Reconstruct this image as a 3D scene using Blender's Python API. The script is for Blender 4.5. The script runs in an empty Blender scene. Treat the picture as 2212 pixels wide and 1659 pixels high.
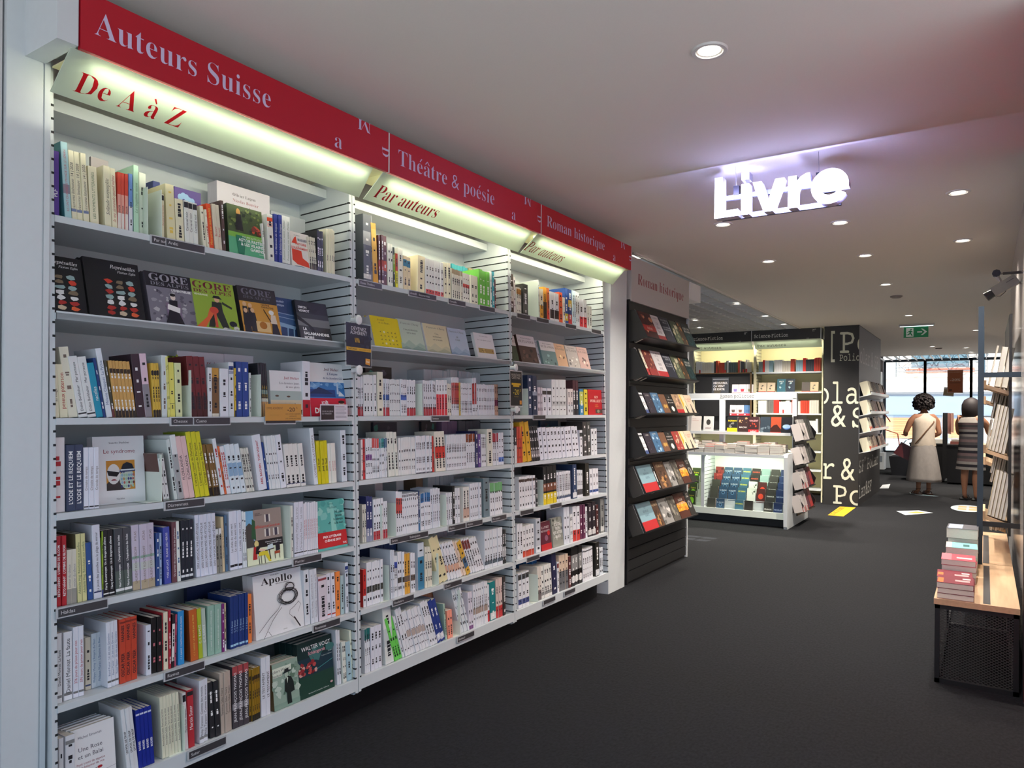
import bpy, math, random
from mathutils import Matrix, Vector
random.seed(7)
SC = bpy.context.scene
COL = SC.collection
PI = math.pi
HC = 1.35
# ---------------------------------------------------------------- camera, world, exposure
cd = bpy.data.cameras.new('camera'); cam = bpy.data.objects.new('camera', cd); COL.objects.link(cam)
cd.sensor_width = 36.0; cd.lens = 36.0*1550/2212; cd.shift_y = (883-829.5)/2212; cd.clip_start = 0.05; cd.clip_end = 300
YAW = math.atan(1022/1550.)
cam.matrix_world = Matrix.Translation((2.27, 0, HC)) @ Matrix.Rotation(YAW, 4, 'Z') @ Matrix.Rotation(PI/2, 4, 'X') @ Matrix.Rotation(0.008, 4, 'Z')
SC.camera = cam
w = bpy.data.worlds.new('sky'); SC.world = w; w.use_nodes = True
nt = w.node_tree; bg = nt.nodes['Background']
sky = nt.nodes.new('ShaderNodeTexSky'); sky.sky_type = 'HOSEK_WILKIE'; sky.turbidity = 4; sky.sun_direction = (0.2, -0.5, 0.84)
hs = nt.nodes.new('ShaderNodeHueSaturation'); hs.inputs['Saturation'].default_value = 0.75
nt.links.new(sky.outputs[0], hs.inputs['Color']); nt.links.new(hs.outputs[0], bg.inputs[0])
bg.inputs[1].default_value = 5.0
SC.view_settings.view_transform = 'Standard'; SC.view_settings.look = 'None'
SC.view_settings.gamma = 1; SC.view_settings.exposure = 0.0; SC.view_settings.use_curve_mapping = False
SC.cycles.use_denoising = True; SC.cycles.max_bounces = 7; SC.cycles.sample_clamp_indirect = 4
def lamp(name, kind, loc, energy, color=(1, 1, 1), rot=(0, 0, 0), **k):
    l = bpy.data.lights.new(name, kind); l.energy = energy; l.color = color
    for a, b in k.items(): setattr(l, a, b)
    o = bpy.data.objects.new(name, l); COL.objects.link(o); o.location = loc; o.rotation_euler = rot
    return o
lamp('sun', 'SUN', (0, -5, 20), 13.0, (1, .98, .95), (math.radians(38), 0, math.radians(-14)), angle=.01)
# ---------------------------------------------------------------- colour and materials
def lin(h):
    if not isinstance(h, str): return tuple(h) if len(h) == 4 else tuple(h)+(1,)
    r = []
    for i in (0, 2, 4):
        v = int(h[i:i+2], 16)/255; r.append(v/12.92 if v <= .04045 else ((v+.055)/1.055)**2.4)
    return (*r, 1)
def mat(name, col=None, rough=.5, metal=0, emit=None, es=0, spec=.5, alpha=1, trans=0, coat=0, attr=False, noise=None, bump=None):
    m = bpy.data.materials.new(name); m.use_nodes = True
    t = m.node_tree; p = t.nodes['Principled BSDF']
    if col is not None: p.inputs['Base Color'].default_value = lin(col)
    p.inputs['Roughness'].default_value = rough; p.inputs['Metallic'].default_value = metal
    p.inputs['Specular IOR Level'].default_value = spec; p.inputs['Alpha'].default_value = alpha
    p.inputs['Transmission Weight'].default_value = trans; p.inputs['Coat Weight'].default_value = coat
    if emit is not None: p.inputs['Emission Color'].default_value = lin(emit); p.inputs['Emission Strength'].default_value = es
    src = None
    if attr:
        a = t.nodes.new('ShaderNodeAttribute'); a.attribute_name = 'Col'; src = a.outputs['Color']
    if noise:                                        # (scale, amount, stretch)
        tc = t.nodes.new('ShaderNodeTexCoord'); mp = t.nodes.new('ShaderNodeMapping'); mp.inputs['Scale'].default_value = noise[2] if len(noise) > 2 else (1, 1, 1)
        n = t.nodes.new('ShaderNodeTexNoise'); n.inputs['Scale'].default_value = noise[0]; n.inputs['Detail'].default_value = 6
        t.links.new(tc.outputs['Object'], mp.inputs[0]); t.links.new(mp.outputs[0], n.inputs['Vector'])
        mr = t.nodes.new('ShaderNodeMapRange'); mr.inputs[1].default_value = .25; mr.inputs[2].default_value = .75; mr.inputs[3].default_value = 1-noise[1]; mr.inputs[4].default_value = 1+noise[1]
        t.links.new(n.outputs['Fac'], mr.inputs[0])
        mx = t.nodes.new('ShaderNodeMix'); mx.data_type = 'RGBA'; mx.blend_type = 'MULTIPLY'; mx.inputs[0].default_value = 1
        if src: t.links.new(src, mx.inputs[6])
        else: mx.inputs[6].default_value = lin(col)
        t.links.new(mr.outputs[0], mx.inputs[7]); src = mx.outputs[2]
        if bump:
            b = t.nodes.new('ShaderNodeBump'); b.inputs['Strength'].default_value = bump; b.inputs['Distance'].default_value = .01
            t.links.new(n.outputs['Fac'], b.inputs['Height']); t.links.new(b.outputs[0], p.inputs['Normal'])
    if src: t.links.new(src, p.inputs['Base Color'])
    return m
M = {}
M['paint'] = mat('painted', attr=True, rough=.5)
M['cover'] = mat('book_cover', attr=True, rough=.42, spec=.4)
M['print'] = mat('printed_ink', attr=True, rough=.5, spec=.3)
M['page'] = mat('book_pages', 'd9d6cd', rough=.9, spec=.1, noise=(60, .06, (1, 1, 6)))
M['white'] = mat('white_metal', 'd3d9dc', rough=.38, noise=(40, .015))
M['shelfpaint'] = mat('white_shelf_enamel', 'cdd4d8', rough=.35)
M['slot'] = mat('slot_shadow_gap', '1d2022', rough=.8)
M['black'] = mat('black_metal', '141417', rough=.45)
M['dark'] = mat('charcoal_panel', '1c1c1e', rough=.55, noise=(25, .06))
M['carpet'] = mat('charcoal_carpet', '212225', rough=.97, spec=.1, noise=(90, .3, (1, .5, 1)), bump=.35)
M['ceil'] = mat('ceiling_paint', 'f1ece4', rough=.9, spec=.1, noise=(160, .012))
M['wall'] = mat('wall_paint', 'cfcccb', rough=.7)
M['gloss'] = mat('glossy_white_cladding', 'c2bdbb', rough=.13, spec=.6, noise=(2.2, .03, (.4, 3, .4)), bump=.12)
M['red'] = mat('red_sign_board', 'b3001f', rough=.5)
M['redwall'] = mat('red_wall_panel', 'c40c26', rough=.45)
M['frost'] = mat('frosted_white_panel', 'e6efe4', rough=.35)
M['wood'] = mat('pale_birch_wood', 'c6a684', rough=.5, noise=(9, .09, (8, .6, 8)))
def translucent(name, col=None, attr=False, w=.55):
    m = mat(name, col, rough=.4, attr=attr); t = m.node_tree; p = t.nodes['Principled BSDF']; o = t.nodes['Material Output']
    tr = t.nodes.new('ShaderNodeBsdfTranslucent'); mx = t.nodes.new('ShaderNodeMixShader'); mx.inputs[0].default_value = w
    if attr: t.links.new(t.nodes['Attribute'].outputs['Color'], tr.inputs[0])
    else: tr.inputs[0].default_value = lin(col)
    t.links.new(p.outputs[0], mx.inputs[1]); t.links.new(tr.outputs[0], mx.inputs[2]); t.links.new(mx.outputs[0], o.inputs[0])
    return m
M['panel'] = translucent('backlit_frosted_panel', 'dfe8dc')
M['panelink'] = translucent('backlit_panel_ink', attr=True)
M['glass'] = mat('window_glass', 'ffffff', rough=.02, trans=1, alpha=.12)
M['acryl'] = mat('clear_acrylic', 'eef2f4', rough=.08, alpha=.18, spec=.6)
M['led'] = mat('lit_lamp_face', 'ffffff', emit=(1, .96, .88), es=9)
M['ledw'] = mat('lit_strip', 'ffffff', emit=(1, .98, .8), es=6)
M['letter'] = mat('lit_letter_face', 'ffffff', emit=(.80, .80, 1), es=1.25)
M['chrome'] = mat('brushed_steel', 'b9bcc0', rough=.3, metal=1)
M['steelblue'] = mat('blue_steel_frame', '24323e', rough=.4)
M['skin'] = mat('skin', 'a8765a', rough=.6, noise=(30, .05))
M['hair'] = mat('dark_hair', '1c1417', rough=.7, noise=(120, .4))
M['fabric'] = mat('woven_cloth', attr=True, rough=.9, spec=.1, noise=(26, .07, (1, 1, .6)), bump=.2)
M['stone'] = mat('pale_stone', 'd8d4ce', rough=.85, noise=(3, .06))
M['leather'] = mat('burgundy_leather', '5a1f24', rough=.4)
# ---------------------------------------------------------------- mesh builder
class MB:
    def __init__(s): s.v = []; s.f = []; s.c = []; s.m = []; s.mi = 0; s.X = None
    def add(s, vs, fs, col='ffffff'):
        o = len(s.v); c = lin(col)
        if s.X is not None: vs = [s.X @ Vector(p) for p in vs]
        s.v += [tuple(p) for p in vs]
        for f in fs: s.f.append([o+i for i in f]); s.c.append(c); s.m.append(s.mi)
    def box(s, x0, x1, y0, y1, z0, z1, col='ffffff'):
        s.add([(x0, y0, z0), (x1, y0, z0), (x1, y1, z0), (x0, y1, z0), (x0, y0, z1), (x1, y0, z1), (x1, y1, z1), (x0, y1, z1)],
              [(0, 3, 2, 1), (4, 5, 6, 7), (0, 1, 5, 4), (1, 2, 6, 5), (2, 3, 7, 6), (3, 0, 4, 7)], col)
    def poly(s, pts, col='ffffff'): s.add(pts, [tuple(range(len(pts)))], col)
    def prism(s, pts, vec, col='ffffff'):
        n = len(pts); q = [tuple(Vector(p)+Vector(vec)) for p in pts]
        s.add(list(pts)+q, [tuple(range(n))[::-1], tuple(range(n, 2*n))]+[(i, (i+1) % n, n+(i+1) % n, n+i) for i in range(n)], col)
    def tube(s, pts, r, col='ffffff', n=8):
        pts = [Vector(p) for p in pts]; R = r if isinstance(r, (list, tuple)) else [r]*len(pts); vs = []; fs = []
        up = Vector((0, 0, 1))
        for i, p in enumerate(pts):
            d = (pts[min(i+1, len(pts)-1)]-pts[max(i-1, 0)]).normalized()
            a = d.cross(up if abs(d.z) < .95 else Vector((1, 0, 0))).normalized(); b = d.cross(a)
            vs += [p+(a*math.cos(2*PI*k/n)+b*math.sin(2*PI*k/n))*R[i] for k in range(n)]
        for i in range(len(pts)-1):
            for k in range(n): fs.append((i*n+k, i*n+(k+1) % n, (i+1)*n+(k+1) % n, (i+1)*n+k))
        fs += [tuple(range(n))[::-1], tuple(range((len(pts)-1)*n, len(pts)*n))]
        s.add(vs, fs, col)
    def loft(s, rings, col='ffffff', n=24, wob=0, cap=True):   # rings: (cx, cy, z, rx, ry)
        vs = []; fs = []
        for i, (cx, cy, z, rx, ry) in enumerate(rings):
            for k in range(n):
                a = 2*PI*k/n; q = 1+wob*(math.sin(a*5+i*.4)+.6*math.sin(a*9-i*.7))*i/len(rings)
                vs.append((cx+rx*q*math.cos(a), cy+ry*q*math.sin(a), z))
        for i in range(len(rings)-1):
            for k in range(n): fs.append((i*n+k, i*n+(k+1) % n, (i+1)*n+(k+1) % n, (i+1)*n+k))
        if cap: fs += [tuple(range(n)), tuple(range((len(rings)-1)*n, len(rings)*n))]
        s.add(vs, fs, col)
    def disc(s, c, r, n=24, col='ffffff', r2=None):
        s.poly([(c[0]+r*math.cos(2*PI*k/n), c[1]+(r2 or r)*math.sin(2*PI*k/n), c[2]) for k in range(n)][::-1], col)
    def text(s, body, o, right, up, size, col='000000', style='', width=None, align='l', lift=0):
        vs, fs, wd = glyphs(body, style)
        if not vs: return 0
        k = size; kx = size
        if width: kx = width/wd if wd else size
        r = Vector(right).normalized(); u = Vector(up).normalized(); nn = r.cross(u)
        x0 = {'l': 0, 'c': -wd*kx/2, 'r': -wd*kx}[align]
        O = Vector(o)+nn*lift
        s.add([O+r*(x0+x*kx)+u*(y*k) for x, y in vs], fs, col)
        return wd*kx
    def build(s, name, material, parent=None, smooth=False, mw=None):
        me = bpy.data.meshes.new(name); me.from_pydata(s.v, [], s.f)
        mats = material if isinstance(material, (list, tuple)) else [material]
        for q in mats: me.materials.append(M[q] if isinstance(q, str) else q)
        ca = me.attributes.new('Col', 'FLOAT_COLOR', 'CORNER'); buf = []
        for f, c in zip(s.f, s.c): buf.extend(c*len(f))
        ca.data.foreach_set('color', buf)
        if len(mats) > 1: me.polygons.foreach_set('material_index', s.m)
        if smooth: me.polygons.foreach_set('use_smooth', [True]*len(me.polygons))
        me.update()
        o = bpy.data.objects.new(name, me); COL.objects.link(o)
        if parent: o.parent = parent
        if mw is not None: o.matrix_world = mw
        return o
GC = {}
def glyphs(body, style=''):
    key = (body, style)
    if key in GC: return GC[key]
    U = {'s': (0x1D400, 0x1D41A), 'sb': (0x1D400, 0x1D41A), 'i': (0x1D434, 0x1D44E), 'm': (0x1D670, 0x1D68A)}.get(style)
    acc = {'é': 'e', 'è': 'e', 'ê': 'e', 'â': 'a', 'à': 'a', 'É': 'E', 'Ê': 'E', 'ë': 'e', 'ô': 'o', 'ï': 'i', 'À': 'A', 'ï': 'i', 'Ä': 'A', 'ç': 'c', 'È': 'E', 'Ë': 'E', 'ü': 'u'}
    out = ''; marks = []
    for i, ch in enumerate(body):
        if U:
            b = acc.get(ch, ch)
            if b != ch: marks.append((i, ch))
            if 'A' <= b <= 'Z': b = chr(U[0]+ord(b)-65)
            elif 'a' <= b <= 'z': b = '\u210e' if (style == 'i' and b == 'h') else chr(U[1]+ord(b)-97)
            out += b
        else: out += ch
    def run(t):
        c = bpy.data.curves.new('t', 'FONT'); c.body = t; c.resolution_u = 2; c.size = 1
        if style == 's': c.offset = -.011
        if style == 'b': c.offset = .018
        if style == 'bb': c.offset = .035
        o = bpy.data.objects.new('t', c); me = bpy.data.meshes.new_from_object(o)
        v = [(p.co.x, p.co.y) for p in me.vertices]; f = [tuple(p.vertices) for p in me.polygons]
        bpy.data.objects.remove(o); bpy.data.curves.remove(c); bpy.data.meshes.remove(me)
        return v, f
    v, f = run(out)
    for i, ch in marks:                              # accents over serif letters
        pv, _ = run(out[:i]) if i else ([], []); qv, _ = run(out[:i+1])
        if not qv: continue
        xr = max(p[0] for p in qv)
        w0 = .38; cx = xr-w0/2; top = .72 if ch.isupper() else .52
        up = 1
        L = {'é': [[(-.02, 0), (.1, .16), (.16, .14), (.03, -.01)]], 'è': [[(.02, 0), (-.1, .16), (-.16, .14), (-.03, -.01)]],
             'ê': [[(-.16, 0), (-.02, .15), (.02, .15), (0, .1), (-.11, -.01)], [(.16, 0), (.02, .15), (-.02, .15), (0, .1), (.11, -.01)]],
             'ë': [[(-.14, .02), (-.06, .02), (-.06, .1), (-.14, .1)], [(.06, .02), (.14, .02), (.14, .1), (.06, .1)]]}
        base = {'â': 'ê', 'ô': 'ê', 'Ê': 'ê', 'à': 'è', 'À': 'è', 'È': 'è', 'É': 'é', 'ï': 'ë', 'Ä': 'ë', 'Ë': 'ë', 'ü': 'ë'}.get(ch, ch)
        for pl in L.get(base, []):
            o = len(v); v += [(cx+x, top+.02+y) for x, y in pl]; f.append(tuple(range(o, o+len(pl))))
    wd = max([p[0] for p in v], default=0)
    GC[key] = (v, f, wd); return GC[key]
def tag(o, label=None, cat=None, group=None, kind=None):
    for k, v in (('label', label), ('category', cat), ('group', group), ('kind', kind)):
        if v: o[k] = v
    return o
def empty(name, loc=(0, 0, 0), rz=0, label=None, cat=None, group=None):
    o = bpy.data.objects.new(name, None); COL.objects.link(o); o.location = loc; o.rotation_euler = (0, 0, rz); o.empty_display_size = .05
    return tag(o, label, cat, group)
def copy_tree(o, parent=None):
    c = o.copy(); COL.objects.link(c); c.parent = parent
    for ch in list(KIDS.get(o.name, [])): copy_tree(ch, c)
    return c
KIDS = {}
def bx(name, mt, x0, x1, y0, y1, z0, z1, parent=None, col='ffffff', kind=None):
    b = MB(); b.box(x0, x1, y0, y1, z0, z1, col); o = b.build(name, mt, parent)
    if kind: o['kind'] = kind
    return o
A = math.atan(.03)
TILT = Matrix.Translation((0, 0, HC)) @ Matrix.Rotation(-A, 4, 'Y') @ Matrix.Translation((0, 0, -HC))   # bookcases lean back a little
CEIL = 2.58
# ---------------------------------------------------------------- the setting
bx('floor', 'carpet', -4, 3.4, -1.6, 19.4, -.06, 0, kind='structure')
M['bounce_ground'] = mat('grey_bounce_ground', '9fa4aa', rough=.9, noise=(3, .06))
bx('bounce_ground_front', 'bounce_ground', -10, 14, -14, -1.6, -.1, -.02, kind='structure')  # unseen ground added behind the camera to bounce light up to the ceiling
bx('bounce_ground_side', 'bounce_ground', 3.4, 14, -1.6, 3, -.1, -.02, kind='structure')  # second unseen bounce surface, added beside the open right side
b = MB(); b.box(-.03, 3.2, -1.6, 17.9, CEIL, CEIL+.12); b.box(-4, -.03, -1.6, 5.2, CEIL, CEIL+.12); b.box(-4, -.03, 11.9, 17.9, CEIL, CEIL+.12)
b.build('ceiling', 'ceil')['kind'] = 'structure'
bx('ceiling_void', 'black', -4, -.03, 5.2, 11.9, CEIL+.5, CEIL+.55, kind='structure')
bx('wall_left', 'wall', -.5, -.36, -1.5, 5.06, 0, CEIL, kind='structure')
bx('wall_side_left', 'wall', -4.1, -4, 5, 19.4, 0, CEIL+.5, kind='structure')
bx('wall_rear_left', 'wall', -4, .31, 11.75, 11.9, 0, CEIL+.5, kind='structure')
b = MB(); b.box(2.45, 2.6, 4.16, 7.6, 0, CEIL)
b.build('wall_right', 'gloss')['kind'] = 'structure'
bx('wall_right_red', 'redwall', 2.43, 2.6, 2.6, 4.14, 0, CEIL, kind='structure')
bx('wall_right_rear', 'wall', 3.2, 3.3, 7.6, 19.4, 0, CEIL, kind='structure')
bx('wall_far', 'wall', -4, .2, 19.4, 19.55, 0, CEIL+.4, kind='structure')
bx('trim_corner', 'black', 2.425, 2.45, 4.12, 4.18, 0, CEIL, kind='structure')
# left pillar, wide white panels beside the first bookcase
b = MB(); b.box(-.36, 0, .885, .978, 0, CEIL); b.box(-.36, -.004, .978, .982, 0, CEIL, '333333'); b.box(-.36, 0, .982, .997, 0, CEIL)
b.build('pillar_left', 'white')['kind'] = 'structure'
bx('wall_left_near', 'wall', -.36, -.015, -.6, .88, 0, CEIL, kind='structure')
# white pillar after the third bookcase
b = MB(); b.prism([(-.36, 4.70, 0), (-.02, 4.77, 0), (-.02, 4.925, 0), (-.02, 5.05, 0), (-.36, 5.05, 0)], (0, 0, CEIL-.0))
b.build('pillar_white', 'white')['kind'] = 'structure'
# metal open-cell ceiling on the left rear, and by the window
b = MB()
for i in range(40): y = 5.25+i*.17; b.box(-3.0, -.03, y, y+.014, CEIL-.005, CEIL+.06)
for i in range(18): x = -.05-i*.17; b.box(x-.014, x, 5.2, 11.9, CEIL-.005, CEIL+.06)
b.build('ceiling_open_grid', mat('grid_grey', 'b9b6b0', rough=.5))['kind'] = 'structure'
b = MB()
for i in range(22): x = -.6+i*.17; b.box(x-.012, x, 17.9, 19.38, CEIL-.02, CEIL+.02, 'ffffff')
b.build('ceiling_slats', 'white')['kind'] = 'structure'
bx('ceiling_rear', 'dark', -4, 3.3, 17.9, 19.4, CEIL+.1, CEIL+.2, kind='structure')
b = MB(); b.box(-.03, -.012, 5.2, 11.9, CEIL-.012, CEIL, 'ffffff'); b.build('trim_ceiling', 'ceil')['kind'] = 'structure'
# ---------------------------------------------------------------- the three wall bookcases
ZS = dict(A=1.910, B=1.622, C=1.313, D=1.034, E=.758, F=.476, G=.187)
YB = [1.0, 2.21, 3.437, 4.665]
BAYN = ['Swiss authors', 'theatre and poetry', 'historical novel']
FASC = [('Auteurs Suisse', 1.025, 1.615, 2.385, .085, 's'), ('Théâtre & poésie', 2.262, 2.976, 2.378, .083, 's'), ('Roman historique', 3.493, 4.235, 2.386, .078, 's')]
PLATE = [('De A à Z', 1.01, 1.335, 's', 'd2202c'), ('Par auteurs', 2.21, 2.622, 's', 'a81c2c'), ('Par auteurs', 3.405, 3.825, 'i', '96202c')]
STRIPS = {0: [('A', 1.303, 'Par aut'), ('A', 1.353, 'Arditi'), ('C', 1.365, 'Chessex'), ('C', 1.447, 'Cueno'), ('C', 1.74, ''), ('D', 1.342, 'Dürrenmatt'), ('E', 1.012, 'Haldas'), ('E', 1.862, 'Mercier'), ('F', 1.336, 'Ramuz'), ('F', 1.958, 'Rousseau'), ('G', 1.417, 'Suter')],
          1: [('A', 2.235, 'Essais Théâtre'), ('A', 2.56, 'Anouilh'), ('A', 2.62, 'Beaumarchais'), ('A', 2.86, 'Corneille'), ('A', 3.13, ''), ('C', 2.71, 'Ionesco'), ('E', 2.41, 'Sartre'), ('E', 2.53, 'Shakespeare'), ('E', 2.83, 'Racine'), ('E', 2.98, 'Molière'), ('E', 3.21, 'Par auteurs'), ('F', 2.42, 'Baudelaire'), ('F', 2.79, 'Éluard'), ('G', 2.89, 'Rimbaud')],
          2: [('A', 3.5, ''), ('A', 3.72, ''), ('A', 4.08, ''), ('A', 4.45, ''), ('C', 3.66, ''), ('E', 3.50, ''), ('E', 3.84, ''), ('F', 3.56, ''), ('G', 3.74, ''), ('G', 4.0, '')]}
def bookcase(i):
    y0, y1 = YB[i], YB[i+1]
    t = empty('bookcase', (0, (y0+y1)/2, 0), 0, 'white metal bookcase under the red sign of the '+BAYN[i]+' section', 'bookcase', 'white bookcases along the left wall')
    off = Matrix.Translation((0, -(y0+y1)/2, 0)); TL = off @ TILT
    def mb(tl=True):
        q = MB(); q.X = TL if tl else off; return q
    b = mb(); b.box(-.33, -.32, y0, y1, .05, 2.36); b.build('back_panel', 'shelfpaint', t)
    for s, ya in ((1, y0), (-1, y1)):
        b = mb(); a, c = sorted((ya+s*.004, ya+s*.015)); b.box(-.32, -.014, a, c, .12, 2.36)
        a, c = sorted((ya+s*.0018, ya+s*.017)); b.box(-.014, 0, a, c, .13, 2.36)
        u = b.build('upright', 'shelfpaint', t)
        b = mb()
        ys = ya+s*.0155
        for k in range(52):
            z = 2.233-.04*k
            a, c = sorted((ya+s*.012, ya+s*.0158)); b.box(-.312, -.010, a, c, z-.0028, z+.0028)
            a, c = sorted((ya+s*.010, ya+s*.0176)); b.box(-.012, .0008, a, c, z-.0034, z+.0034)
        b.build('slot', 'slot', u)
    a, c = y0+.017, y1-.017
    for r, z in ZS.items():
        b = mb()
        if r == 'G':
            b.box(-.318, -.002, a, c, z-.015, z-.001); b.box(-.012, .0, a, c, .138, z+.001)
        elif r == 'B':
            b.box(-.318, -.012, a, c, z-.018, z-.001); b.box(-.012, .012, a, c, z-.02, z-.001); b.box(.008, .012, a, c, z-.02, z+.004)
        else:
            b.box(-.318, -.006, a, c, z-.013, z-.001); b.box(-.006, .004, a, c, z-.021, z-.001)
        sh = b.build('shelf', 'shelfpaint', t)
        for rr, yy, tx in STRIPS[i]:
            if rr != r: continue
            b = mb(); zc = z-.013; L = .148 if tx not in ('Par aut', 'Chessex') else (.055 if tx == 'Par aut' else .085)
            b.box(.004, .0065, yy, yy+L, zc-.017, zc+.014, 'b9bcc0'); b.box(.0065, .0075, yy+.006, yy+L-.003, zc-.013, zc+.010, '3b3a3e')
            if tx: b.text(tx, (.0078, yy+.012, zc-.006), (0, 1, 0), (0, 0, 1), .015, 'd6d6d8')
            b.build('label_holder', 'paint', sh)
    b = mb(); b.box(-.318, -.15, a, c, 2.278, 2.30); b.box(-.15, -.14, a, c, 2.277, 2.315); b.build('top_board', 'shelfpaint', t)
    b = mb(False); b.box(-.3, -.06, y0, y1, 0, .12); b.build('plinth', 'black', t)
    # fascia, its lettering, the lit panel below it
    fb = mb(False); fb.box(.176, .19, y0+(.0 if i else -.012), y1-.005, 2.33, 2.495, 'b3001f'); 
    f = fb.build('fascia', 'red', t)
    b = mb(False); b.box(.174, .1915, y1-.005, y1+.001, 2.33, 2.495); b.box(-.28, .176, y0, y1, 2.485, 2.495); b.build('fascia_trim', 'white', f)
    b = mb(False)
    tx, ya, yb, z, sz, st = FASC[i]
    b.text(tx, (.1905, ya, z), (0, 1, 0), (0, 0, 1), sz*1.18, 'cfc3e2', st, width=yb-ya, lift=.0006)
    q = y1-2.21
    b.text('a', (.1905, 1.906+q, 2.345), (0, 1, 0), (0, 0, 1), .085, 'cfc3e2', 's', lift=.0006)
    b.text('M', (.1905, 2.104+q, 2.4955), (0, -1, 0), (0, 0, -1), .062, 'cfc3e2', 's', lift=.0006, width=.075)
    b.text('D', (.1905, 2.166+q, 2.43), (0, 0, -1), (0, 1, 0), .06, 'cfc3e2', 's', lift=.0006)
    b.build('lettering', 'print', f)
    p0, p1 = Vector((.184, 0, 2.326)), Vector((.07, 0, 2.233)); n = Vector((.093, 0, -.114)).normalized()*.004
    ya, yb = y0-(.035 if i == 0 else .03), y1-.056
    b = mb(False); e = .035
    b.prism([(p0.x, ya, p0.z), (p1.x, ya, p1.z), (p1.x, yb, p1.z), (p0.x, yb-e, p0.z)], n)
    p = b.build('light_panel', 'panel', t)
    tx, a, c, st, colr = PLATE[i]
    u = (p0-p1).normalized(); b = mb(False)
    b.text(tx, p1+u*.026+Vector((0, a, 0))+n*1.15, (0, 1, 0), u, .098, colr, st, width=c-a)
    b.build('lettering', 'panelink', p)
    b = mb(False); b.box(.0, .188, y0+.001, y1-.001, 2.3305, 2.335, 'efe6b4'); b.build('fascia_underside', 'paint', t)
    b = mb(False); b.box(.12, .16, y0+.03, y1-.10, 2.324, 2.330); b.build('lamp_strip', 'ledw', t)
    lamp('fascia_lamp', 'AREA', (.14, (y0+y1)/2-.03, 2.3225), FASL, (1, .95, .74), (0, math.radians(14), 0), shape='RECTANGLE', size=.03, size_y=y1-y0-.14)
    if i: lamp('shelf_top_lamp', 'AREA', (-.03, (y0+y1)/2, 2.325), 3, (1, .93, .66), (0, math.radians(10), 0), shape='RECTANGLE', size=.03, size_y=y1-y0-.1)
    return t
FASL = 3.0
for i in range(3): bookcase(i)
b = MB(); b.box(-.2, .187, .93, .984, 2.335, CEIL); o = b.build('trim_fascia_end', 'white'); o['kind'] = 'structure'
# ---------------------------------------------------------------- books
INK = dict(k='26262a', w='f0f0f0', r='b0282f', p='c8707a', e='5d7a58', y='e6c860', n='7a6a60', b='4f6d96', g='8a8a90', c='a8cbe4')
def spine_marks(b, w, h, col, seed):
    rr = random.Random(seed); z = h*rr.uniform(.08, .2)
    while z < h*.86:
        l = h*rr.uniform(.02, .07); t = w*rr.uniform(.12, .22)
        b.poly([(.0005, w*.5-t, z), (.0005, w*.5+t, z), (.0005, w*.5+t, z+l), (.0005, w*.5-t, z+l)], col)
        z += l+h*rr.choice((.012, .012, .015, .14, .2))
def book_geo(cov, pag, ink, w, h, dep, col, sc, bands, t, tc, fs, seed):
    """spine-out book: origin at the lower left of the spine, spine towards +X"""
    th = min(.0012, w*.12); sc = sc or col
    cov.box(-dep, -th, 0, th, 0, h, sc); cov.box(-dep, -th, w-th, w, 0, h, sc)
    cuts = sorted(set([0, 1]+[q for x in bands for q in x[:2]]))
    for a, c in zip(cuts[:-1], cuts[1:]):
        cc = col
        for x in bands:
            if x[0] <= (a+c)/2 <= x[1]: cc = x[2]
        z0, z1 = a*h, c*h; b_ = min(w*.12, .0015)
        cov.add([(-th-.0006, 0, z0), (0, b_, z0), (0, w-b_, z0), (-th-.0006, w, z0), (-th-.0006, 0, z1), (0, b_, z1), (0, w-b_, z1), (-th-.0006, w, z1)],
                [(0, 1, 5, 4), (1, 2, 6, 5), (2, 3, 7, 6), (0, 3, 2, 1), (4, 5, 6, 7)], cc)
    pag.box(-dep+.002, -th, th, w-th, .001, h-.0012, 'd9d6cd')
    if ink is not None:
        c = INK[tc]
        if t:
            st = {'s': 'b', 'i': 'i'}.get(fs, ''); v, f, wd = glyphs(t, st)
            sz = min(w*.72, h*.8/max(wd, .1)); L = wd*sz
            ink.text(t, (.0004, w*.5+sz*.33, h*.5-L*.5 if L > h*.5 else h*.3), (0, 0, 1), (0, -1, 0), sz, c, st)
        else: spine_marks(ink, w, h, c, seed)
def parse(bs): return [(float(a), float(c), d) for a, c, d in (x.split(':') for x in bs.split(';') if x)]
class Art:
    """flat printing on a cover W wide and H high; u, v run 0..1; each shape lies a hair above the last"""
    def __init__(s, b, W, H): s.b = b; s.W = W; s.H = H; s.k = .0002
    def p(s, pts, col): s.k += .00006; s.b.poly([(s.k, u*s.W, v*s.H) for u, v in pts], col)
    def r(s, u0, v0, u1, v1, col): s.p([(u0, v0), (u1, v0), (u1, v1), (u0, v1)], col)
    def e(s, u, v, ru, rv, col, n=18): s.p([(u+ru*math.cos(2*PI*i/n), v+rv*math.sin(2*PI*i/n)) for i in range(n)], col)
    def l(s, pts, wd, col):
        for (a, c), (d, e) in zip(pts[:-1], pts[1:]):
            dx, dy = (d-a)*s.W, (e-c)*s.H; q = math.hypot(dx, dy) or 1; nx, ny = -dy/q*wd/s.W, dx/q*wd/s.H
            s.p([(a-nx, c-ny), (d-nx, e-ny), (d+nx, e+ny), (a+nx, c+ny)], col)
    def t(s, body, u, v, sz, col, st='', al='l', wd=None):
        s.k += .00006; s.b.text(body, (s.k, u*s.W, v*s.H), (0, 1, 0), (0, 0, 1), sz*s.H, col, st, align=al, width=wd*s.W if wd else None)
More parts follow.
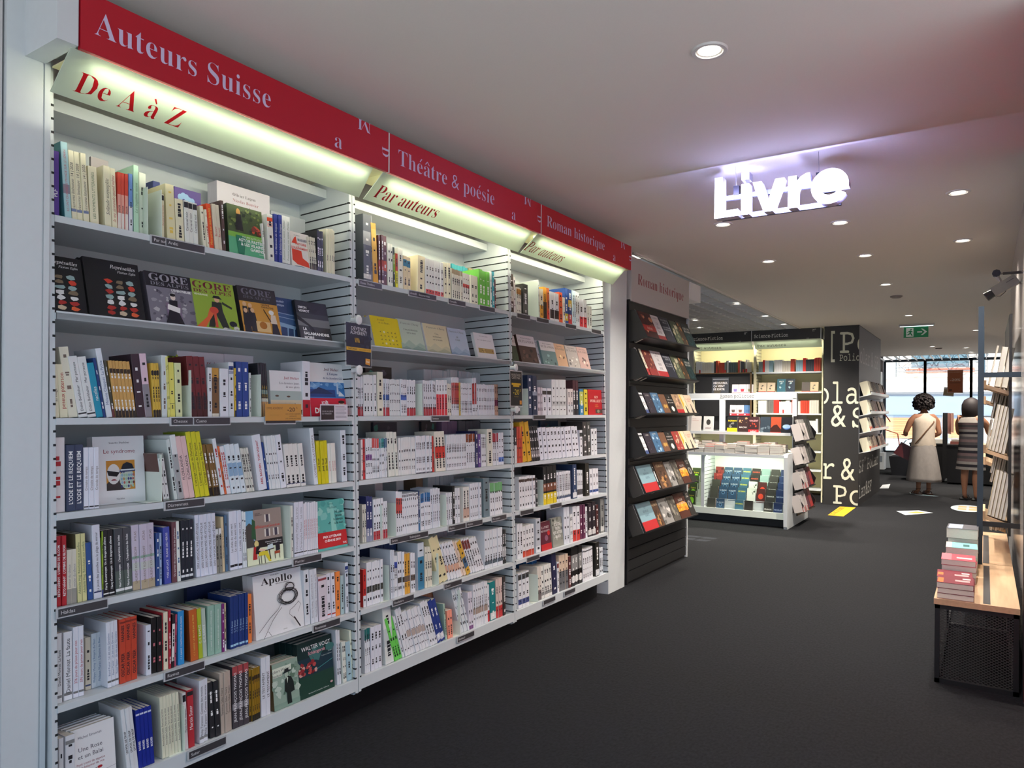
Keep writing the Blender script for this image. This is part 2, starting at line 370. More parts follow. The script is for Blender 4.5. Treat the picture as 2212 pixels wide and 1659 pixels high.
def scatter(a, n, box, cols, seed, sz=.05):
    rr = random.Random(seed)
    for _ in range(n):
        u = rr.uniform(box[0], box[2]); v = rr.uniform(box[1], box[3]); q = sz*rr.uniform(.4, 1.3)
        a.p([(u+q*math.cos(x)*rr.uniform(.6, 1.2), v+q*.7*math.sin(x)*rr.uniform(.6, 1.2)) for x in (0, .9, 1.9, 2.8, 3.8, 5)], rr.choice(cols))
def art(a, n, col):
    if n == 'grey': a.t('TERAIRES' if a.W < .1 else 'une saison', .1, .8, .05, '55504f', 's' if a.W < .1 else '')
    elif n == 'arditi':
        for i in range(5): a.e(.22+i*.11, .86+.03*math.sin(i*1.3), .1, .05, '8fb2d6')
        a.t('METIN', .95, .7, .06, 'd8d4e4', '', 'r'); a.t('ARDITI', .95, .6, .1, 'e6e4ee', '', 'r')
    elif n == 'astor':
        a.r(0, 0, 1, .46, '5fae86'); a.r(0, .36, 1, .46, '7fb64e'); a.r(0, .46, 1, 1, '4b5a38')
        scatter(a, 40, (.05, .5, .95, .97), ['5f7540', '38442f', '77864a', '2c3528'], 3, .05); a.e(.3, .86, .06, .08, 'd8a45a'); a.p([(.2, .5), (.42, .5), (.37, .83), (.25, .83)], '23221f')
        scatter(a, 8, (.7, .5, .9, .62), ['c8553a', '7a3428'], 5, .07); a.p([(.25, .02), (.4, .02), (.48, .4), (.2, .4)], '2f7a5f')
        a.t('PHILIPPE BATTAGLIA', .95, .37, .05, 'e8f2e6', '', 'r'); a.t('ASTOR PASTEL', .97, .29, .085, 'ffffff', 'b', 'r'); a.t('& LES VILAINS', .97, .21, .085, 'ffffff', 'b', 'r'); a.t('GAMINS', .97, .13, .085, 'ffffff', 'b', 'r'); a.t('ROMAN', .97, .08, .03, 'e8f2e6', '', 'r')
    elif n == 'lugon': a.t('Olivier Lugon', .28, .87, .055, '4a4448', 's'); a.t('Nicolas Bouvier', .28, .80, .055, '9a5a60', 's'); a.t('iconographe', .28, .735, .055, '9a5a60', 's')
    elif n == 'buissier':
        a.p([(.05, .2), (.3, .1), (.95, .06), (.9, .2), (.6, .3), (.55, .5), (.05, .52)], 'd8452f'); a.p([(.05, .68), (.35, .68), (.3, .88), (.22, .85)], 'd8452f'); a.e(.4, .03, .3, .03, '4a6f96')
        a.t('LAURENCE', .2, .9, .04, '33333c'); a.t('BUISSIER', .38, .77, .09, '2c3c5c', 'b'); a.t('HISTOIRE', .25, .65, .09, 'd8452f', 'b'); a.t("D'UN", .3, .6, .04, 'd8452f'); a.t('SOULÈVEMENT', .02, .53, .085, 'd8452f', 'b', wd=.9)
    elif n == 'repr':
        a.r(0, 0, 1, 1, '161617'); a.t('Représailles', .93, .87, .085, 'f0f0f0', 'i', 'r'); a.t('Florian Eglin', .93, .8, .055, 'e0e0e0', 'i', 'r')
        q = random.Random(4)
        for i in range(3):
            for j in range(7):
                u = .4+i*.2; v = .1+j*.09
                a.p([(u+.08*math.cos(x)*q.uniform(.6, 1.2), v+.045*math.sin(x)*q.uniform(.6, 1.2)) for x in (0, .8, 1.7, 2.6, 3.6, 4.6, 5.5)], q.choice(['c8402f', 'a8302a', 'c9b49a', 'dcdcdc', '7a6a55', '8fa8a8', 'd8603a']))
    elif n == 'gore1':
        a.r(0, 0, 1, 1, '7b7783'); a.r(0, .72, 1, 1, '262329'); scatter(a, 40, (.05, .05, .95, .66), ['9a96a0', '5f5b68', 'b5b2b8', '46424e'], 8, .06); a.r(.36, 0, .68, .42, '7d6b82')
        a.p([(.3, 0), (.72, 0), (.6, .3), (.62, .48), (.44, .48), (.42, .3)], '17161a'); a.p([(.38, .3), (.64, .24), (.66, .34), (.4, .4)], 'e6e2e2'); a.e(.53, .54, .055, .06, 'e3d0c6'); a.e(.53, .585, .06, .03, '17161a')
        a.t('GORE', .06, .83, .2, '9b98a2', 'sb', wd=.86); a.t('DES ALPES', .08, .74, .1, '85828c', 'sb', wd=.84); a.t("L'ÉVENTREUSE", .95, .655, .06, 'ffffff', 'b', 'r')
    elif n == 'gore2':
        a.r(0, 0, 1, 1, '8faa3c'); a.t('GORE', .04, .83, .2, '6a2030', 'sb', wd=.9); a.t('DES ALPES', .05, .74, .1, '6a2030', 'sb', wd=.88); a.t('VENGEANCE', .06, .68, .05, 'f0eee0', 'b')
        a.p([(.28, .05), (.42, .05), (.5, .3), (.6, .05), (.76, .05), (.66, .4), (.66, .58), (.44, .58), (.4, .4)], '25281d'); a.e(.56, .63, .06, .06, 'd9a98a'); a.p([(.46, .66), (.68, .64), (.62, .71), (.5, .71)], '1b1c18'); a.p([(.66, .55), (.88, .46), (.9, .5), (.68, .6)], '25281d')
        a.p([(0, .02), (.2, .02), (.42, .3), (.5, .42), (.36, .42), (.28, .25)], 'd8663c'); a.e(.46, .4, .1, .07, 'c84a38'); a.p([(.44, .05), (.5, .05), (.5, .35), (.44, .35)], 'c8503a'); a.e(.86, .15, .09, .06, '17171a'); scatter(a, 12, (.65, .0, .95, .08), ['cfd0c8', '9a9a94'], 4, .05)
    elif n == 'gore3':
        a.r(0, 0, 1, 1, 'c9913f'); a.r(0, .68, 1, 1, '2a2624'); a.t('GORE', .08, .83, .19, '6c6a72', 'sb', wd=.8); a.t('DES ALPES', .12, .75, .08, '66646c', 'sb', wd=.7); a.t('TANTINE', .55, .63, .05, '2a1a12', 'b'); a.t('CHEVROTINE', .55, .58, .05, '2a1a12', 'b')
        for u, v in ((.12, .52), (.26, .5), (.3, .4), (.12, .38)): a.e(u, v+.1, .05, .05, 'd9b08a'); a.p([(u-.09, v-.35), (u+.09, v-.35), (u+.06, v+.05), (u-.06, v+.05)], '1d1918')
        a.r(.35, .06, .72, .28, 'd9b884'); a.e(.53, .2, .1, .08, 'a86a2a'); a.p([(.74, .02), (.96, .02), (.9, .3), (.78, .3)], '1d1918'); a.p([(.74, .26), (.92, .26), (.9, .45), (.78, .45)], 'd9c9b8'); a.e(.8, .5, .07, .05, 'e6e4e2'); a.l([(.75, .3), (.6, .55)], .002, '1d1918')
    elif n == 'boudoir':
        a.r(0, 0, 1, 1, '33486f'); a.r(0, .35, 1, .62, '41608c'); a.t('Un boudoir', .06, .88, .08, 'b9c6da', 'b'); a.t("l'Atlantique", .06, .79, .08, 'b9c6da', 'b'); a.p([(.1, .3), (.9, .24), (.95, .32), (.2, .4)], '8fb0cf')
        for u in (.3, .6, .85): a.l([(u, .28), (u-.05, .02)], .003, '8fb0cf')
        for v in (.5, .6): a.l([(0, v+.04), (1, v-.02)], .0015, '93a9c8')
    elif n == 'sala':
        a.r(0, 0, 1, 1, '3a3b3e'); a.r(0, .35, 1, .55, '77787a'); a.r(0, .68, 1, 1, '232427'); a.p([(0, .62), (.2, .5), (.45, .33), (.5, .18), (.42, .18), (.3, .36), (.0, .5)], '17181a'); a.p([(.2, .95), (.5, .8), (.75, .85), (.6, .72), (.4, .72)], '17181a')
        a.t('SIMON', .08, .8, .085, 'f2f2f2', 'b'); a.t('VERMOT', .08, .71, .085, 'f2f2f2', 'b'); a.t('LA', .12, .24, .1, 'ffffff', 'bb'); a.t('SALAMANDRE', .12, .13, .1, 'ffffff', 'bb', wd=.8); a.t('NOIRE', .12, .02, .1, 'ffffff', 'bb')
    elif n == 'leaf': a.r(0, 0, .86, 1, '4f5a1e'); scatter(a, 20, (.1, .5, .8, .98), ['8f9a2a', '2f3a14', 'a9b23a'], 2, .12)
    elif n == 'dicker': a.t('Joël Dicker', .92, .8, .085, '9a4048', 's', 'r'); a.t('derniers jours', .92, .69, .07, '77727c', 's', 'r')
    elif n == 'peres':
        a.r(0, 0, 1, .56, 'a9b8b4'); a.r(0, .1, 1, .36, 'd3c7ae'); a.t('Joël Dicker', .93, .82, .085, 'a8323c', 's', 'r'); a.t('Les derniers jours', .93, .71, .07, '6c6870', 's', 'r'); a.t('de nos pères', .93, .63, .07, '6c6870', 's', 'r'); a.r(0, 0, 1, .03, 'e4e4e6')
        a.e(.2, .45, .06, .02, '5a4438'); a.e(.56, .44, .06, .02, '5a4438'); a.p([(.8, .05), (.95, .05), (.85, .22), (.75, .3)], '4a3a30'); a.p([(.7, .02), (.95, .05), (.98, .15), (.72, .12)], '33261f')
    elif n == 'enigme':
        a.r(0, .34, 1, .64, '3f78b4'); a.r(0, .36, .7, .5, '1f3f78'); a.p([(0, .42), (.25, .55), (.45, .5), (.65, .42)], '1a2c50'); scatter(a, 10, (.1, .55, .9, .62), ['8fbbe0', '6fa3d4'], 6, .07); a.p([(.74, .42), (.8, .42), (.79, .62), (.76, .62)], 'b8cfe6'); a.p([(.78, .38), (.96, .38), (.82, .48)], 'd9dfe6')
        a.r(0, 0, 1, .34, 'd0233a'); a.t('JOËL', .4, .22, .085, 'ffffff', 'bb', 'c'); a.t('DICKER', .1, .06, .14, 'ffffff', 'bb'); a.e(.84, .22, .08, .07, 'd9a98f'); a.e(.84, .27, .09, .03, '3a2620')
        a.t('Joël Dicker', .86, .86, .075, '8a4a56', 's', 'r'); a.t("L'Énigme", .82, .78, .065, '55608a', 's', 'r'); a.t('de la chambre 622', .93, .7, .06, '55608a', 's', 'r')
    elif n == 'syndrome':
        a.t('Annette Duchêne', .5, .89, .042, '3f3f46', 's', 'c'); a.t('Le syndrome', .5, .75, .085, '93404a', '', 'c', wd=.62); a.t('Slatkine', .5, .06, .035, '55555c', 's', 'c')
        a.r(.24, .2, .8, .64, 'c98a34'); a.p([(.24, .2), (.6, .2), (.55, .4), (.4, .42), (.24, .3)], '3a3534'); a.e(.38, .44, .13, .15, 'e2dfdc'); a.p([(.25, .5), (.5, .46), (.44, .4), (.28, .42)], '17171a'); a.p([(.32, .345), (.45, .345), (.4, .365), (.36, .365)], '8a3038')
        a.e(.64, .36, .15, .15, 'c3cfc4'); q = random.Random(3)
        for i in range(26): a.e(.53+.045*(i % 6)+.01*(i//6 % 2), .25+.055*(i//6), .02, .022, q.choice(['6a2a34', '3f3f78', 'b08a5a', '8fb0c8', '9fc0a4', 'b5605a']), 7)
        a.p([(.48, .46), (.8, .47), (.8, .5), (.5, .5)], '41486a'); a.p([(.52, .5), (.78, .5), (.74, .58), (.64, .61), (.56, .58)], '1d2430'); a.r(.51, .485, .79, .505, 'd9dfe4')
    elif n == 'balance':
        a.r(0, 0, 1, .32, 'dfe6c6'); a.r(.22, .42, 1, 1, '9a8a82'); a.r(0, .42, .22, 1, '7fb6dc'); a.p([(.0, .33), (.2, .33), (.2, .72), (.1, .78), (.0, .72)], '4a4844'); a.p([(.14, .5), (.26, .45), (.26, .8), (.18, .85)], '2f5a3a'); a.r(.2, .3, 1, .44, '211e20')
        for u, v in ((.6, .83), (.58, .56), (.82, .56)): a.r(u-.08, v-.07, u+.08, v+.07, 'd9d2ca'); a.r(u-.04, v-.07, u+.04, v+.07, '4a4450')
        a.t('#BalanceGenève', .24, .66, .08, 'd0463a', '', wd=.7); a.t('SANDRA', .26, .92, .03, '33302f'); a.t('MAMBOURY', .26, .89, .03, '33302f'); a.t('«Comment l’ours affronte', .96, .38, .035, 'ffffff', '', 'r'); a.t('la tempête médiatique»', .96, .345, .035, 'ffffff', '', 'r')
        a.p([(.14, .1), (.26, .1), (.26, .33), (.18, .33)], 'b02a2c'); a.e(.26, .38, .06, .06, 'e3cf8a'); a.p([(.22, .2), (.36, .18), (.34, .33), (.25, .34)], '1d1a1c'); a.p([(.3, .15), (.48, .15), (.58, .02), (.64, .02), (.54, .24), (.32, .22)], 'd8c93a'); a.p([(.3, .25), (.52, .22), (.52, .25), (.34, .29)], 'e8c4ae')
        a.p([(.48, .22), (.74, .24), (.74, .26), (.48, .24)], '3a302c'); a.p([(.54, .24), (.72, .26), (.7, .34), (.56, .32)], 'cfe0e4'); a.l([(.6, .23), (.62, .06)], .002, '2a2422'); a.r(.74, .14, .9, .19, 'a04a2c'); a.p([(.78, .19), (.9, .2), (.9, .36), (.78, .34)], '23202a')
        for u in (.3, .36, .46): a.l([(u, .16), (u+.01, .0)], .0012, '3a302c')
        for u in (.75, .88): a.l([(u, .14), (u, .05)], .0012, '3a302c')
    elif n == 'nuit':
        a.r(0, 0, 1, 1, '5fb0a8'); scatter(a, 22, (.02, .35, .98, .95), ['4f9f9a', '7fc2ba', '55a89f', '8fcac0'], 5, .12); a.p([(.5, .36), (.68, .36), (.62, .95), (.52, .95)], '8cccbf'); a.r(0, .05, 1, .36, 'c02a2c')
        a.t('Sonia', .44, .9, .075, '3f7a78'); a.t('Molinari', .44, .82, .075, '3f7a78')
        for i, s in enumerate(('Ne pas', 'laisser', 'le temps', 'à la nuit')): a.t(s, .92, .72-.075*i, .075, '26302f', '', 'r')
        a.t('PRIX LITTÉRAIRE', .5, .24, .065, 'ffffff', 'b', 'c'); a.t('CHÊNOIS 2019', .5, .16, .065, 'ffffff', 'b', 'c'); a.t('ZOE', .96, .08, .05, 'ffffff', 'b', 'r'); a.l([(.4, .52), (.5, .54)], .0012, '2f6a68'); a.l([(.45, .56), (.455, .5)], .0012, '2f6a68')
    elif n == 'apollo':
        a.t('Apollo', .48, .83, .16, '231f20', 'sb', 'c', wd=.64); a.t('Mélanie Richoz', .35, .955, .025, '33302f', 'sb'); a.t('Illustrations de Kotland', .45, .8, .025, '33302f', 'sb'); a.t('SLATKINE', .55, .05, .018, '33302f')
        q = random.Random(2)
        for i in range(16):
            cu, cv, ru, rv = (.68, .57, .21, .13) if i < 11 else (.7, .72, .1, .07); ph = q.uniform(0, 6); f = q.uniform(.7, 1.05)
            pts = [(cu+ru*f*math.cos(ph+x*.42)+q.uniform(-.01, .01), cv+rv*f*math.sin(ph+x*.42)+q.uniform(-.008, .008)) for x in range(15)]; a.l(pts, .0005+.0005*q.random(), '2e2a2b')
        a.l([(.02, .12), (.25, .3), (.42, .4), (.52, .52)], .0008, '2e2a2b'); a.l([(.1, .0), (.3, .25), (.42, .36), (.5, .42)], .0009, '2e2a2b'); a.l([(.2, .1), (.26, .02)], .0008, '2e2a2b'); a.l([(.86, .45), (.75, .38), (.66, .34), (.65, .28), (.74, .2)], .0008, '2e2a2b'); a.l([(.74, .22), (.86, .04)], .0028, '2e2a2b'); a.l([(.84, .46), (.9, .4), (.86, .34), (.84, .28)], .0005, '2e2a2b')
    elif n == 'navyf': a.t('C. F. Ramuz', .5, .66, .042, 'aab4cf', 's', 'c')
    elif n == 'rose':
        a.t('Michel Simonet', .42, .83, .06, '55505a', '', 'c'); a.t('Une Rose', .42, .63, .095, '4a4650', '', 'c'); a.t('et un Balai', .42, .52, .095, '4a4650', '', 'c'); a.t('Petit traité de sagesse', .42, .42, .05, '9a4a50', '', 'c'); a.t("d'un balayeur de rue", .42, .365, .05, '9a4a50', '', 'c')
        a.r(0, 0, 1, .16, 'b01c2a'); a.t('merveilleux.»', .75, .06, .06, 'f0e0e0', 'i', 'c'); a.e(.62, .3, .06, .022, 'a8242c'); a.l([(.05, .2), (.35, .28), (.55, .3)], .0008, '4a4a4a'); a.l([(.02, .19), (1, .24)], .0005, '9aa0a4')
    elif n == 'walser':
        a.r(0, 0, 1, 1, '8ea596'); scatter(a, 34, (.02, .3, .98, .92), ['7b9484', 'a9bcae', '5f7a68', 'b8c8bb'], 4, .09); a.r(0, 0, 1, .12, '7f9a8c'); a.r(-.0, .78, .72, .9, 'd3dccc'); a.r(0, .7, .36, .78, 'd3dccc'); a.t('Robert Walser', .68, .8, .09, '3a4440', '', 'r', wd=.75); a.t('Seeland', .33, .71, .08, '3a4440', '', 'r')
        a.p([(.5, .05), (.68, .05), (.66, .28), (.8, .3), (.78, .5), (.7, .62), (.58, .66), (.46, .6), (.42, .35), (.5, .3)], '1c2422'); a.e(.52, .7, .07, .07, 'a8b8a8'); a.p([(.36, .73), (.7, .75), (.68, .78), (.62, .78), (.6, .83), (.46, .82), (.44, .77)], '20282a'); a.p([(.52, .64), (.58, .62), (.54, .5)], 'd3dccc')
    elif n == 'vogt':
        a.r(0, 0, 1, 1, '16302f'); a.r(0, 0, 1, .38, '1d3f33'); a.r(0, .38, 1, .7, '1c3440'); scatter(a, 14, (.3, .68, .98, .84), ['2f5a58', '3f6f6c', '24464a'], 3, .12); scatter(a, 36, (.02, .42, .5, .62), ['8a2a30', 'b04a48', '6a2026', 'd09a90'], 6, .05); a.l([(.5, .45), (.98, .55)], .001, '4fa09a')
        a.t('WALTER VOGT', .1, .84, .11, 'f2f2f2', '', wd=.84); a.t('Schizogorsk', .28, .75, .085, 'd8a0a8', 'b', wd=.5); a.t('Bernard Campiche Editeur', .22, .06, .03, 'd0d6d2', 's', wd=.6); a.e(.9, .13, .04, .02, 'd0a8a8'); a.t('Roman', .96, .7, .03, 'c8d0cc', '', 'r'); a.t('Traduit de l’allemand', .96, .65, .03, 'c8d0cc', '', 'r')
    elif n == 'soleil':
        a.r(0, 0, 1, 1, 'dcc916'); a.t('le soleil', .25, .87, .09, '55501e', 's'); a.t('et ses fleurs', .28, .78, .09, '55501e', 's')
        for j in range(5):
            for i in range(5):
                if (i+2*j) % 6 == 1: a.e(.28+i*.13, .52-j*.12, .035, .035, 'efe9c0', 10)
                else: a.p([(.25+i*.13, .52-j*.12), (.32+i*.13, .55-j*.12), (.29+i*.13, .52-j*.12), (.32+i*.13, .49-j*.12)], '33301a')
    elif n.startswith('cheng'):
        c0, c1, c2 = {'1': ('b9c8b6', '9fb4a4', '8aa296'), '2': ('d6cda9', 'c6c2a4', 'b0b096'), '3': ('b4c2d4', '9fb2c8', '8aa0ba')}[n[-1]]
        a.r(0, 0, 1, 1, c0); a.p([(0, .0), (1, 0), (1, .22), (.8, .3), (.6, .2), (.35, .36), (.15, .22), (0, .26)], c1); a.p([(0, 0), (1, 0), (1, .1), (.7, .2), (.4, .08), (.2, .16), (0, .08)], c2)
        a.t('François Cheng', .5, .85, .085, '6a6a66', 'i', 'c', wd=.75)
        for i, s in enumerate({'1': ('Cinq méditations', 'sur la mort'), '2': ('Cinq', 'méditations', 'sur la beauté'), '3': ('DE', "L'ÂME")}[n[-1]]): a.t(s, .5, .66-.1*i, .085, '55554f', 's', 'c')
    elif n == 'vrai': a.r(0, 0, 1, 1, 'e6e6ea'); a.t('FRANÇOIS CHENG', .5, .87, .06, '8a8a90', 's', 'c'); a.t('Le vrai gloire est ici', .5, .72, .06, '6a6a70', 's', 'c', wd=.7); a.r(.1, .24, .9, .42, 'a98f55'); scatter(a, 8, (.15, .27, .85, .39), ['6a5a34', 'c8ac6a', '8a5a4a'], 3, .05)
    elif n == 'outl':
        a.r(0, 0, 1, 1, col); a.r(0, .62, 1, 1, 'd8d4d0' if lin(col)[0] < .3 else col); a.t('Diana Gabaldon', .5, .88, .06, '55504a', 's', 'c', wd=.6); a.t('OUTLANDER', .5, .74, .13, '6a625a', 's', 'c', wd=.88)
        c = lin(col); dk = tuple(x*.35 for x in c[:3]); lt = tuple(min(1, x*1.9) for x in c[:3]); scatter(a, 12, (.15, .1, .85, .5), [dk, lt, c], int(c[0]*999), .09)
    elif n == 'follett': a.r(0, 0, 1, 1, 'b3242a'); a.t('KEN', .5, .66, .14, 'e8d8c8', 'sb', 'c'); a.t('FOLLETT', .5, .5, .15, 'e8d8c8', 'sb', 'c', wd=.75); a.t('Les piliers', .5, .38, .06, 'd8b85a', 's', 'c'); a.t('de l’éternité', .5, .31, .06, 'd8b85a', 's', 'c'); a.r(.42, .06, .85, .22, '4a3a34'); a.e(.6, .14, .08, .06, '8a8a70')
    elif n == 'part': a.r(0, 0, 1, 1, '5a2030'); a.r(0, 0, 1, .22, 'b8282c'); a.t('LA PART', .5, .76, .12, 'e8e0e0', 's', 'c'); a.t('DES FLAMMES', .5, .64, .1, 'e8e0e0', 's', 'c', wd=.85); a.e(.55, .42, .16, .1, '8a5a70'); a.e(.8, .58, .13, .09, 'c02c30')
    elif n == 'quatre':
        a.r(0, 0, 1, 1, '8d8f86'); scatter(a, 16, (.05, .2, .95, .95), ['6a6c62', 'b0b2a8', '4a4c44'], 3, .1)
        for i, s in enumerate(("L'ÉTÉ", 'DES', 'QUATRE', 'ROIS')): a.t(s, .5, .72-.14*i, .15, 'f0f0ec', 'sb', 'c')
    elif n == 'dark': scatter(a, 6, (.1, .4, .9, .9), ['55525e', '3f7a70', '6a5a60'], int(a.W*999), .1)
def face_geo(cov, pag, ink, W, H, th, name, col):
    cov.box(-.0015, 0, 0, W, 0, H, col); cov.box(-th, -th+.0015, 0, W, 0, H, col); cov.box(-th+.0015, -.0015, 0, .0015, 0, H, col)
    pag.box(-th+.0015, -.0015, .0015, W-.002, .0015, H-.0015, 'd9d6cd')
    if ink is not None: art(Art(ink, W, H), name, col)
COVC = dict(repr='161617', gore1='4a4650', gore2='7a9036', gore3='2a2624', boudoir='33486f', sala='232427', astor='3b4a35', vogt='16302f', walser='6a5a3a', nuit='5fb0a8', balance='c8d0c0')
TXC = dict(vogt=1, walser=1)
rest_c, rest_p, rest_i = MB(), MB(), MB()
def place(row, y, xo, lean=0, tilt=0):
    m = TILT @ Matrix.Translation((xo, y, ZS[row]))
    if lean: m = m @ Matrix.Rotation(-math.radians(lean), 4, 'X')
    if tilt: m = m @ Matrix.Rotation(-math.radians(tilt), 4, 'Y')
    return m
def finish(cov, pag, ink, mw, label, group):
    o = cov.build('book', 'cover'); tag(o, label, 'book', group)
    p = pag.build('page_block', 'page', o); kids = [p]
    if ink and ink.v: kids.append(ink.build('cover_print', 'print', o))
    o.matrix_world = mw; KIDS[o.name] = kids
    return o
def dup_book(o, mw):
    c = o.copy(); COL.objects.link(c); c.matrix_world = mw
    for k in KIDS[o.name]:
        q = k.copy(); COL.objects.link(q); q.parent = c
    return c
nbook = 0
def spine_book(bay, row, y0, w, h, lean, n, xo, dep, col, t, tc, bands, fs, sc, label):
    global nbook; seed = nbook; nbook += 1
    w1 = w/n
    if w1 > .056: y0 += w-.056*n; w1 = .056
    bd = parse(bands); g = label if n > 1 else None; first = None; rr = random.Random(seed)
    for k in range(n):
        xk = xo-rr.uniform(0, .006); hk = h*(1+(rr.uniform(-.012, .012) if (n > 1 and not label) else 0))
        mw = place(row, y0+k*w1/math.cos(math.radians(lean)), xk, lean)
        if label:
            if first is None:
                c, p, i = MB(), MB(), MB(); book_geo(c, p, i, w1*.97, h, dep, col, sc, bd, t, tc, fs, seed); first = finish(c, p, i, mw, label, g)
            else: dup_book(first, mw)
        else:
            for q in (rest_c, rest_p, rest_i): q.X = mw
            book_geo(rest_c, rest_p, rest_i if xo > -.08 else None, w1*.97, hk, dep, col, sc, bd, t, tc, fs, seed)
def face_book(bay, row, y0, w, h, th, n, xo, tilt, name, col, label):
    g = label if n > 1 else None; first = None; cc = COVC.get(name, col)
    for k in range(n):
        mw = place(row, y0-(.004*k if name in ('vogt', 'rose') else 0), xo-th*1.03*k, 0, tilt)
        if label:
            if first is None:
                c, p, i = MB(), MB(), MB(); face_geo(c, p, i, w, h, th, name, cc); first = finish(c, p, i, mw, label, g)
            else: dup_book(first, mw)
        else:
            for q in (rest_c, rest_p, rest_i): q.X = mw
            face_geo(rest_c, rest_p, rest_i, w, h, th, name, cc)
ORDN = dict(A='top', B='second', C='third', D='fourth', E='fifth', F='sixth', G='bottom')
def divider(bay, row, y, h, k):
    b = MB(); b.box(-.17, 0, -.0008, .0008, .001, h); b.box(-.17, -.004, -.05, .0008, .0003, .0015)
    o = b.build('bookend', 'frost'); o.matrix_world = place(row, y, -.004)
    tag(o, 'white metal bookend plate, '+k+ORDN[row]+' shelf of '+BAYN[bay-1]+' bay', 'bookend', 'metal bookends on the shelves')
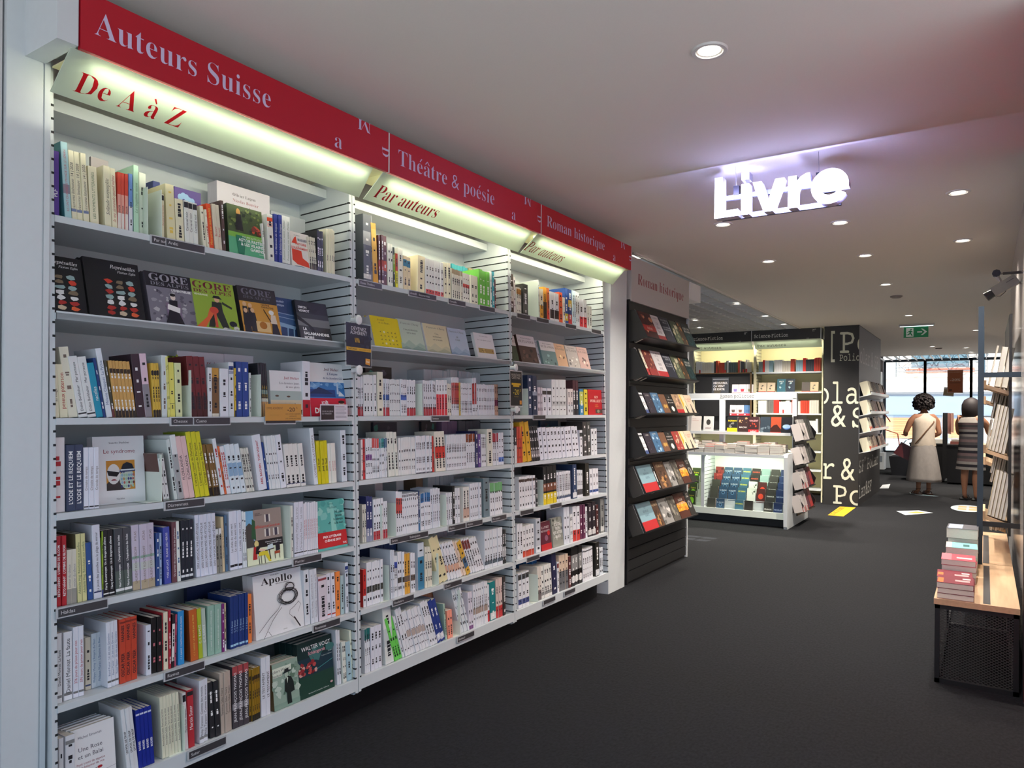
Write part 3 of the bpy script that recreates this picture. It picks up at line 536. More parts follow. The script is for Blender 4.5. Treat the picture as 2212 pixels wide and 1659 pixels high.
BOOKS = [
(1,'S','A',1.0188,0.0224,0.197,0,1,-0.015,0.135,'55398f','PLF','w','','s','','purple paperback with white emblem,top shelf of Swiss authors bay'),
(1,'S','A',1.0538,0.0206,0.229,-3.0,1,-0.015,0.135,'a9cfd6','ILS ONT CHANGÉ LE MONDE SUR LE LÉMAN','p','.33:.45:8d8796','','4f8f99','tall pale blue paperback with dark middle band,top shelf of Swiss authors bay'),
(1,'S','A',1.0759,0.0491,0.212,-2.9,3,-0.015,0.135,'ebe5c6','viceversa littérature  14 | 2020','k','.13:.17:7a86a8','i','','cream paperback with grey-black italic journal title,top shelf of Swiss authors bay'),
(1,'F','A',1.221,0.057,0.277,0.012,1,-0.2,0,'grey','b9b0b3','pale grey book half hidden behind the cream paperbacks,top shelf of Swiss authors bay'),
(1,'S','A',1.1281,0.0261,0.179,-2.2,1,-0.015,0.135,'ebe5c6','LES MOMENTS LITTERAIRES','e','','','','plain thick cream paperback with small green lettering,top shelf of Swiss authors bay'),
(1,'S','A',1.1721,0.0204,0.193,-1.5,1,-0.015,0.135,'ebe5c6','Solitude surpeuplée','k','','i','','cream paperback showing a printed back cover,top shelf of Swiss authors bay'),
(1,'S','A',1.1947,0.0175,0.192,-2.0,1,-0.015,0.135,'ebe5c6','Je me demande quand même','r','','i','','cream paperback with red italic title,top shelf of Swiss authors bay'),
(1,'S','A',1.2126,0.034,0.186,0,3,-0.015,0.135,'cf4b3a','ENSOR','k','0:.3:e6dcd4;.3:.62:e2a294','','','thin red and white marbled paperback,top shelf of Swiss authors bay'),
(1,'S','A',1.2474,0.0129,0.19,0,1,-0.015,0.135,'6f93cf','','k','0:.44:dfe2e6','','','thin pale blue and white paperback,top shelf of Swiss authors bay'),
(1,'S','A',1.263,0.0167,0.222,0,1,-0.015,0.135,'b9e0c3','La cinquième saison','e','','i','','tall mint green paperback,top shelf of Swiss authors bay'),
(1,'S','A',1.2893,0.0246,0.209,0,1,-0.03,0.135,'dfe6d6','','k','','','','white paperback behind the first metal divider,top shelf of Swiss authors bay'),
(1,'D','A',1.302,0.158,''),
(1,'S','A',1.3783,0.0262,0.219,0,1,-0.1,0.135,'2c3a73','','w','','','','dark blue book tucked behind the second metal divider,top shelf of Swiss authors bay'),
(1,'D','A',1.3497,0.161,''),
(1,'S','A',1.3578,0.0093,0.152,0,1,-0.015,0.135,'ebe5c6','Mon père sur mes épaules','r','.86:.97:222226','','',''),
(1,'S','A',1.3777,0.0312,0.191,-2.0,1,-0.015,0.135,'e6deb6','','y','','','','thick yellowish cream paperback,top shelf of Swiss authors bay'),
(1,'S','A',1.4101,0.0294,0.149,-2.1,1,-0.015,0.135,'ebe5c6','','k','','','','low cream paperback with faint small title,top shelf of Swiss authors bay'),
(1,'S','A',1.4413,0.052,0.15,-1.8,3,-0.015,0.135,'e6e8e4','Carnaval noir','k','.84:.97:222226','','','slim white paperback with black tab at top,top shelf of Swiss authors bay'),
(1,'F','A',1.4848,0.1046,0.237,0.012,1,-0.15,0,'arditi','4a3480','purple book with pale cloud drawing,standing behind,top shelf of Swiss authors bay'),
(1,'S','A',1.5135,0.0131,0.148,-5.1,1,-0.015,0.135,'e9e4cf','','k','','','',''),
(1,'S','A',1.5274,0.0079,0.138,-4.8,1,-0.015,0.135,'efe9d4','','r','','','',''),
(1,'S','A',1.5367,0.0174,0.161,-4.9,1,-0.015,0.135,'e4512b','Mon père sur mes épaules','y','','','','orange paperback with yellow lettering,top shelf of Swiss authors bay'),
(1,'S','A',1.5575,0.031,0.165,-5.0,2,-0.015,0.135,'dcd3c0','Bacouni','r','','','','beige paperback,top shelf of Swiss authors bay'),
(1,'S','A',1.5902,0.0132,0.186,-3.2,1,-0.015,0.135,'55423d','','w','','','','tall dark brown paperback,top shelf of Swiss authors bay'),
(1,'F','A',1.6172,0.1525,0.19,0.03,1,-0.02,5,'astor','3b4a35','green illustrated cover facing out with woman in garden,top shelf of Swiss authors bay'),
(1,'F','A',1.6913,0.2456,0.325,0.02,3,-0.2,0,'lugon','d5cfd9','tall white book with grey and red title standing behind,top shelf of Swiss authors bay'),
(1,'S','A',1.7681,0.0073,0.142,-4.1,1,-0.015,0.135,'e8e9e4','','e','','','',''),
(1,'S','A',1.7867,0.0269,0.183,-2.4,1,-0.015,0.135,'e9e8e2','','k','.85:.93:e4512b;.8:.81:e4512b;.77:.78:e4512b;.74:.75:e4512b','','','white paperback with orange block and stripes,top shelf of Swiss authors bay'),
(1,'S','A',1.8159,0.0348,0.192,0,2,-0.015,0.135,'2f3f8f','La Médecine du Sergent','w','','i','','slim royal blue paperback,top shelf of Swiss authors bay'),
(1,'S','A',1.8524,0.0407,0.195,0,2,-0.015,0.135,'e8ebe8','Pourtant pour une saison  Poèmes','e','.02:.04:222226','i','','slim white paperback with green italic title,top shelf of Swiss authors bay'),
(1,'F','A',1.9431,0.1803,0.267,0.015,1,-0.2,0,'grey','a9afb6','grey-blue book behind the red and white cover,top shelf of Swiss authors bay'),
(1,'F','A',1.9006,0.0949,0.146,0.02,1,-0.02,5,'buissier','e9e3df','white cover facing out with red torn shape,top shelf of Swiss authors bay'),
(1,'S','A',1.9919,0.0337,0.136,-4.4,4,-0.015,0.135,'e0d9c8','','k','0:.22:4a4038','','',''),
(1,'S','A',2.0275,0.0356,0.173,0,3,-0.015,0.135,'24262a','','w','','','',''),
(1,'S','A',2.0794,0.0472,0.192,0,4,-0.015,0.135,'ece7cd','Roman','k','','s','',''),
(1,'F','B',0.9348,0.1775,0.183,0.03,1,-0.004,14,'repr','e4e4e6','black cover with jumbled red objects,cut by upright,second shelf of Swiss authors bay'),
(1,'F','B',1.1164,0.1739,0.197,0.03,2,0.0,14,'repr','e4e4e6','black cover with jumbled red objects,shown whole,second shelf of Swiss authors bay'),
(1,'F','B',1.3095,0.1645,0.184,0.02,2,0.0,14,'gore1','e4e4e6','grey cover with dark dressed woman under arches,second shelf of Swiss authors bay'),
(1,'F','B',1.4701,0.1741,0.184,0.02,1,0.0,14,'gore2','e4e4e6','lime green cover with man in beret,second shelf of Swiss authors bay'),
(1,'F','B',1.662,0.1704,0.188,0.02,2,0.0,14,'gore3','e4e4e6','orange and black cover with people round a hearth,second shelf of Swiss authors bay'),
(1,'F','B',1.8199,0.1212,0.169,0.015,1,-0.03,12,'boudoir','e4e4e6','blue cover with bench by ship railing,second shelf of Swiss authors bay'),
(1,'F','B',1.9238,0.1659,0.167,0.015,1,0.0,14,'sala','e4e4e6','black cover with white title and lizard tail,second shelf of Swiss authors bay'),
(1,'S','C',1.0095,0.0089,0.172,-1.2,1,-0.015,0.135,'e8e4d2','','k','','','','cream paperback cut off by the left upright,third shelf of Swiss authors bay'),
(1,'S','C',1.0198,0.0152,0.159,-1.6,1,-0.015,0.135,'ebe5c6','au village','n','','','','low cream paperback with brown title,third shelf of Swiss authors bay'),
(1,'S','C',1.0375,0.0232,0.159,-3.1,1,-0.015,0.135,'ebe5c6','peseux paterson','r','','','','low cream paperback with red title,third shelf of Swiss authors bay'),
(1,'S','C',1.0618,0.0269,0.212,-7.2,1,-0.015,0.135,'e6e2cd','','n','','','','tall leaning cream paperback with printed back cover,third shelf of Swiss authors bay'),
(1,'S','C',1.0894,0.0513,0.186,-9.3,2,-0.015,0.135,'e4e6e6','Didier Burkhalter   Mer porteuse','k','.05:.075:222226','','','leaning white paperback with grey lettering,third shelf of Swiss authors bay'),
(1,'S','C',1.1414,0.0203,0.169,-9.6,1,-0.015,0.135,'1a93b3','nacelles','w','','','','leaning turquoise paperback,third shelf of Swiss authors bay'),
(1,'S','C',1.1626,0.0089,0.186,-9.3,1,-0.015,0.135,'1f3f7d','','w','','','','leaning navy blue paperback,third shelf of Swiss authors bay'),
(1,'S','C',1.1736,0.0176,0.216,-8.9,1,-0.015,0.135,'dfe5ee','Mélanie Chappuis  La Pythie','b','','','','tall leaning white paperback with blue title,third shelf of Swiss authors bay'),
(1,'S','C',1.1918,0.008,0.18,-8.5,1,-0.015,0.135,'46463a','','w','0:.2:6b3a3a','','',''),
(1,'S','C',1.2005,0.0684,0.18,-7.3,6,-0.015,0.135,'cfa25c','','w','0:.15:2a2724;.78:.86:3a2c1c','','','slim leaning ochre paperback with black foot,third shelf of Swiss authors bay'),
(1,'S','C',1.2696,0.0275,0.205,-5.4,1,-0.015,0.135,'3a2a33','','w','','','','thick dark aubergine paperback,third shelf of Swiss authors bay'),
(1,'S','C',1.2982,0.0226,0.208,-5.6,1,-0.015,0.135,'e3c7d6','','k','0:.52:8f8b92','','','pink paperback with grey photographed lower half,third shelf of Swiss authors bay'),
(1,'S','C',1.3236,0.0276,0.179,-2.9,3,-0.015,0.135,'d8b448','','k','0:.13:2a2724;.78:.86:2a2724','','',''),
(1,'S','C',1.3529,0.019,0.207,0,1,-0.015,0.135,'d3dcdd','','n','','','','tall pale grey-blue paperback,third shelf of Swiss authors bay'),
(1,'S','C',1.3732,0.0079,0.203,-2.2,2,-0.015,0.135,'e4df8d','','k','','','',''),
(1,'S','C',1.3823,0.0187,0.185,-1.5,1,-0.015,0.135,'e6df6f','','k','.24:.25:555544','','','bright yellow paperback with black lines,third shelf of Swiss authors bay'),
(1,'S','C',1.4022,0.023,0.184,-1.4,1,-0.015,0.135,'dde2ae','','k','','','','pale green paperback beside the metal divider,third shelf of Swiss authors bay'),
(1,'F','C',1.453,0.0611,0.22,0.01,1,-0.14,0,'leaf','c9cc2a','yellow edged book with dark green ornament behind,third shelf of Swiss authors bay'),
(1,'D','C',1.4498,0.161,''),
(1,'S','C',1.458,0.0707,0.211,-4.7,3,-0.015,0.135,'6b2627','','k','.0:.35:46201f','','','thick dark red paperback with photographed spine,third shelf of Swiss authors bay'),
(1,'F','C',1.5191,0.1949,0.247,0.015,1,-0.2,0,'dicker','dcd6de','white book with red title standing behind dark red paperbacks,third shelf of Swiss authors bay'),
(1,'F','C',1.7155,0.1324,0.248,0.015,1,-0.2,0,'dicker','d3d3dc','white book with red title standing behind the blue spines,third shelf of Swiss authors bay'),
(1,'S','C',1.5224,0.0161,0.175,0,1,-0.015,0.135,'e4e6ea','','k','','','','thin white paperback beside the dark red ones,third shelf of Swiss authors bay'),
(1,'S','C',1.5402,0.0289,0.175,0,1,-0.015,0.135,'7a5a3a','','k','0:.07:e3dccb;.8:1:c79545','','','brown and orange picture spine with white label,third shelf of Swiss authors bay'),
(1,'S','C',1.5705,0.0355,0.174,0,1,-0.015,0.135,'e2e4ec','','k','','','','white paperback with small upright title,third shelf of Swiss authors bay'),
(1,'S','C',1.6077,0.0206,0.199,0,1,-0.015,0.135,'dcdfe4','','k','.86:.93:2a3f7a;.83:.84:2a3f7a;.81:.82:2a3f7a;.79:.8:2a3f7a','','','tall white paperback with navy block and stripes,third shelf of Swiss authors bay'),
(1,'S','C',1.6291,0.0064,0.178,0,1,-0.015,0.135,'d9b646','','k','0:.13:2a2f44','','',''),
(1,'S','C',1.6379,0.0528,0.203,0,2,-0.015,0.135,'27488f','','w','','','','medium blue hardback,third shelf of Swiss authors bay'),
(1,'S','C',1.6919,0.0088,0.164,0,1,-0.015,0.135,'d5dad9','','k','','','',''),
(1,'D','C',1.7339,0.159,''),
(1,'S','C',1.744,0.0393,0.205,-3.2,4,-0.015,0.135,'26282d','Joël Dicker Le Tigre','y','0:.28:c9a070;.28:.34:cfd6d2;.42:.5:6d8f94','i','',''),
(1,'F','C',1.7943,0.1521,0.18,0.03,1,-0.02,4,'peres','e4e4e6','white cover facing out with seashore photograph,third shelf of Swiss authors bay'),
(1,'S','C',1.9449,0.04,0.223,0,1,-0.015,0.135,'dfe0e8','','k','0:.3:b9242f','','','tall white book with wide red foot,third shelf of Swiss authors bay'),
(1,'F','C',1.998,0.2032,0.227,0.03,1,-0.03,8,'enigme','e4e4e6','white and blue cover facing out with lake photograph,third shelf of Swiss authors bay'),
(1,'S','D',1.0106,0.0416,0.221,0,1,-0.015,0.135,'e2dbdc','','r','','','','very thick pinkish white book with printed front,fourth shelf of Swiss authors bay'),
(1,'S','D',1.0528,0.0512,0.198,0,2,-0.015,0.135,'38435e',"L'ODE ET LE REQUIEM",'w','','s','','navy paperback with white lettering,fourth shelf of Swiss authors bay'),
(1,'S','D',1.1046,0.0437,0.188,0,3,-0.015,0.135,'e6e7f2','Croisée de temps','n','.03:.05:222226','','','slim white paperback before the face-out cover,fourth shelf of Swiss authors bay'),
(1,'F','D',1.1694,0.1661,0.219,0.035,1,-0.09,3,'syndrome','e4e4e6','large white cover facing out with painted hat and mask,fourth shelf of Swiss authors bay'),
(1,'D','D',1.3415,0.156,''),
(1,'S','D',1.3539,0.0244,0.16,-7.7,2,-0.015,0.135,'98a39f','','k','.04:.9:dfe2e2','','6a4a44','thin grey paperback with rounded white label,fourth shelf of Swiss authors bay'),
(1,'S','D',1.3942,0.0125,0.206,-7.7,1,-0.015,0.135,'d0dad8','','k','','','','tall leaning grey-green paperback,fourth shelf of Swiss authors bay'),
(1,'S','D',1.4082,0.0203,0.22,-7.9,1,-0.015,0.135,'e2e4e4','','k','0:.7:a9abad','','','tall leaning white paperback with grey picture,fourth shelf of Swiss authors bay'),
(1,'S','D',1.4295,0.0404,0.215,-9.0,2,-0.015,0.135,'e4c3c2','FLORILANDA','k','','','','leaning pale pink paperback,fourth shelf of Swiss authors bay'),
(1,'S','D',1.472,0.0552,0.23,-9.2,3,-0.015,0.135,'d7d02c',"L'étrange roman de Marianne",'k','','','9fae2a','tall leaning yellow paperback,fourth shelf of Swiss authors bay'),
(1,'S','D',1.5288,0.0409,0.184,-9.4,3,-0.015,0.135,'7d5f33','','w','0:.16:26231f;.7:.78:4a381d','','','slim leaning brown paperback with black foot,fourth shelf of Swiss authors bay'),
(1,'S','D',1.5712,0.0144,0.204,-9.6,1,-0.015,0.135,'dfe3e8','','r','','','','tall leaning white paperback beside brown ones,fourth shelf of Swiss authors bay'),
(1,'S','D',1.5864,0.008,0.176,-9.5,1,-0.015,0.135,'df6f42','','k','','','',''),
(1,'S','D',1.5952,0.0184,0.176,-9.5,2,-0.015,0.135,'e6e6ec','','r','','','',''),
(1,'S','D',1.6147,0.06,0.181,-9.8,3,-0.015,0.135,'dbe6ee','','k','.35:.62:8fb0d0','','','white paperback with blue shaded edge,fourth shelf of Swiss authors bay'),
(1,'S','D',1.676,0.0364,0.164,-9.5,4,-0.015,0.135,'d9d8cf','','k','','','',''),
(1,'S','D',1.7322,0.0384,0.211,-8.2,1,-0.015,0.135,'dfe3ee','ABEL BACHEN   TON VIGNOT','r','','s','','tall thick white paperback with red and black title,fourth shelf of Swiss authors bay'),
(1,'S','D',1.7718,0.0083,0.183,-8.4,1,-0.015,0.135,'20478a','','w','','','',''),
(1,'S','D',1.7814,0.0508,0.208,-7.1,5,-0.015,0.135,'e2e5e8','','k','','','',''),
(1,'S','D',1.8335,0.0257,0.209,-7.3,1,-0.015,0.135,'e3e5ee','','k','','','','tall white paperback after the tight run,fourth shelf of Swiss authors bay'),
(1,'S','D',1.8601,0.0954,0.171,-5.7,4,-0.015,0.135,'e3e1de','','k','.07:.09:2a3560','','','low cream-white paperback with tiny blue mark,fourth shelf of Swiss authors bay'),
(1,'S','D',1.9979,0.0205,0.232,-5.7,1,-0.015,0.135,'dfe5ee',"L'OMBRE DE LA CLÉMENCE",'n','','','','very tall white paperback with grey printed cover,fourth shelf of Swiss authors bay'),
(1,'S','D',2.0199,0.0558,0.177,-3.1,3,-0.015,0.135,'d6c91c','José Gsell','k','','s','',''),
(1,'S','D',2.0768,0.0443,0.166,-2.7,3,-0.015,0.135,'e6e6de','survivante','r','','','',''),
(1,'S','D',2.1487,0.03,0.219,-1.7,1,-0.015,0.135,'d9dfe8','','k','','','','tall pale blue-white paperback by the right upright,fourth shelf of Swiss authors bay'),
(1,'S','E',1.0165,0.0085,0.176,0,1,-0.015,0.135,'d8cfcb','','k','','','','pinkish thin paperback against the left upright,fifth shelf of Swiss authors bay'),
(1,'S','E',1.0256,0.0264,0.206,0,2,-0.015,0.135,'b11e2a',"RETO HÄNNY   L'OMBRE DE BLOOM",'w','','s','','red paperback with white lettering,fifth shelf of Swiss authors bay'),
(1,'S','E',1.0528,0.0282,0.162,0,2,-0.015,0.135,'d9d4c4','sentier du silence','g','0:.28:9a978f','','','low cream paperback with grey lower part,fifth shelf of Swiss authors bay'),
(1,'S','E',1.0823,0.0291,0.205,-1.4,2,-0.015,0.135,'d8d399','Adelaïde Hug  Révolution aux confins','e','','','6b6a50','pale yellow paperback with dark cover side,fifth shelf of Swiss authors bay'),
(1,'S','E',1.113,0.0161,0.175,-2.1,1,-0.015,0.135,'2c5191','','w','','','','royal blue paperback between cream and white spines,fifth shelf of Swiss authors bay'),
(1,'S','E',1.1304,0.0239,0.226,-1.5,1,-0.015,0.135,'d8dae6','La jeune des jumelles ou le piège du miroir','k','.08:.1:2a3560','','','thick tall white paperback with small lettering,fifth shelf of Swiss authors bay'),
(1,'S','E',1.1547,0.0044,0.203,0,1,-0.015,0.135,'8fae2f','','k','0:.12:3f3f8f','','',''),
(1,'S','E',1.1595,0.0362,0.205,-1.5,2,-0.015,0.135,'1c1b1e','Harry Koumrouyan  Un si dangereux silence','w','.03:.05:dddddd','s','','black paperback with white serif lettering,fifth shelf of Swiss authors bay'),
(1,'S','E',1.1964,0.0545,0.205,-1.5,2,-0.015,0.135,'44474d',"Harry Koumrouyan   L'Impératrice des Indes",'w','.04:.08:e4e4e4;.0:.04:55615b;.08:.35:55615b','s','','thick slate grey paperback with white lettering,fifth shelf of Swiss authors bay'),
(1,'S','E',1.2519,0.0754,0.209,-1.4,3,-0.015,0.135,'c8bfd1','LAURENT KOUTAISSOFF      ATLAS','n','0:.14:b3a489;.3:.42:c3c8c4;.48:.52:8aa89a','','','lilac paperback with misty green landscape,fifth shelf of Swiss authors bay'),
(1,'S','E',1.3276,0.011,0.175,0,1,-0.015,0.135,'2b4a86','','w','','','','thin blue paperback beside the lilac ones,fifth shelf of Swiss authors bay'),
(1,'S','E',1.3395,0.0079,0.172,0,1,-0.015,0.135,'9fb4d6','','k','','','',''),
(1,'S','E',1.3561,0.024,0.189,-1.7,1,-0.015,0.135,'4650a8','YVES LAPLACE   PLAINE DES HÉROS','w','','','3a4da0','thick violet-blue paperback,fifth shelf of Swiss authors bay'),
(1,'S','E',1.3823,0.0184,0.203,0,1,-0.015,0.135,'6a424a','Du quartier des saveurs à la rue des parfumeurs','w','','','','tall maroon paperback,fifth shelf of Swiss authors bay'),
(1,'S','E',1.4017,0.0123,0.203,-1.6,1,-0.015,0.135,'e3e6e0','','b','','','','tall white paperback right of the maroon one,fifth shelf of Swiss authors bay'),
(1,'S','E',1.4155,0.046,0.203,0,3,-0.015,0.135,'1f2833','','w','.05:.09:d9dde2','','','slim blue-black paperback with white emblem,fifth shelf of Swiss authors bay'),
(1,'S','E',1.4738,0.0766,0.215,-1.5,5,-0.015,0.135,'d8dbea',"2050 L'APOCALYPSE HELVÉTIQUE",'k','','','','white paperback with grey block lettering,fifth shelf of Swiss authors bay'),
(1,'S','E',1.5507,0.0231,0.158,-1.3,2,-0.015,0.135,'8d8a80','','k','.86:1:dfe0e2','','',''),
(1,'S','E',1.5747,0.0113,0.197,-1.6,1,-0.015,0.135,'d9c7a2','Cuisine et légendes de Genève','n','','','','tan paperback with grey cover side,fifth shelf of Swiss authors bay'),
(1,'S','E',1.5871,0.0094,0.202,-1.3,1,-0.015,0.135,'50708f','','k','','','',''),
(1,'S','E',1.6048,0.0522,0.213,-1.3,3,-0.015,0.135,'dde0ee','Le châle du vent vert','k','.05:.09:222226','','','white paperback with black square emblem,fifth shelf of Swiss authors bay'),
(1,'S','E',1.6587,0.0167,0.206,-1.4,2,-0.015,0.135,'dfe6ea','','k','','','',''),
(1,'F','E',1.6809,0.1629,0.203,0.02,1,-0.02,5,'balance','e4e4e6','cartoon cover facing out,woman at cafe table,fifth shelf of Swiss authors bay'),
(1,'D','E',1.8637,0.206,''),
(1,'S','E',1.877,0.0109,0.204,0,1,-0.015,0.135,'e3e5dc','','k','','','',''),
(1,'S','E',1.892,0.0475,0.215,0,2,-0.015,0.135,'d9dbe8','Christophe Meyer   Le trou','g','.06:.08:222226','','','white paperback with faint grey title,fifth shelf of Swiss authors bay'),
(1,'S','E',1.9406,0.0715,0.207,0,7,-0.015,0.135,'e0dfe7','TU LIRAS SUR MES MURS','r','.06:.08:555555','','',''),
(1,'F','E',2.0173,0.1608,0.205,0.025,1,-0.02,8,'nuit','e4e4e6','teal cover facing out with red prize band,fifth shelf of Swiss authors bay'),
(1,'S','F',1.0223,0.0156,0.204,0,1,-0.015,0.135,'d2d4d7','Daniel Monnat  La faute','k','.07:.11:777777','','','grey-white paperback against the left upright,sixth shelf of Swiss authors bay'),
(1,'S','F',1.0448,0.0239,0.201,0,1,-0.015,0.135,'e2e4ea','Daniel Monnat  La faute','k','.07:.11:777777','','','thick white paperback with black emblem,sixth shelf of Swiss authors bay'),
(1,'S','F',1.0706,0.0306,0.21,0,2,-0.015,0.135,'dee1ec','376 jours de prison pour rien','r','.06:.09:777777','','','white paperback with red lettering,sixth shelf of Swiss authors bay'),
(1,'S','F',1.1218,0.0169,0.16,0,1,-0.05,0.135,'c9c2b0','','k','.07:.1:33406a','','','beige paperback pushed back on the shelf,sixth shelf of Swiss authors bay'),
(1,'S','F',1.1393,0.0329,0.168,0,2,-0.05,0.135,'c9d0d6',"Philippe Muray  L'Empire du Bien",'b','','','','grey-white paperback with blue lettering,pushed back,sixth shelf of Swiss authors bay'),
(1,'S','F',1.169,0.0371,0.202,-1.2,3,-0.015,0.135,'dde1ec','Raoul Pastor   Un été avec Geronimo','b','.07:.1:666666','','','white paperback with blue-grey lettering,sixth shelf of Swiss authors bay'),
(1,'S','F',1.2065,0.0577,0.201,0,3,-0.015,0.135,'c2452d','OSCAR PEER          HANNES','k','.93:.96:7d2a1f','s','','bright orange-red paperback with black lettering,sixth shelf of Swiss authors bay'),
(1,'S','F',1.2915,0.017,0.162,0,1,-0.015,0.135,'d3d8e5','','k','','','','thick white paperback before the black spines,sixth shelf of Swiss authors bay'),
(1,'S','F',1.3115,0.0349,0.181,0,2,-0.015,0.135,'151416','','p','','','','black paperback with pink lettering,sixth shelf of Swiss authors bay'),
(1,'S','F',1.3472,0.0039,0.189,0,1,-0.015,0.135,'9f2430','','k','','','',''),
(1,'S','F',1.3515,0.0158,0.19,0,1,-0.015,0.135,'dfd5bc','','k','','','','cream paperback between red spines,sixth shelf of Swiss authors bay'),
(1,'S','F',1.368,0.0076,0.194,0,1,-0.015,0.135,'b02536','','w','','','',''),
(1,'S','F',1.3769,0.0109,0.177,1.7,1,-0.015,0.135,'2a2227','','k','.12:.82:e6e2dc','','','black spine with rounded white label,sixth shelf of Swiss authors bay'),
(1,'S','F',1.3887,0.0075,0.173,1.9,1,-0.015,0.135,'b54f6a','','k','','','',''),
(1,'S','F',1.4034,0.023,0.18,0,1,-0.015,0.135,'2f8ccc','C. F. RAMUZ  CONSTRUCTION DE LA MAISON','w','','','','bright blue paperback with white lettering,sixth shelf of Swiss authors bay'),
(1,'S','F',1.4469,0.0305,0.176,-2.1,1,-0.015,0.135,'bf602a','C. F. RAMUZ  LA BEAUTÉ SUR LA TERRE','y','','','8a3f18','thick burnt orange paperback with white sticker,sixth shelf of Swiss authors bay'),
(1,'S','F',1.4787,0.0167,0.174,-2.3,1,-0.015,0.135,'a8b82f','C. F. RAMUZ','w','','','','lime green paperback,sixth shelf of Swiss authors bay'),
(1,'S','F',1.4962,0.0161,0.17,-2.3,1,-0.015,0.135,'b3c2b4','C. F. RAMUZ','w','','','','pale green-grey paperback,sixth shelf of Swiss authors bay'),
(1,'S','F',1.5134,0.053,0.174,0,2,-0.015,0.135,'8fb3a3','C. F. RAMUZ  POSÉES LES UNES À CÔTÉ DES AUTRES','w','','','','sage green paperback,sixth shelf of Swiss authors bay'),
(1,'S','F',1.5669,0.0107,0.17,0,1,-0.015,0.135,'7a2a72','','w','','','',''),
(1,'S','F',1.5784,0.0079,0.17,0,1,-0.015,0.135,'b9ad8d','','k','0:.22:e0e2e4','','',''),
(1,'S','F',1.6014,0.0758,0.19,0,6,-0.015,0.135,'1d3775','C. F. Ramuz','c','.04:.08:9cc4dc','','',''),
(1,'S','F',1.6784,0.0175,0.18,0,1,-0.015,0.135,'e8803f','','k','','','','orange paperback beside the drawn portrait cover,sixth shelf of Swiss authors bay'),
(1,'F','F',1.7137,0.2268,0.237,0.03,2,-0.02,5,'apollo','e4e4e6','large white cover facing out with drawn woman,sixth shelf of Swiss authors bay'),
(1,'F','F',1.5629,0.1398,0.374,0.02,1,-0.22,0,'navyf','232f57','navy book with pale serif name standing behind,sixth shelf of Swiss authors bay'),
(1,'S','F',1.9443,0.0274,0.221,-1.4,1,-0.015,0.135,'d9dce2','','k','','','','white paperback right of the drawn portrait cover,sixth shelf of Swiss authors bay'),
(1,'S','F',1.9735,0.037,0.218,-1.7,2,-0.015,0.135,'d9dce4',"Nicolas Kissling   Sol froid d'exils sans fin",'g','','','','slim white paperback with grey title,sixth shelf of Swiss authors bay'),
(1,'S','F',2.0134,0.0461,0.182,-1.4,1,-0.015,0.135,'d8cdd6','','k','.9:.95:8f4048','','','pinkish white paperback with red dot,sixth shelf of Swiss authors bay'),
(1,'S','F',2.0614,0.0424,0.185,-1.4,2,-0.015,0.135,'dfdce6','','k','.07:.1:b33a3a','','','white paperback with red emblem at foot,sixth shelf of Swiss authors bay'),
(1,'S','F',2.1053,0.0257,0.184,0,1,-0.015,0.135,'ee8a45','','k','','','','orange paperback near the right upright,sixth shelf of Swiss authors bay'),
(1,'S','F',2.133,0.0189,0.162,0,1,-0.015,0.135,'a9c3c6','','k','','','',''),
(1,'S','F',2.1583,0.0184,0.213,0,1,-0.015,0.135,'d3dae2','','k','.86:.93:2a3f7a;.83:.84:2a3f7a;.81:.82:2a3f7a','','','tall white paperback with navy block and stripes,sixth shelf of Swiss authors bay'),
(1,'S','G',1.0277,0.0139,0.185,0,1,-0.015,0.135,'cfd0d4','','k','','','','grey-white book cut off by the left upright,bottom shelf of Swiss authors bay'),
(1,'S','G',1.0464,0.0272,0.185,0,1,-0.015,0.135,'dcdde2','','k','.86:.92:888888','','','thick white book with squared emblem,bottom shelf of Swiss authors bay'),
(1,'F','G',1.0695,0.1263,0.188,0.02,4,-0.02,5,'rose','e4e4e6','white cover facing out with red lips and red band,bottom shelf of Swiss authors bay'),
(1,'S','G',1.2285,0.0381,0.208,-5.9,3,-0.015,0.135,'dde0e4','UN POIL DE TROP','k','','s','','leaning white paperback with black lettering,bottom shelf of Swiss authors bay'),
(1,'S','G',1.2667,0.0511,0.189,-3.3,4,-0.015,0.135,'1b2c92','BODIES','w','.9:.93:c9cfe6','s','','deep blue paperback with white lettering,bottom shelf of Swiss authors bay'),
(1,'S','G',1.3447,0.0653,0.204,-2.7,6,-0.015,0.135,'dfdec6','Anne-Sophie Subilia  Parti voir les bêtes','k','','','','slim cream paperback with black lettering,bottom shelf of Swiss authors bay'),
(1,'D','G',1.4144,0.154,''),
(1,'S','G',1.4224,0.0127,0.193,-2.4,1,-0.015,0.135,'dbd6d6','Martin Suter  Elephant','k','.84:.96:222226','','','white paperback with black tab right of divider,bottom shelf of Swiss authors bay'),
(1,'S','G',1.4364,0.0232,0.196,-1.5,1,-0.015,0.135,'b5313a','Martin Suter','w','.9:.97:222226','','','red paperback with black tab,bottom shelf of Swiss authors bay'),
(1,'S','G',1.4763,0.0343,0.215,0,2,-0.015,0.135,'d9dbe4','Philip Tarassov  Comme des moitiés','k','.06:.1:888888','','','thick white paperback with curved emblem,bottom shelf of Swiss authors bay'),
(1,'S','G',1.5208,0.0386,0.196,-2.8,2,-0.015,0.135,'2a2a2e','','w','.8:.81:888888','','','black paperback with silver lines,bottom shelf of Swiss authors bay'),
(1,'S','G',1.5616,0.0449,0.214,-1.4,3,-0.015,0.135,'b8a99c','Terminus Gilles Thiéry','k','','','','beige-grey paperback with dark lettering,bottom shelf of Swiss authors bay'),
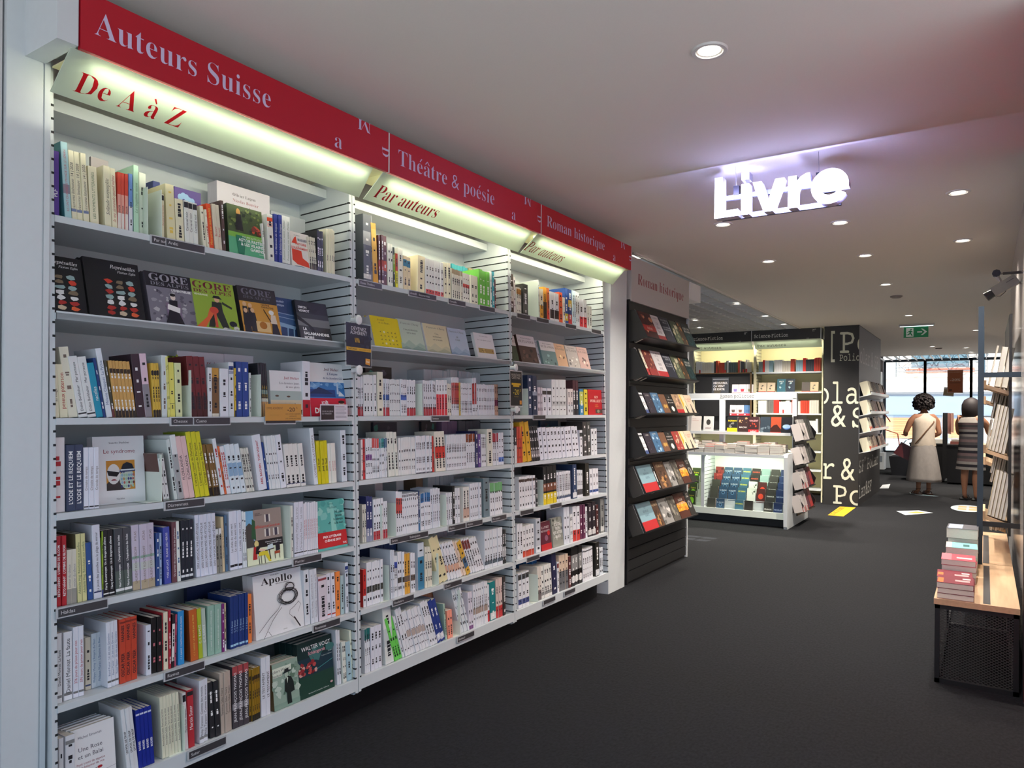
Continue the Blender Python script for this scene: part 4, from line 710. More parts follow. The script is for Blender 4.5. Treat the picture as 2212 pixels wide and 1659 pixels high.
(1,'S','G',1.6089,0.0693,0.222,0,3,-0.015,0.135,'443f44','JEAN-FRANÇOIS THOMAS','w','.86:1:a4474a;.3:.4:8d8a8f','','','black photographed spine with red top,bottom shelf of Swiss authors bay'),
(1,'S','G',1.6799,0.0474,0.192,0,5,-0.015,0.135,'93701f','','k','0:.12:26231f;.78:.86:4a381d','','',''),
(1,'S','G',1.7309,0.0416,0.22,0,2,-0.015,0.135,'dadce4','LE TESTAMENT','k','','','','tall white paperback before the photo cover,bottom shelf of Swiss authors bay'),
(1,'F','G',1.7915,0.1223,0.174,0.03,3,-0.02,5,'walser','e4e4e6','grey-green photo cover facing out,man in hat,bottom shelf of Swiss authors bay'),
(1,'F','G',1.9154,0.18,0.218,0.03,4,-0.02,5,'vogt','e4e4e6','dark green cover facing out with red flowers,bottom shelf of Swiss authors bay'),
(1,'S','G',2.1103,0.0234,0.229,-1.9,2,-0.015,0.135,'d8dbe2','','k','','','',''),
(1,'S','G',2.1382,0.0247,0.173,-2.0,2,-0.015,0.135,'dfe3d8','','k','','','',''),
(1,'S','G',2.1647,0.0278,0.166,-2.1,1,-0.015,0.135,'a9c6d0','','k','','','','pale paperback with blue swirl pattern,bottom shelf of Swiss authors bay'),
(1,'S','G',2.194,0.0183,0.211,-4.8,2,-0.015,0.135,'dfe3cf','','k','','','',''),
(2,'S','A',2.2907,0.0491,0.303,0,1,-0.015,0.2,'565b63','','w','.05:.12:d5d5d5;.55:.75:9a9da3','','',''),
(2,'S','A',2.3416,0.0111,0.307,0,1,-0.015,0.18,'6f7278','','k','','','',''),
(2,'S','A',2.3546,0.0337,0.275,-2.7,1,-0.015,0.13,'d79f3e','','k','.3:.9:dfb258','','',''),
(2,'S','A',2.3902,0.0305,0.229,0,2,-0.015,0.13,'43262b','','w','.05:.1:ddd0d0;.3:.5:9a3d35','','',''),
(2,'S','A',2.4226,0.0232,0.232,0,1,-0.015,0.13,'5a3334','','w','.3:.5:c0523a','','',''),
(2,'S','A',2.4478,0.0344,0.2,0,2,-0.015,0.13,'e9ebe6','','k','','','',''),
(2,'S','A',2.4851,0.0119,0.191,0,1,-0.015,0.13,'2c3a2c','','w','.4:.8:7aa04a','','',''),
(2,'S','A',2.5001,0.0171,0.165,0,1,-0.015,0.13,'d5cf3a','','k','.5:1:b73a30','','',''),
(2,'S','A',2.5191,0.0346,0.195,0,1,-0.015,0.13,'e9e9e2','','k','','','',''),
(2,'S','A',2.5558,0.0541,0.163,0,2,-0.015,0.13,'e4d3b4','','k','.7:.9:3a7a9a','','',''),
(2,'S','A',2.6131,0.094,0.187,2.9,1,-0.015,0.13,'efe4c4','','k','','','',''),
(2,'S','A',2.7149,0.141,0.181,0,6,-0.015,0.13,'e6e7ea','','k','.04:.16:b94a50','','',''),
(2,'S','A',2.8594,0.0565,0.186,0,2,-0.015,0.13,'ebe6cf','','k','','','',''),
(2,'S','A',2.9232,0.0948,0.164,0,5,-0.015,0.13,'dfdcd2','','k','.84:1:a08f78','','',''),
(2,'S','A',3.0206,0.0594,0.158,0,3,-0.015,0.13,'e8e5e0','','k','.52:.64:c8504e','','',''),
(2,'S','A',3.0839,0.0733,0.158,0,2,-0.015,0.13,'e9e6d8','','k','','','',''),
(2,'S','A',3.1599,0.1053,0.2,0,3,-0.015,0.13,'69b04a','','w','','','',''),
(2,'S','A',3.268,0.0171,0.207,0,1,-0.015,0.13,'e6ebe9','','k','','','',''),
(2,'S','A',3.288,0.023,0.209,0,1,-0.015,0.13,'3f9fae','','w','','','',''),
(2,'S','A',3.3139,0.0145,0.17,0,1,-0.015,0.13,'6a2a30','','w','','','',''),
(2,'S','A',3.1257,0.1482,0.246,0,6,-0.17,0.13,'2f8f9a','','w','','','',''),
(2,'S','A',3.3281,0.0645,0.26,0,2,-0.2,0.13,'a99f80','','k','','','',''),
(2,'S','C',2.2454,0.0341,0.174,0,3,-0.015,0.13,'e3e4ea','','k','0:.24:a8333a','','',''),
(2,'S','C',2.281,0.0829,0.183,0,4,-0.015,0.13,'e2e4e6','','k','','','',''),
(2,'S','C',2.368,0.038,0.2,0,1,-0.015,0.13,'e5e2cf','','k','','','',''),
(2,'S','C',2.4084,0.0372,0.171,0,3,-0.015,0.13,'e3e4ea','','k','.42:.57:3f63b0;0:.23:b0343c','','',''),
(2,'S','C',2.4473,0.0722,0.169,0,6,-0.015,0.13,'dfe1e3','','k','','','',''),
(2,'S','C',2.5212,0.0464,0.172,0,3,-0.015,0.13,'e3e4ea','','k','.43:.57:4a6ac0','','',''),
(2,'S','C',2.5694,0.0612,0.171,0,4,-0.015,0.13,'e3e4ea','','k','0:.22:b03a42','','',''),
(2,'S','C',2.6918,0.0953,0.172,-1.8,6,-0.015,0.13,'e3e4ea','','k','0:.24:b0343c','','',''),
(2,'D','C',2.6614,0.156,''),
(2,'S','C',2.7891,0.0793,0.18,0,4,-0.015,0.13,'f0f0f2','','k','0:.6:dd3a46','','',''),
(2,'S','C',2.8704,0.035,0.163,0,2,-0.015,0.13,'e6e0d2','','k','','','',''),
(2,'S','C',2.9096,0.0623,0.199,0,5,-0.015,0.13,'e3e4ea','','k','.3:.86:c04a44','','',''),
(2,'S','C',2.9751,0.0086,0.173,0,1,-0.015,0.13,'dcb765','','k','','','',''),
(2,'S','C',2.9858,0.0957,0.17,0,7,-0.015,0.13,'e3e4ea','','k','','','',''),
(2,'S','C',3.0849,0.0386,0.2,0,3,-0.015,0.13,'e3e4ea','','k','.3:.86:b8433f','','',''),
(2,'S','C',3.127,0.1662,0.17,0,11,-0.015,0.13,'e0e1e8','','k','','','',''),
(2,'S','C',3.2956,0.0347,0.174,0,2,-0.015,0.13,'caa38a','','k','.3:.5:8a3a5a','','',''),
(2,'F','C',2.477,0.1826,0.244,0.018,1,-0.2,0,'dark','2c2a2c',''),
(2,'S','C',2.9088,0.1962,0.248,0,6,-0.2,0.13,'ccd0d6','','k','','','',''),
(2,'S','C',3.1106,0.0904,0.255,0,4,-0.2,0.13,'c9cdd3','','k','','','',''),
(2,'S','C',3.2125,0.2051,0.252,0,8,-0.2,0.13,'c5ccd4','','k','','','',''),
(2,'S','D',2.259,0.0121,0.176,0,1,-0.015,0.13,'e5dcdc','','k','','','',''),
(2,'S','D',2.2727,0.0153,0.178,0,1,-0.015,0.13,'c22f30','','k','','','',''),
(2,'S','D',2.2895,0.0389,0.18,0,3,-0.015,0.13,'e3e4ea','','k','.46:.6:7a4a8a','','',''),
(2,'S','D',2.33,0.0461,0.178,0,5,-0.015,0.13,'e3e4ea','','k','.76:1:d05a58','','',''),
(2,'S','D',2.3777,0.0268,0.177,0,3,-0.015,0.13,'e3e4ea','','k','.76:1:3f8f90','','',''),
(2,'S','D',2.4061,0.0172,0.177,0,2,-0.015,0.13,'e3e4ea','','k','.76:1:24557a','','',''),
(2,'S','D',2.4349,0.0658,0.204,-3.5,3,-0.015,0.13,'e3e4da','','k','','','',''),
(2,'S','D',2.5024,0.1175,0.177,0,8,-0.015,0.13,'e2e2e2','','k','','','',''),
(2,'S','D',2.6217,0.1227,0.181,0,8,-0.015,0.13,'e3e4ea','','k','.0:.03:55555f','','',''),
(2,'S','D',2.7483,0.0136,0.177,-1.8,1,-0.015,0.13,'c2382f','','k','','','',''),
(2,'S','D',2.7706,0.0847,0.201,-2.8,3,-0.015,0.13,'e9e4d6','','k','.33:.63:cf3a30','','',''),
(2,'S','D',2.8573,0.1668,0.18,0,12,-0.015,0.13,'e3e4ea','','k','.0:.2:dfdfe6','','',''),
(2,'S','D',3.0274,0.0748,0.18,0,4,-0.015,0.13,'e3e4ea','','k','.76:1:8a4a2a','','',''),
(2,'S','D',3.1045,0.0228,0.195,0,1,-0.015,0.13,'2c2f5a','','w','','','',''),
(2,'S','D',3.1319,0.0231,0.179,0,1,-0.015,0.13,'6a4a90','','w','.3:.6:4a3a78','','',''),
(2,'S','D',3.1596,0.047,0.177,0,3,-0.015,0.13,'e3e4ea','','k','','','',''),
(2,'S','D',3.2126,0.0517,0.204,0,1,-0.015,0.13,'e6e4d6','','k','','','',''),
(2,'S','D',3.2691,0.053,0.179,0,3,-0.015,0.13,'e3e4ea','','k','.72:1:a8333f','','',''),
(2,'S','D',3.3246,0.0478,0.18,0,2,-0.015,0.13,'dfe2ec','','k','.1:.24:4a6fc0','','',''),
(2,'F','D',2.5265,0.1658,0.251,0.018,1,-0.2,0,'dark','3a3744',''),
(2,'F','D',2.8809,0.1206,0.252,0.018,1,-0.2,0,'dark','2f2f38',''),
(2,'S','D',3.0543,0.1394,0.252,0,5,-0.2,0.13,'8a6f90','','k','','','',''),
(2,'S','D',3.2125,0.2428,0.252,0,7,-0.21,0.13,'6a6a72','','w','','','',''),
(2,'S','E',2.2652,0.0206,0.165,0,2,-0.015,0.13,'d9d5c8','','k','','','',''),
(2,'S','E',2.2881,0.0396,0.199,0,2,-0.015,0.13,'2f386a','','w','0:.28:8f94ac','','',''),
(2,'S','E',2.3309,0.0639,0.184,0,4,-0.015,0.13,'e3e4ea','','k','0:.22:b0343c','','',''),
(2,'D','E',2.3746,0.154,''),
(2,'S','E',2.3964,0.0245,0.168,0,2,-0.015,0.13,'e3e4ea','','k','0:.24:b0343c','','',''),
(2,'D','E',2.4627,0.153,''),
(2,'S','E',2.4778,0.0428,0.203,0,3,-0.015,0.13,'e3e4ea','','k','.5:.85:c4453f','','',''),
(2,'S','E',2.5232,0.1151,0.187,0,8,-0.015,0.13,'e3e4ea','','k','.92:.98:8a8a92','','',''),
(2,'S','E',2.6401,0.011,0.193,0,1,-0.015,0.13,'2c3f6a','','w','.0:.3:3f6f9a','','',''),
(2,'S','E',2.653,0.0724,0.179,0,5,-0.015,0.13,'e3e4ea','','k','.75:1:2f6aa0','','',''),
(2,'S','E',2.7283,0.0701,0.194,0,5,-0.015,0.13,'dcdee6','','k','','','',''),
(2,'D','E',2.8339,0.155,''),
(2,'S','E',2.8505,0.0492,0.163,0,3,-0.015,0.13,'dfe0e6','','k','','','',''),
(2,'S','E',2.9018,0.0188,0.194,0,1,-0.015,0.13,'1f1f22','','w','','','',''),
(2,'S','E',2.9226,0.0402,0.182,0,2,-0.015,0.13,'e3e4ea','','k','','','',''),
(2,'S','E',2.9907,0.0536,0.179,0,2,-0.015,0.13,'e5e2dc','','k','.1:.4:c8a898','','',''),
(2,'S','E',3.0476,0.1043,0.194,0,5,-0.015,0.13,'dde0e8','','k','.1:.2:c9ccd4','','',''),
(2,'S','E',3.1612,0.0709,0.212,0,1,-0.015,0.13,'6f828a','','k','','','',''),
(2,'S','E',3.2345,0.1258,0.179,0,6,-0.015,0.13,'e3e4ea','','k','.72:1:6fae72','','',''),
(2,'S','E',2.4536,0.136,0.24,0,1,-0.2,0.13,'cfc8cc','','k','','','',''),
(2,'S','E',2.6029,0.1417,0.234,0,1,-0.2,0.13,'c9cdd2','','k','','','',''),
(2,'S','E',2.754,0.137,0.234,0,1,-0.2,0.13,'7a6450','','k','','','',''),
(2,'S','E',2.9317,0.0944,0.234,0,3,-0.2,0.13,'c3ccd2','','k','','','',''),
(2,'S','E',3.0368,0.1214,0.24,0,5,-0.2,0.13,'bac4cc','','k','','','',''),
(2,'S','E',3.1639,0.2383,0.203,0,4,-0.2,0.13,'c6d0d8','','k','','','',''),
(2,'S','F',2.2652,0.0183,0.165,0,1,-0.015,0.13,'c8312c','','k','.0:.3:dfe0e6','','',''),
(2,'S','F',2.2851,0.1041,0.189,0,6,-0.015,0.13,'e3e4ea','','k','.3:.45:5a5a50','','',''),
(2,'D','F',2.4128,0.159,''),
(2,'S','F',2.4367,0.0251,0.223,0,2,-0.015,0.13,'d5dae4','','k','','','',''),
(2,'S','F',2.4634,0.0212,0.192,0,2,-0.015,0.13,'e3e4ea','','k','.7:.85:2f4aa8','','',''),
(2,'S','F',2.4863,0.0439,0.203,0,3,-0.015,0.13,'e3e4ea','','k','.3:.42:4a463f','','',''),
(2,'S','F',2.5319,0.0396,0.19,0,2,-0.015,0.13,'dba43f','','k','.3:.45:6a5a50','','',''),
(2,'S','F',2.5733,0.0314,0.186,0,2,-0.015,0.13,'e3e4ea','','k','.3:.45:6a5a50','','',''),
(2,'S','F',2.6301,0.0462,0.224,0,1,-0.015,0.13,'cfd8e2','','k','0:.7:3f7fa0','','',''),
(2,'S','F',2.68,0.0531,0.196,0,3,-0.015,0.13,'e1dccb','','k','','','',''),
(2,'D','F',2.7645,0.155,''),
(2,'S','F',2.7866,0.0731,0.246,-19.3,2,-0.015,0.13,'ded4a8','','k','','','',''),
(2,'S','F',2.8617,0.1044,0.209,-22.6,5,-0.015,0.13,'e3e4ea','','k','.2:.4:d6a890','','',''),
(2,'S','F',2.9683,0.0432,0.202,-23.1,2,-0.015,0.13,'e6cfbc','','k','','','',''),
(2,'S','F',3.0148,0.033,0.201,-25.5,1,-0.015,0.13,'d3a63f','','k','.2:.5:4a6a8a','','',''),
(2,'S','F',3.0511,0.0562,0.207,-23.4,3,-0.015,0.13,'e3e4ea','','k','.7:.95:7a3a34','','',''),
(2,'S','F',3.1096,0.0647,0.2,-23.2,3,-0.015,0.13,'e3e4ea','','k','','','',''),
(2,'S','F',3.179,0.1678,0.207,0,7,-0.015,0.13,'dde1e8','','k','.1:.2:55606a','','',''),
(2,'S','F',3.3493,0.033,0.19,0,2,-0.015,0.13,'2a2a2c','','w','.2:.5:b8b8bc','','',''),
(2,'S','F',2.4992,0.1397,0.224,0,6,-0.16,0.13,'3a4a7a','','w','','','',''),
(2,'S','F',2.7418,0.4348,0.248,0,14,-0.22,0.13,'b9c3cc','','k','','','',''),
(2,'S','G',2.2704,0.0322,0.193,0,3,-0.015,0.13,'e3e4ea','','k','.75:1:1f6a68','','',''),
(2,'S','G',2.3057,0.0711,0.192,0,3,-0.015,0.13,'dcdde8','','k','','','',''),
(2,'S','G',2.3833,0.0699,0.269,-4.0,1,-0.015,0.13,'e0e2de','','k','.3:.6:c9d0d0','','',''),
(2,'S','G',2.4574,0.0527,0.216,-17.8,3,-0.015,0.13,'6fd05a','','k','','','',''),
(2,'S','G',2.5118,0.0138,0.213,-17.4,1,-0.015,0.13,'e3e4ea','','k','','','',''),
(2,'S','G',2.53,0.0413,0.246,-17.0,2,-0.015,0.13,'e3e4ea','','k','','','',''),
(2,'S','G',2.574,0.1332,0.222,-17.1,9,-0.015,0.13,'e3e4ea','','k','.4:.55:b8a8a0','','',''),
(2,'S','G',2.7101,0.0568,0.239,-19.2,3,-0.015,0.13,'e3e4ea','','k','','','',''),
(2,'S','G',2.7698,0.0564,0.231,-19.3,2,-0.015,0.13,'2c3f85','','w','.05:.2:d0d4e0','','',''),
(2,'S','G',2.8282,0.0141,0.183,-4.9,1,-0.015,0.13,'a9c3b0','','k','','','',''),
(2,'S','G',2.8474,0.0419,0.142,-2.7,2,-0.015,0.13,'ef9a84','','k','','','',''),
(2,'D','G',2.9328,0.23,''),
(2,'S','G',2.9533,0.0724,0.248,-17.0,5,-0.015,0.13,'dfe3e8','','k','','','',''),
(2,'S','G',3.029,0.0366,0.196,-3.3,2,-0.015,0.13,'dcd6e2','','k','.0:.1:7a4a80','','',''),
(2,'S','G',3.0678,0.1289,0.226,0,7,-0.015,0.13,'e3e4ea','','k','.3:.45:a89488','','',''),
(2,'S','G',3.1991,0.019,0.201,0,1,-0.015,0.13,'e3e4ea','','k','0:.3:c0353a','','',''),
(2,'S','G',3.2205,0.0532,0.21,-1.6,1,-0.015,0.13,'1f7d80','','w','.02:.2:d9dcdc','','',''),
(2,'S','G',3.2786,0.0646,0.215,0,3,-0.015,0.13,'d9c3bc','','k','0:.3:c03f40','','',''),
(2,'S','G',3.3457,0.0279,0.218,0,2,-0.015,0.13,'3a3432','','w','','','',''),
(2,'S','G',2.7723,0.1389,0.214,0,3,-0.16,0.13,'c98a6a','','k','','','',''),
(3,'S','A',3.4721,0.0373,0.227,0,1,-0.015,0.13,'3a2620','','w','.3:.6:cfc6bc','','',''),
(3,'S','A',3.5125,0.022,0.215,0,1,-0.015,0.13,'e6dfdf','','k','','','',''),
(3,'S','A',3.5377,0.0544,0.158,0,3,-0.015,0.13,'e8e6dc','','k','.75:.95:c98a3f','','',''),
(3,'S','A',3.6018,0.0624,0.189,0,1,-0.015,0.13,'3c3c3a','','w','.1:.4:5a5a55','','',''),
(3,'D','A',3.7651,0.231,''),
(3,'S','A',3.7903,0.0105,0.241,0,1,-0.015,0.13,'e3e4ea','','k','','','',''),
(3,'S','A',3.8043,0.0424,0.188,0,1,-0.015,0.13,'e9e2c8','','k','0:.45:d99a30','','',''),
(3,'S','A',3.8503,0.0432,0.206,0,1,-0.015,0.13,'e0a030','','k','0:.55:33261f','','',''),
(3,'S','A',3.8971,0.0292,0.206,0,1,-0.015,0.13,'c8652c','','k','0:.3:d5402c','','',''),
(3,'S','A',3.93,0.1087,0.187,0,2,-0.015,0.13,'e3e4ea','','k','.1:.4:3a2a26','','',''),
(3,'S','A',4.0425,0.0463,0.2,0,1,-0.015,0.13,'dd5a30','','k','','','',''),
(3,'S','A',4.0927,0.0274,0.172,0,1,-0.015,0.13,'efe9dc','','k','','','',''),
(3,'S','A',4.1241,0.0437,0.239,0,1,-0.015,0.13,'2c4f95','','w','.1:.3:d5c040','','',''),
(3,'S','A',4.1718,0.0485,0.237,0,1,-0.015,0.13,'27437f','','w','0:.3:c0353a;.5:.7:d5b040','','',''),
(3,'S','A',4.2244,0.0453,0.239,0,2,-0.015,0.13,'cfe4ee','','k','','','',''),
(3,'S','A',4.2738,0.0503,0.236,0,2,-0.015,0.13,'e4e9ea','','k','','','',''),
(3,'S','A',4.3283,0.099,0.194,0,2,-0.015,0.13,'e3e4ea','','k','0:.38:c8363c','','',''),
(3,'S','A',4.4361,0.0666,0.162,0,2,-0.015,0.13,'e2e6dd','','k','','','',''),
(3,'S','C',3.485,0.0742,0.118,0,4,-0.015,0.13,'e3e4ea','','k','0:.2:55585f','','',''),
(3,'D','C',3.6269,0.159,''),
(3,'S','C',3.6485,0.0487,0.242,0,1,-0.015,0.13,'2c3a58','','w','','','',''),
(3,'S','C',3.7001,0.0526,0.24,0,1,-0.015,0.13,'26304a','','w','.5:.6:9aa0b0','','',''),
(3,'S','C',3.7586,0.0568,0.17,0,3,-0.015,0.13,'cfc6cc','','k','','','',''),
(3,'S','C',3.8185,0.105,0.167,0,2,-0.015,0.13,'e3e4ea','','k','.76:.9:3f3a38','','',''),
(3,'S','C',3.9297,0.1894,0.228,0,4,-0.015,0.13,'dfe2e2','','k','.25:.4:c4c6c6','','',''),
(3,'S','C',4.1327,0.0757,0.172,0,2,-0.015,0.13,'e0d6d2','','k','0:.4:d9dadc','','',''),
(3,'S','C',4.2119,0.0779,0.233,0,2,-0.015,0.13,'4a2a30','','w','0:.7:2a2a2e','','',''),
(3,'S','C',4.2933,0.0617,0.175,0,1,-0.015,0.13,'3f7fa8','','w','.4:.9:b8c060','','',''),
(3,'S','C',4.3624,0.0594,0.174,0,1,-0.015,0.13,'dcc53f','','k','','','',''),
(3,'F','C',4.439,0.2454,0.177,0.05,1,-0.02,2,'follett','b02a2c',''),
(3,'S','D',3.4856,0.0268,0.207,0,1,-0.015,0.13,'3a3a3e','','w','0:.5:e2e2e4','','',''),
(3,'S','D',3.5151,0.0627,0.21,0,4,-0.015,0.13,'c84a38','','k','','','',''),
(3,'S','D',3.5806,0.0929,0.241,-8.0,2,-0.015,0.13,'d9a72c','','k','','','',''),
(3,'S','D',3.6792,0.0966,0.211,-9.8,4,-0.015,0.13,'221f24','','w','.1:.3:8a8488','','',''),
(3,'S','D',3.7788,0.5071,0.2,-7.4,11,-0.015,0.13,'e0e2ec','','k','','','',''),
(3,'S','D',4.2895,0.0398,0.176,0,1,-0.015,0.13,'e3e4ea','','k','.75:.9:3a3a36','','',''),
(3,'S','D',4.3365,0.0627,0.231,-2.2,1,-0.015,0.13,'43403f','','w','','','',''),
(3,'S','D',4.403,0.0527,0.232,-2.3,1,-0.015,0.13,'4a4a48','','w','','','',''),
(3,'S','D',4.4595,0.0888,0.181,0,2,-0.015,0.13,'dfe2e6','','k','','','',''),
(3,'F','D',4.0859,0.2351,0.244,0.018,1,-0.2,0,'dark','2f4560',''),
(3,'S','D',4.4097,0.2058,0.232,0,1,-0.18,0.13,'2c2625','','w','','','',''),
(3,'S','E',3.528,0.1825,0.191,0,6,-0.015,0.13,'e3e4ea','','k','.84:.92:4a3a34','','',''),
(3,'S','E',3.7134,0.0205,0.173,0,1,-0.015,0.13,'2a2a2e','','w','','','',''),
(3,'D','E',3.7826,0.157,''),
(3,'S','E',3.8053,0.1649,0.236,0,4,-0.015,0.13,'1c1a1b','','w','0:.3:d9bf1e;.35:.55:7a4a35','','',''),
(3,'S','E',3.9766,0.1793,0.189,0,8,-0.015,0.13,'e3e4ea','','k','.1:.18:4a5570','','',''),
(3,'S','E',4.1628,0.0802,0.226,0,1,-0.015,0.13,'2c3f62','','w','.03:.18:d8dade','','',''),
(3,'S','E',4.2465,0.0753,0.183,0,3,-0.015,0.13,'e3e4ea','','k','.1:.3:55555a','','',''),
(3,'S','E',4.3255,0.0924,0.224,0,1,-0.015,0.13,'29261f','','w','','','',''),
(3,'S','E',4.4254,0.1308,0.18,0,3,-0.015,0.13,'e3e4ea','','k','.1:.2:3f5a9a','','',''),
(3,'S','E',3.7966,0.2451,0.237,0,1,-0.16,0.13,'1f1f22','','w','','','',''),
(3,'S','F',3.5002,0.0597,0.202,0,2,-0.015,0.13,'e3e4ea','','k','','','',''),
(3,'S','F',3.5626,0.1239,0.182,0,4,-0.015,0.13,'e3e3e6','','k','.0:.2:c04a34','','',''),
(3,'S','F',3.6938,0.0689,0.208,0,1,-0.015,0.17,'bfc4cc','','k','.02:.2:e4e6ea','','',''),
(3,'F','F',3.7799,0.1223,0.175,0.02,1,-0.02,5,'part','8a2a3a',''),
(3,'F','F',3.921,0.1373,0.183,0.02,1,-0.02,5,'quatre','8f9088',''),
(3,'S','F',4.0543,0.0738,0.239,0,2,-0.015,0.13,'d9dde6','','k','','','',''),
(3,'S','F',4.1349,0.0377,0.185,0,2,-0.015,0.13,'dfe0e2','','k','','','',''),
(3,'S','F',4.1796,0.095,0.229,0,2,-0.015,0.13,'e3e4ea','','k','0:.32:c0352c','','',''),
(3,'S','F',4.2782,0.0726,0.231,0,2,-0.015,0.13,'5f2a48','','w','','','',''),
(3,'S','F',4.3544,0.0296,0.21,0,1,-0.015,0.13,'e3e4ea','','k','','','',''),
(3,'S','F',4.3952,0.1102,0.231,0,2,-0.015,0.13,'2a2028','','w','.05:.2:d0d0d0','','',''),
(3,'S','F',4.5092,0.039,0.206,0,1,-0.015,0.13,'4a2020','','w','','','',''),
(3,'S','F',4.5561,0.1451,0.241,0,2,-0.015,0.13,'8a8c88','','k','.05:.2:cfd0cc','','',''),
(3,'S','F',3.8337,0.2968,0.203,0,2,-0.18,0.13,'4a4a50','','w','','','',''),
(3,'S','G',3.5071,0.1128,0.205,0,3,-0.015,0.13,'e3e4ea','','k','.1:.25:3f4a80;.8:.95:4a4a4a','','',''),
(3,'D','G',3.701,0.163,''),
(3,'S','G',3.7204,0.0472,0.203,0,2,-0.015,0.13,'d8cfc6','','k','0:.3:6a6060','','',''),
(3,'S','G',3.7706,0.1221,0.198,-3.2,4,-0.015,0.13,'e3e3de','','k','.1:.2:8a8a8a','','',''),
(3,'S','G',3.8958,0.0601,0.254,-3.2,1,-0.015,0.13,'2a2a4a','','w','','','',''),
(3,'S','G',3.959,0.0225,0.192,0,1,-0.015,0.13,'e3e4ea','','k','.8:.95:7a3a40','','',''),
(3,'S','G',3.988,0.1122,0.227,0,3,-0.015,0.13,'d9c3ac','','k','0:.55:6a6c70','','',''),
(3,'S','G',4.1036,0.0339,0.204,0,1,-0.015,0.13,'5a3030','','w','','','',''),
(3,'S','G',4.1409,0.1545,0.251,0,3,-0.015,0.13,'1a1819','','w','.1:.25:d5d5d5;.4:.8:8a8a8a','','',''),
(3,'S','G',4.2991,0.1558,0.218,0,5,-0.015,0.13,'e3e4ea','','k','.9:.94:55555a','','',''),
(3,'S','G',4.4625,0.0852,0.235,0,1,-0.015,0.13,'26231f','','w','.02:.2:cfd3d8','','',''),
(3,'S','G',4.5517,0.0596,0.186,0,2,-0.015,0.13,'d3dae2','','k','','','',''),
(3,'S','G',3.6347,0.2179,0.222,0,1,-0.1,0.13,'2f6fb0','','w','','','',''),
(2,'F','B',2.3624,0.1884,0.156,0.03,2,-0.02,14,'soleil','e4e4e6','yellow cover with rows of leaf marks,second shelf of theatre and poetry bay'),
(2,'F','B',2.5447,0.1716,0.161,0.018,1,-0.02,14,'cheng1','e4e4e6','pale green cover with misty hills,second shelf of theatre and poetry bay'),
(2,'F','B',2.7306,0.1932,0.159,0.02,1,-0.02,14,'cheng2','e4e4e6','cream cover with misty hills,second shelf of theatre and poetry bay'),
(2,'F','B',2.9154,0.1666,0.155,0.018,1,-0.02,14,'cheng3','e4e4e6','pale blue cover with misty hills,second shelf of theatre and poetry bay'),
(2,'F','B',3.1527,0.1803,0.151,0.018,1,-0.02,14,'vrai','e4e4e6','white cover with small gold picture strip,second shelf of theatre and poetry bay'),
(3,'F','B',3.4823,0.0836,0.169,0.018,1,-0.02,14,'outl','39452f','dark green photographed cover,partly hidden at the upright,second shelf of historical novel bay'),
(3,'F','B',3.5935,0.1987,0.182,0.035,1,-0.02,14,'outl','4a342c','brown cover with crowd of figures,second shelf of historical novel bay'),
(3,'F','B',3.802,0.0759,0.167,0.018,1,-0.035,14,'outl','a9adb3',''),
(3,'F','B',3.8467,0.1865,0.165,0.018,1,-0.02,14,'outl','6f8a88','teal grey cover with two riders,second shelf of historical novel bay'),
(3,'F','B',4.0298,0.1372,0.162,0.018,1,-0.02,14,'outl','dcb48e','orange misty cover,second shelf of historical novel bay'),
(3,'F','B',4.1774,0.1592,0.162,0.018,1,-0.02,14,'outl','c9c2b8','pale cover with gold star,second shelf of historical novel bay'),
(3,'F','B',4.3403,0.1494,0.164,0.018,1,-0.02,14,'outl','d9b8ac','pink and gold cover by the pillar,second shelf of historical novel bay'),
]
ndiv = {}
for q in BOOKS:
    if q[1] == 'D': ndiv[(q[0], q[2])] = ndiv.get((q[0], q[2]), 0)+1
cnt = {}
for q in BOOKS:
    if q[1] == 'S': spine_book(q[0], *q[2:])
    elif q[1] == 'F': face_book(q[0], *q[2:])
    else:
        key = (q[0], q[2]); cnt[key] = cnt.get(key, 0)+1
        divider(q[0], q[2], q[3], q[4], ('first from the left on ' if cnt[key] == 1 else 'second from the left on ') if ndiv[key] > 1 else 'on ')
# ---------------------------------------------------------------- cards on the shelves and hanging offers
def card(name, y0, y1, z0, z1, label, parts):
    t = empty(name, TILT @ Vector((.014, (y0+y1)/2, z0)), 0, label, 'card')
    o = Matrix.Translation(-t.location) @ TILT
    b = MB(); b.X = o; b.box(.012, .0135, y0, y1, z0, z1); b.box(.0, .012, y0+.01, y1-.01, z0, z0+.002); b.build('acrylic_holder', 'acryl', t)
    b = MB(); b.X = o; a = Art(b, y1-y0, z1-z0)
    parts(a); bb = MB(); bb.X = o @ Matrix.Translation((.0142, y0, z0)); bb.v = []
    q = MB(); q.X = o @ Matrix.Translation((.0142, y0, z0)); a2 = Art(q, y1-y0, z1-z0); parts(a2); q.build('printed_card', 'print', t)
def c1(a):
    a.r(.0, .0, 1, 1, 'c9924a'); a.t('OFFRE ADHÉRENT', .03, .68, .19, '6a4a3a', '', wd=.45); a.t('-20', .6, .55, .34, '5a3f33', 'b', wd=.22); a.t('%', .85, .72, .16, '5a3f33')
    for i, s in enumerate(('SUR L’UN DES 5 DERNIERS', 'ROMANS DE', 'JOËL DICKER AU CHOIX')): a.t(s, .76, .36-.14*i, .11, '6a4a3a', '', 'c', wd=.42 if i != 1 else .2)
    a.t('POUR TOUT ACHAT', .12, .3, .09, 'b07f3e', '', wd=.26)
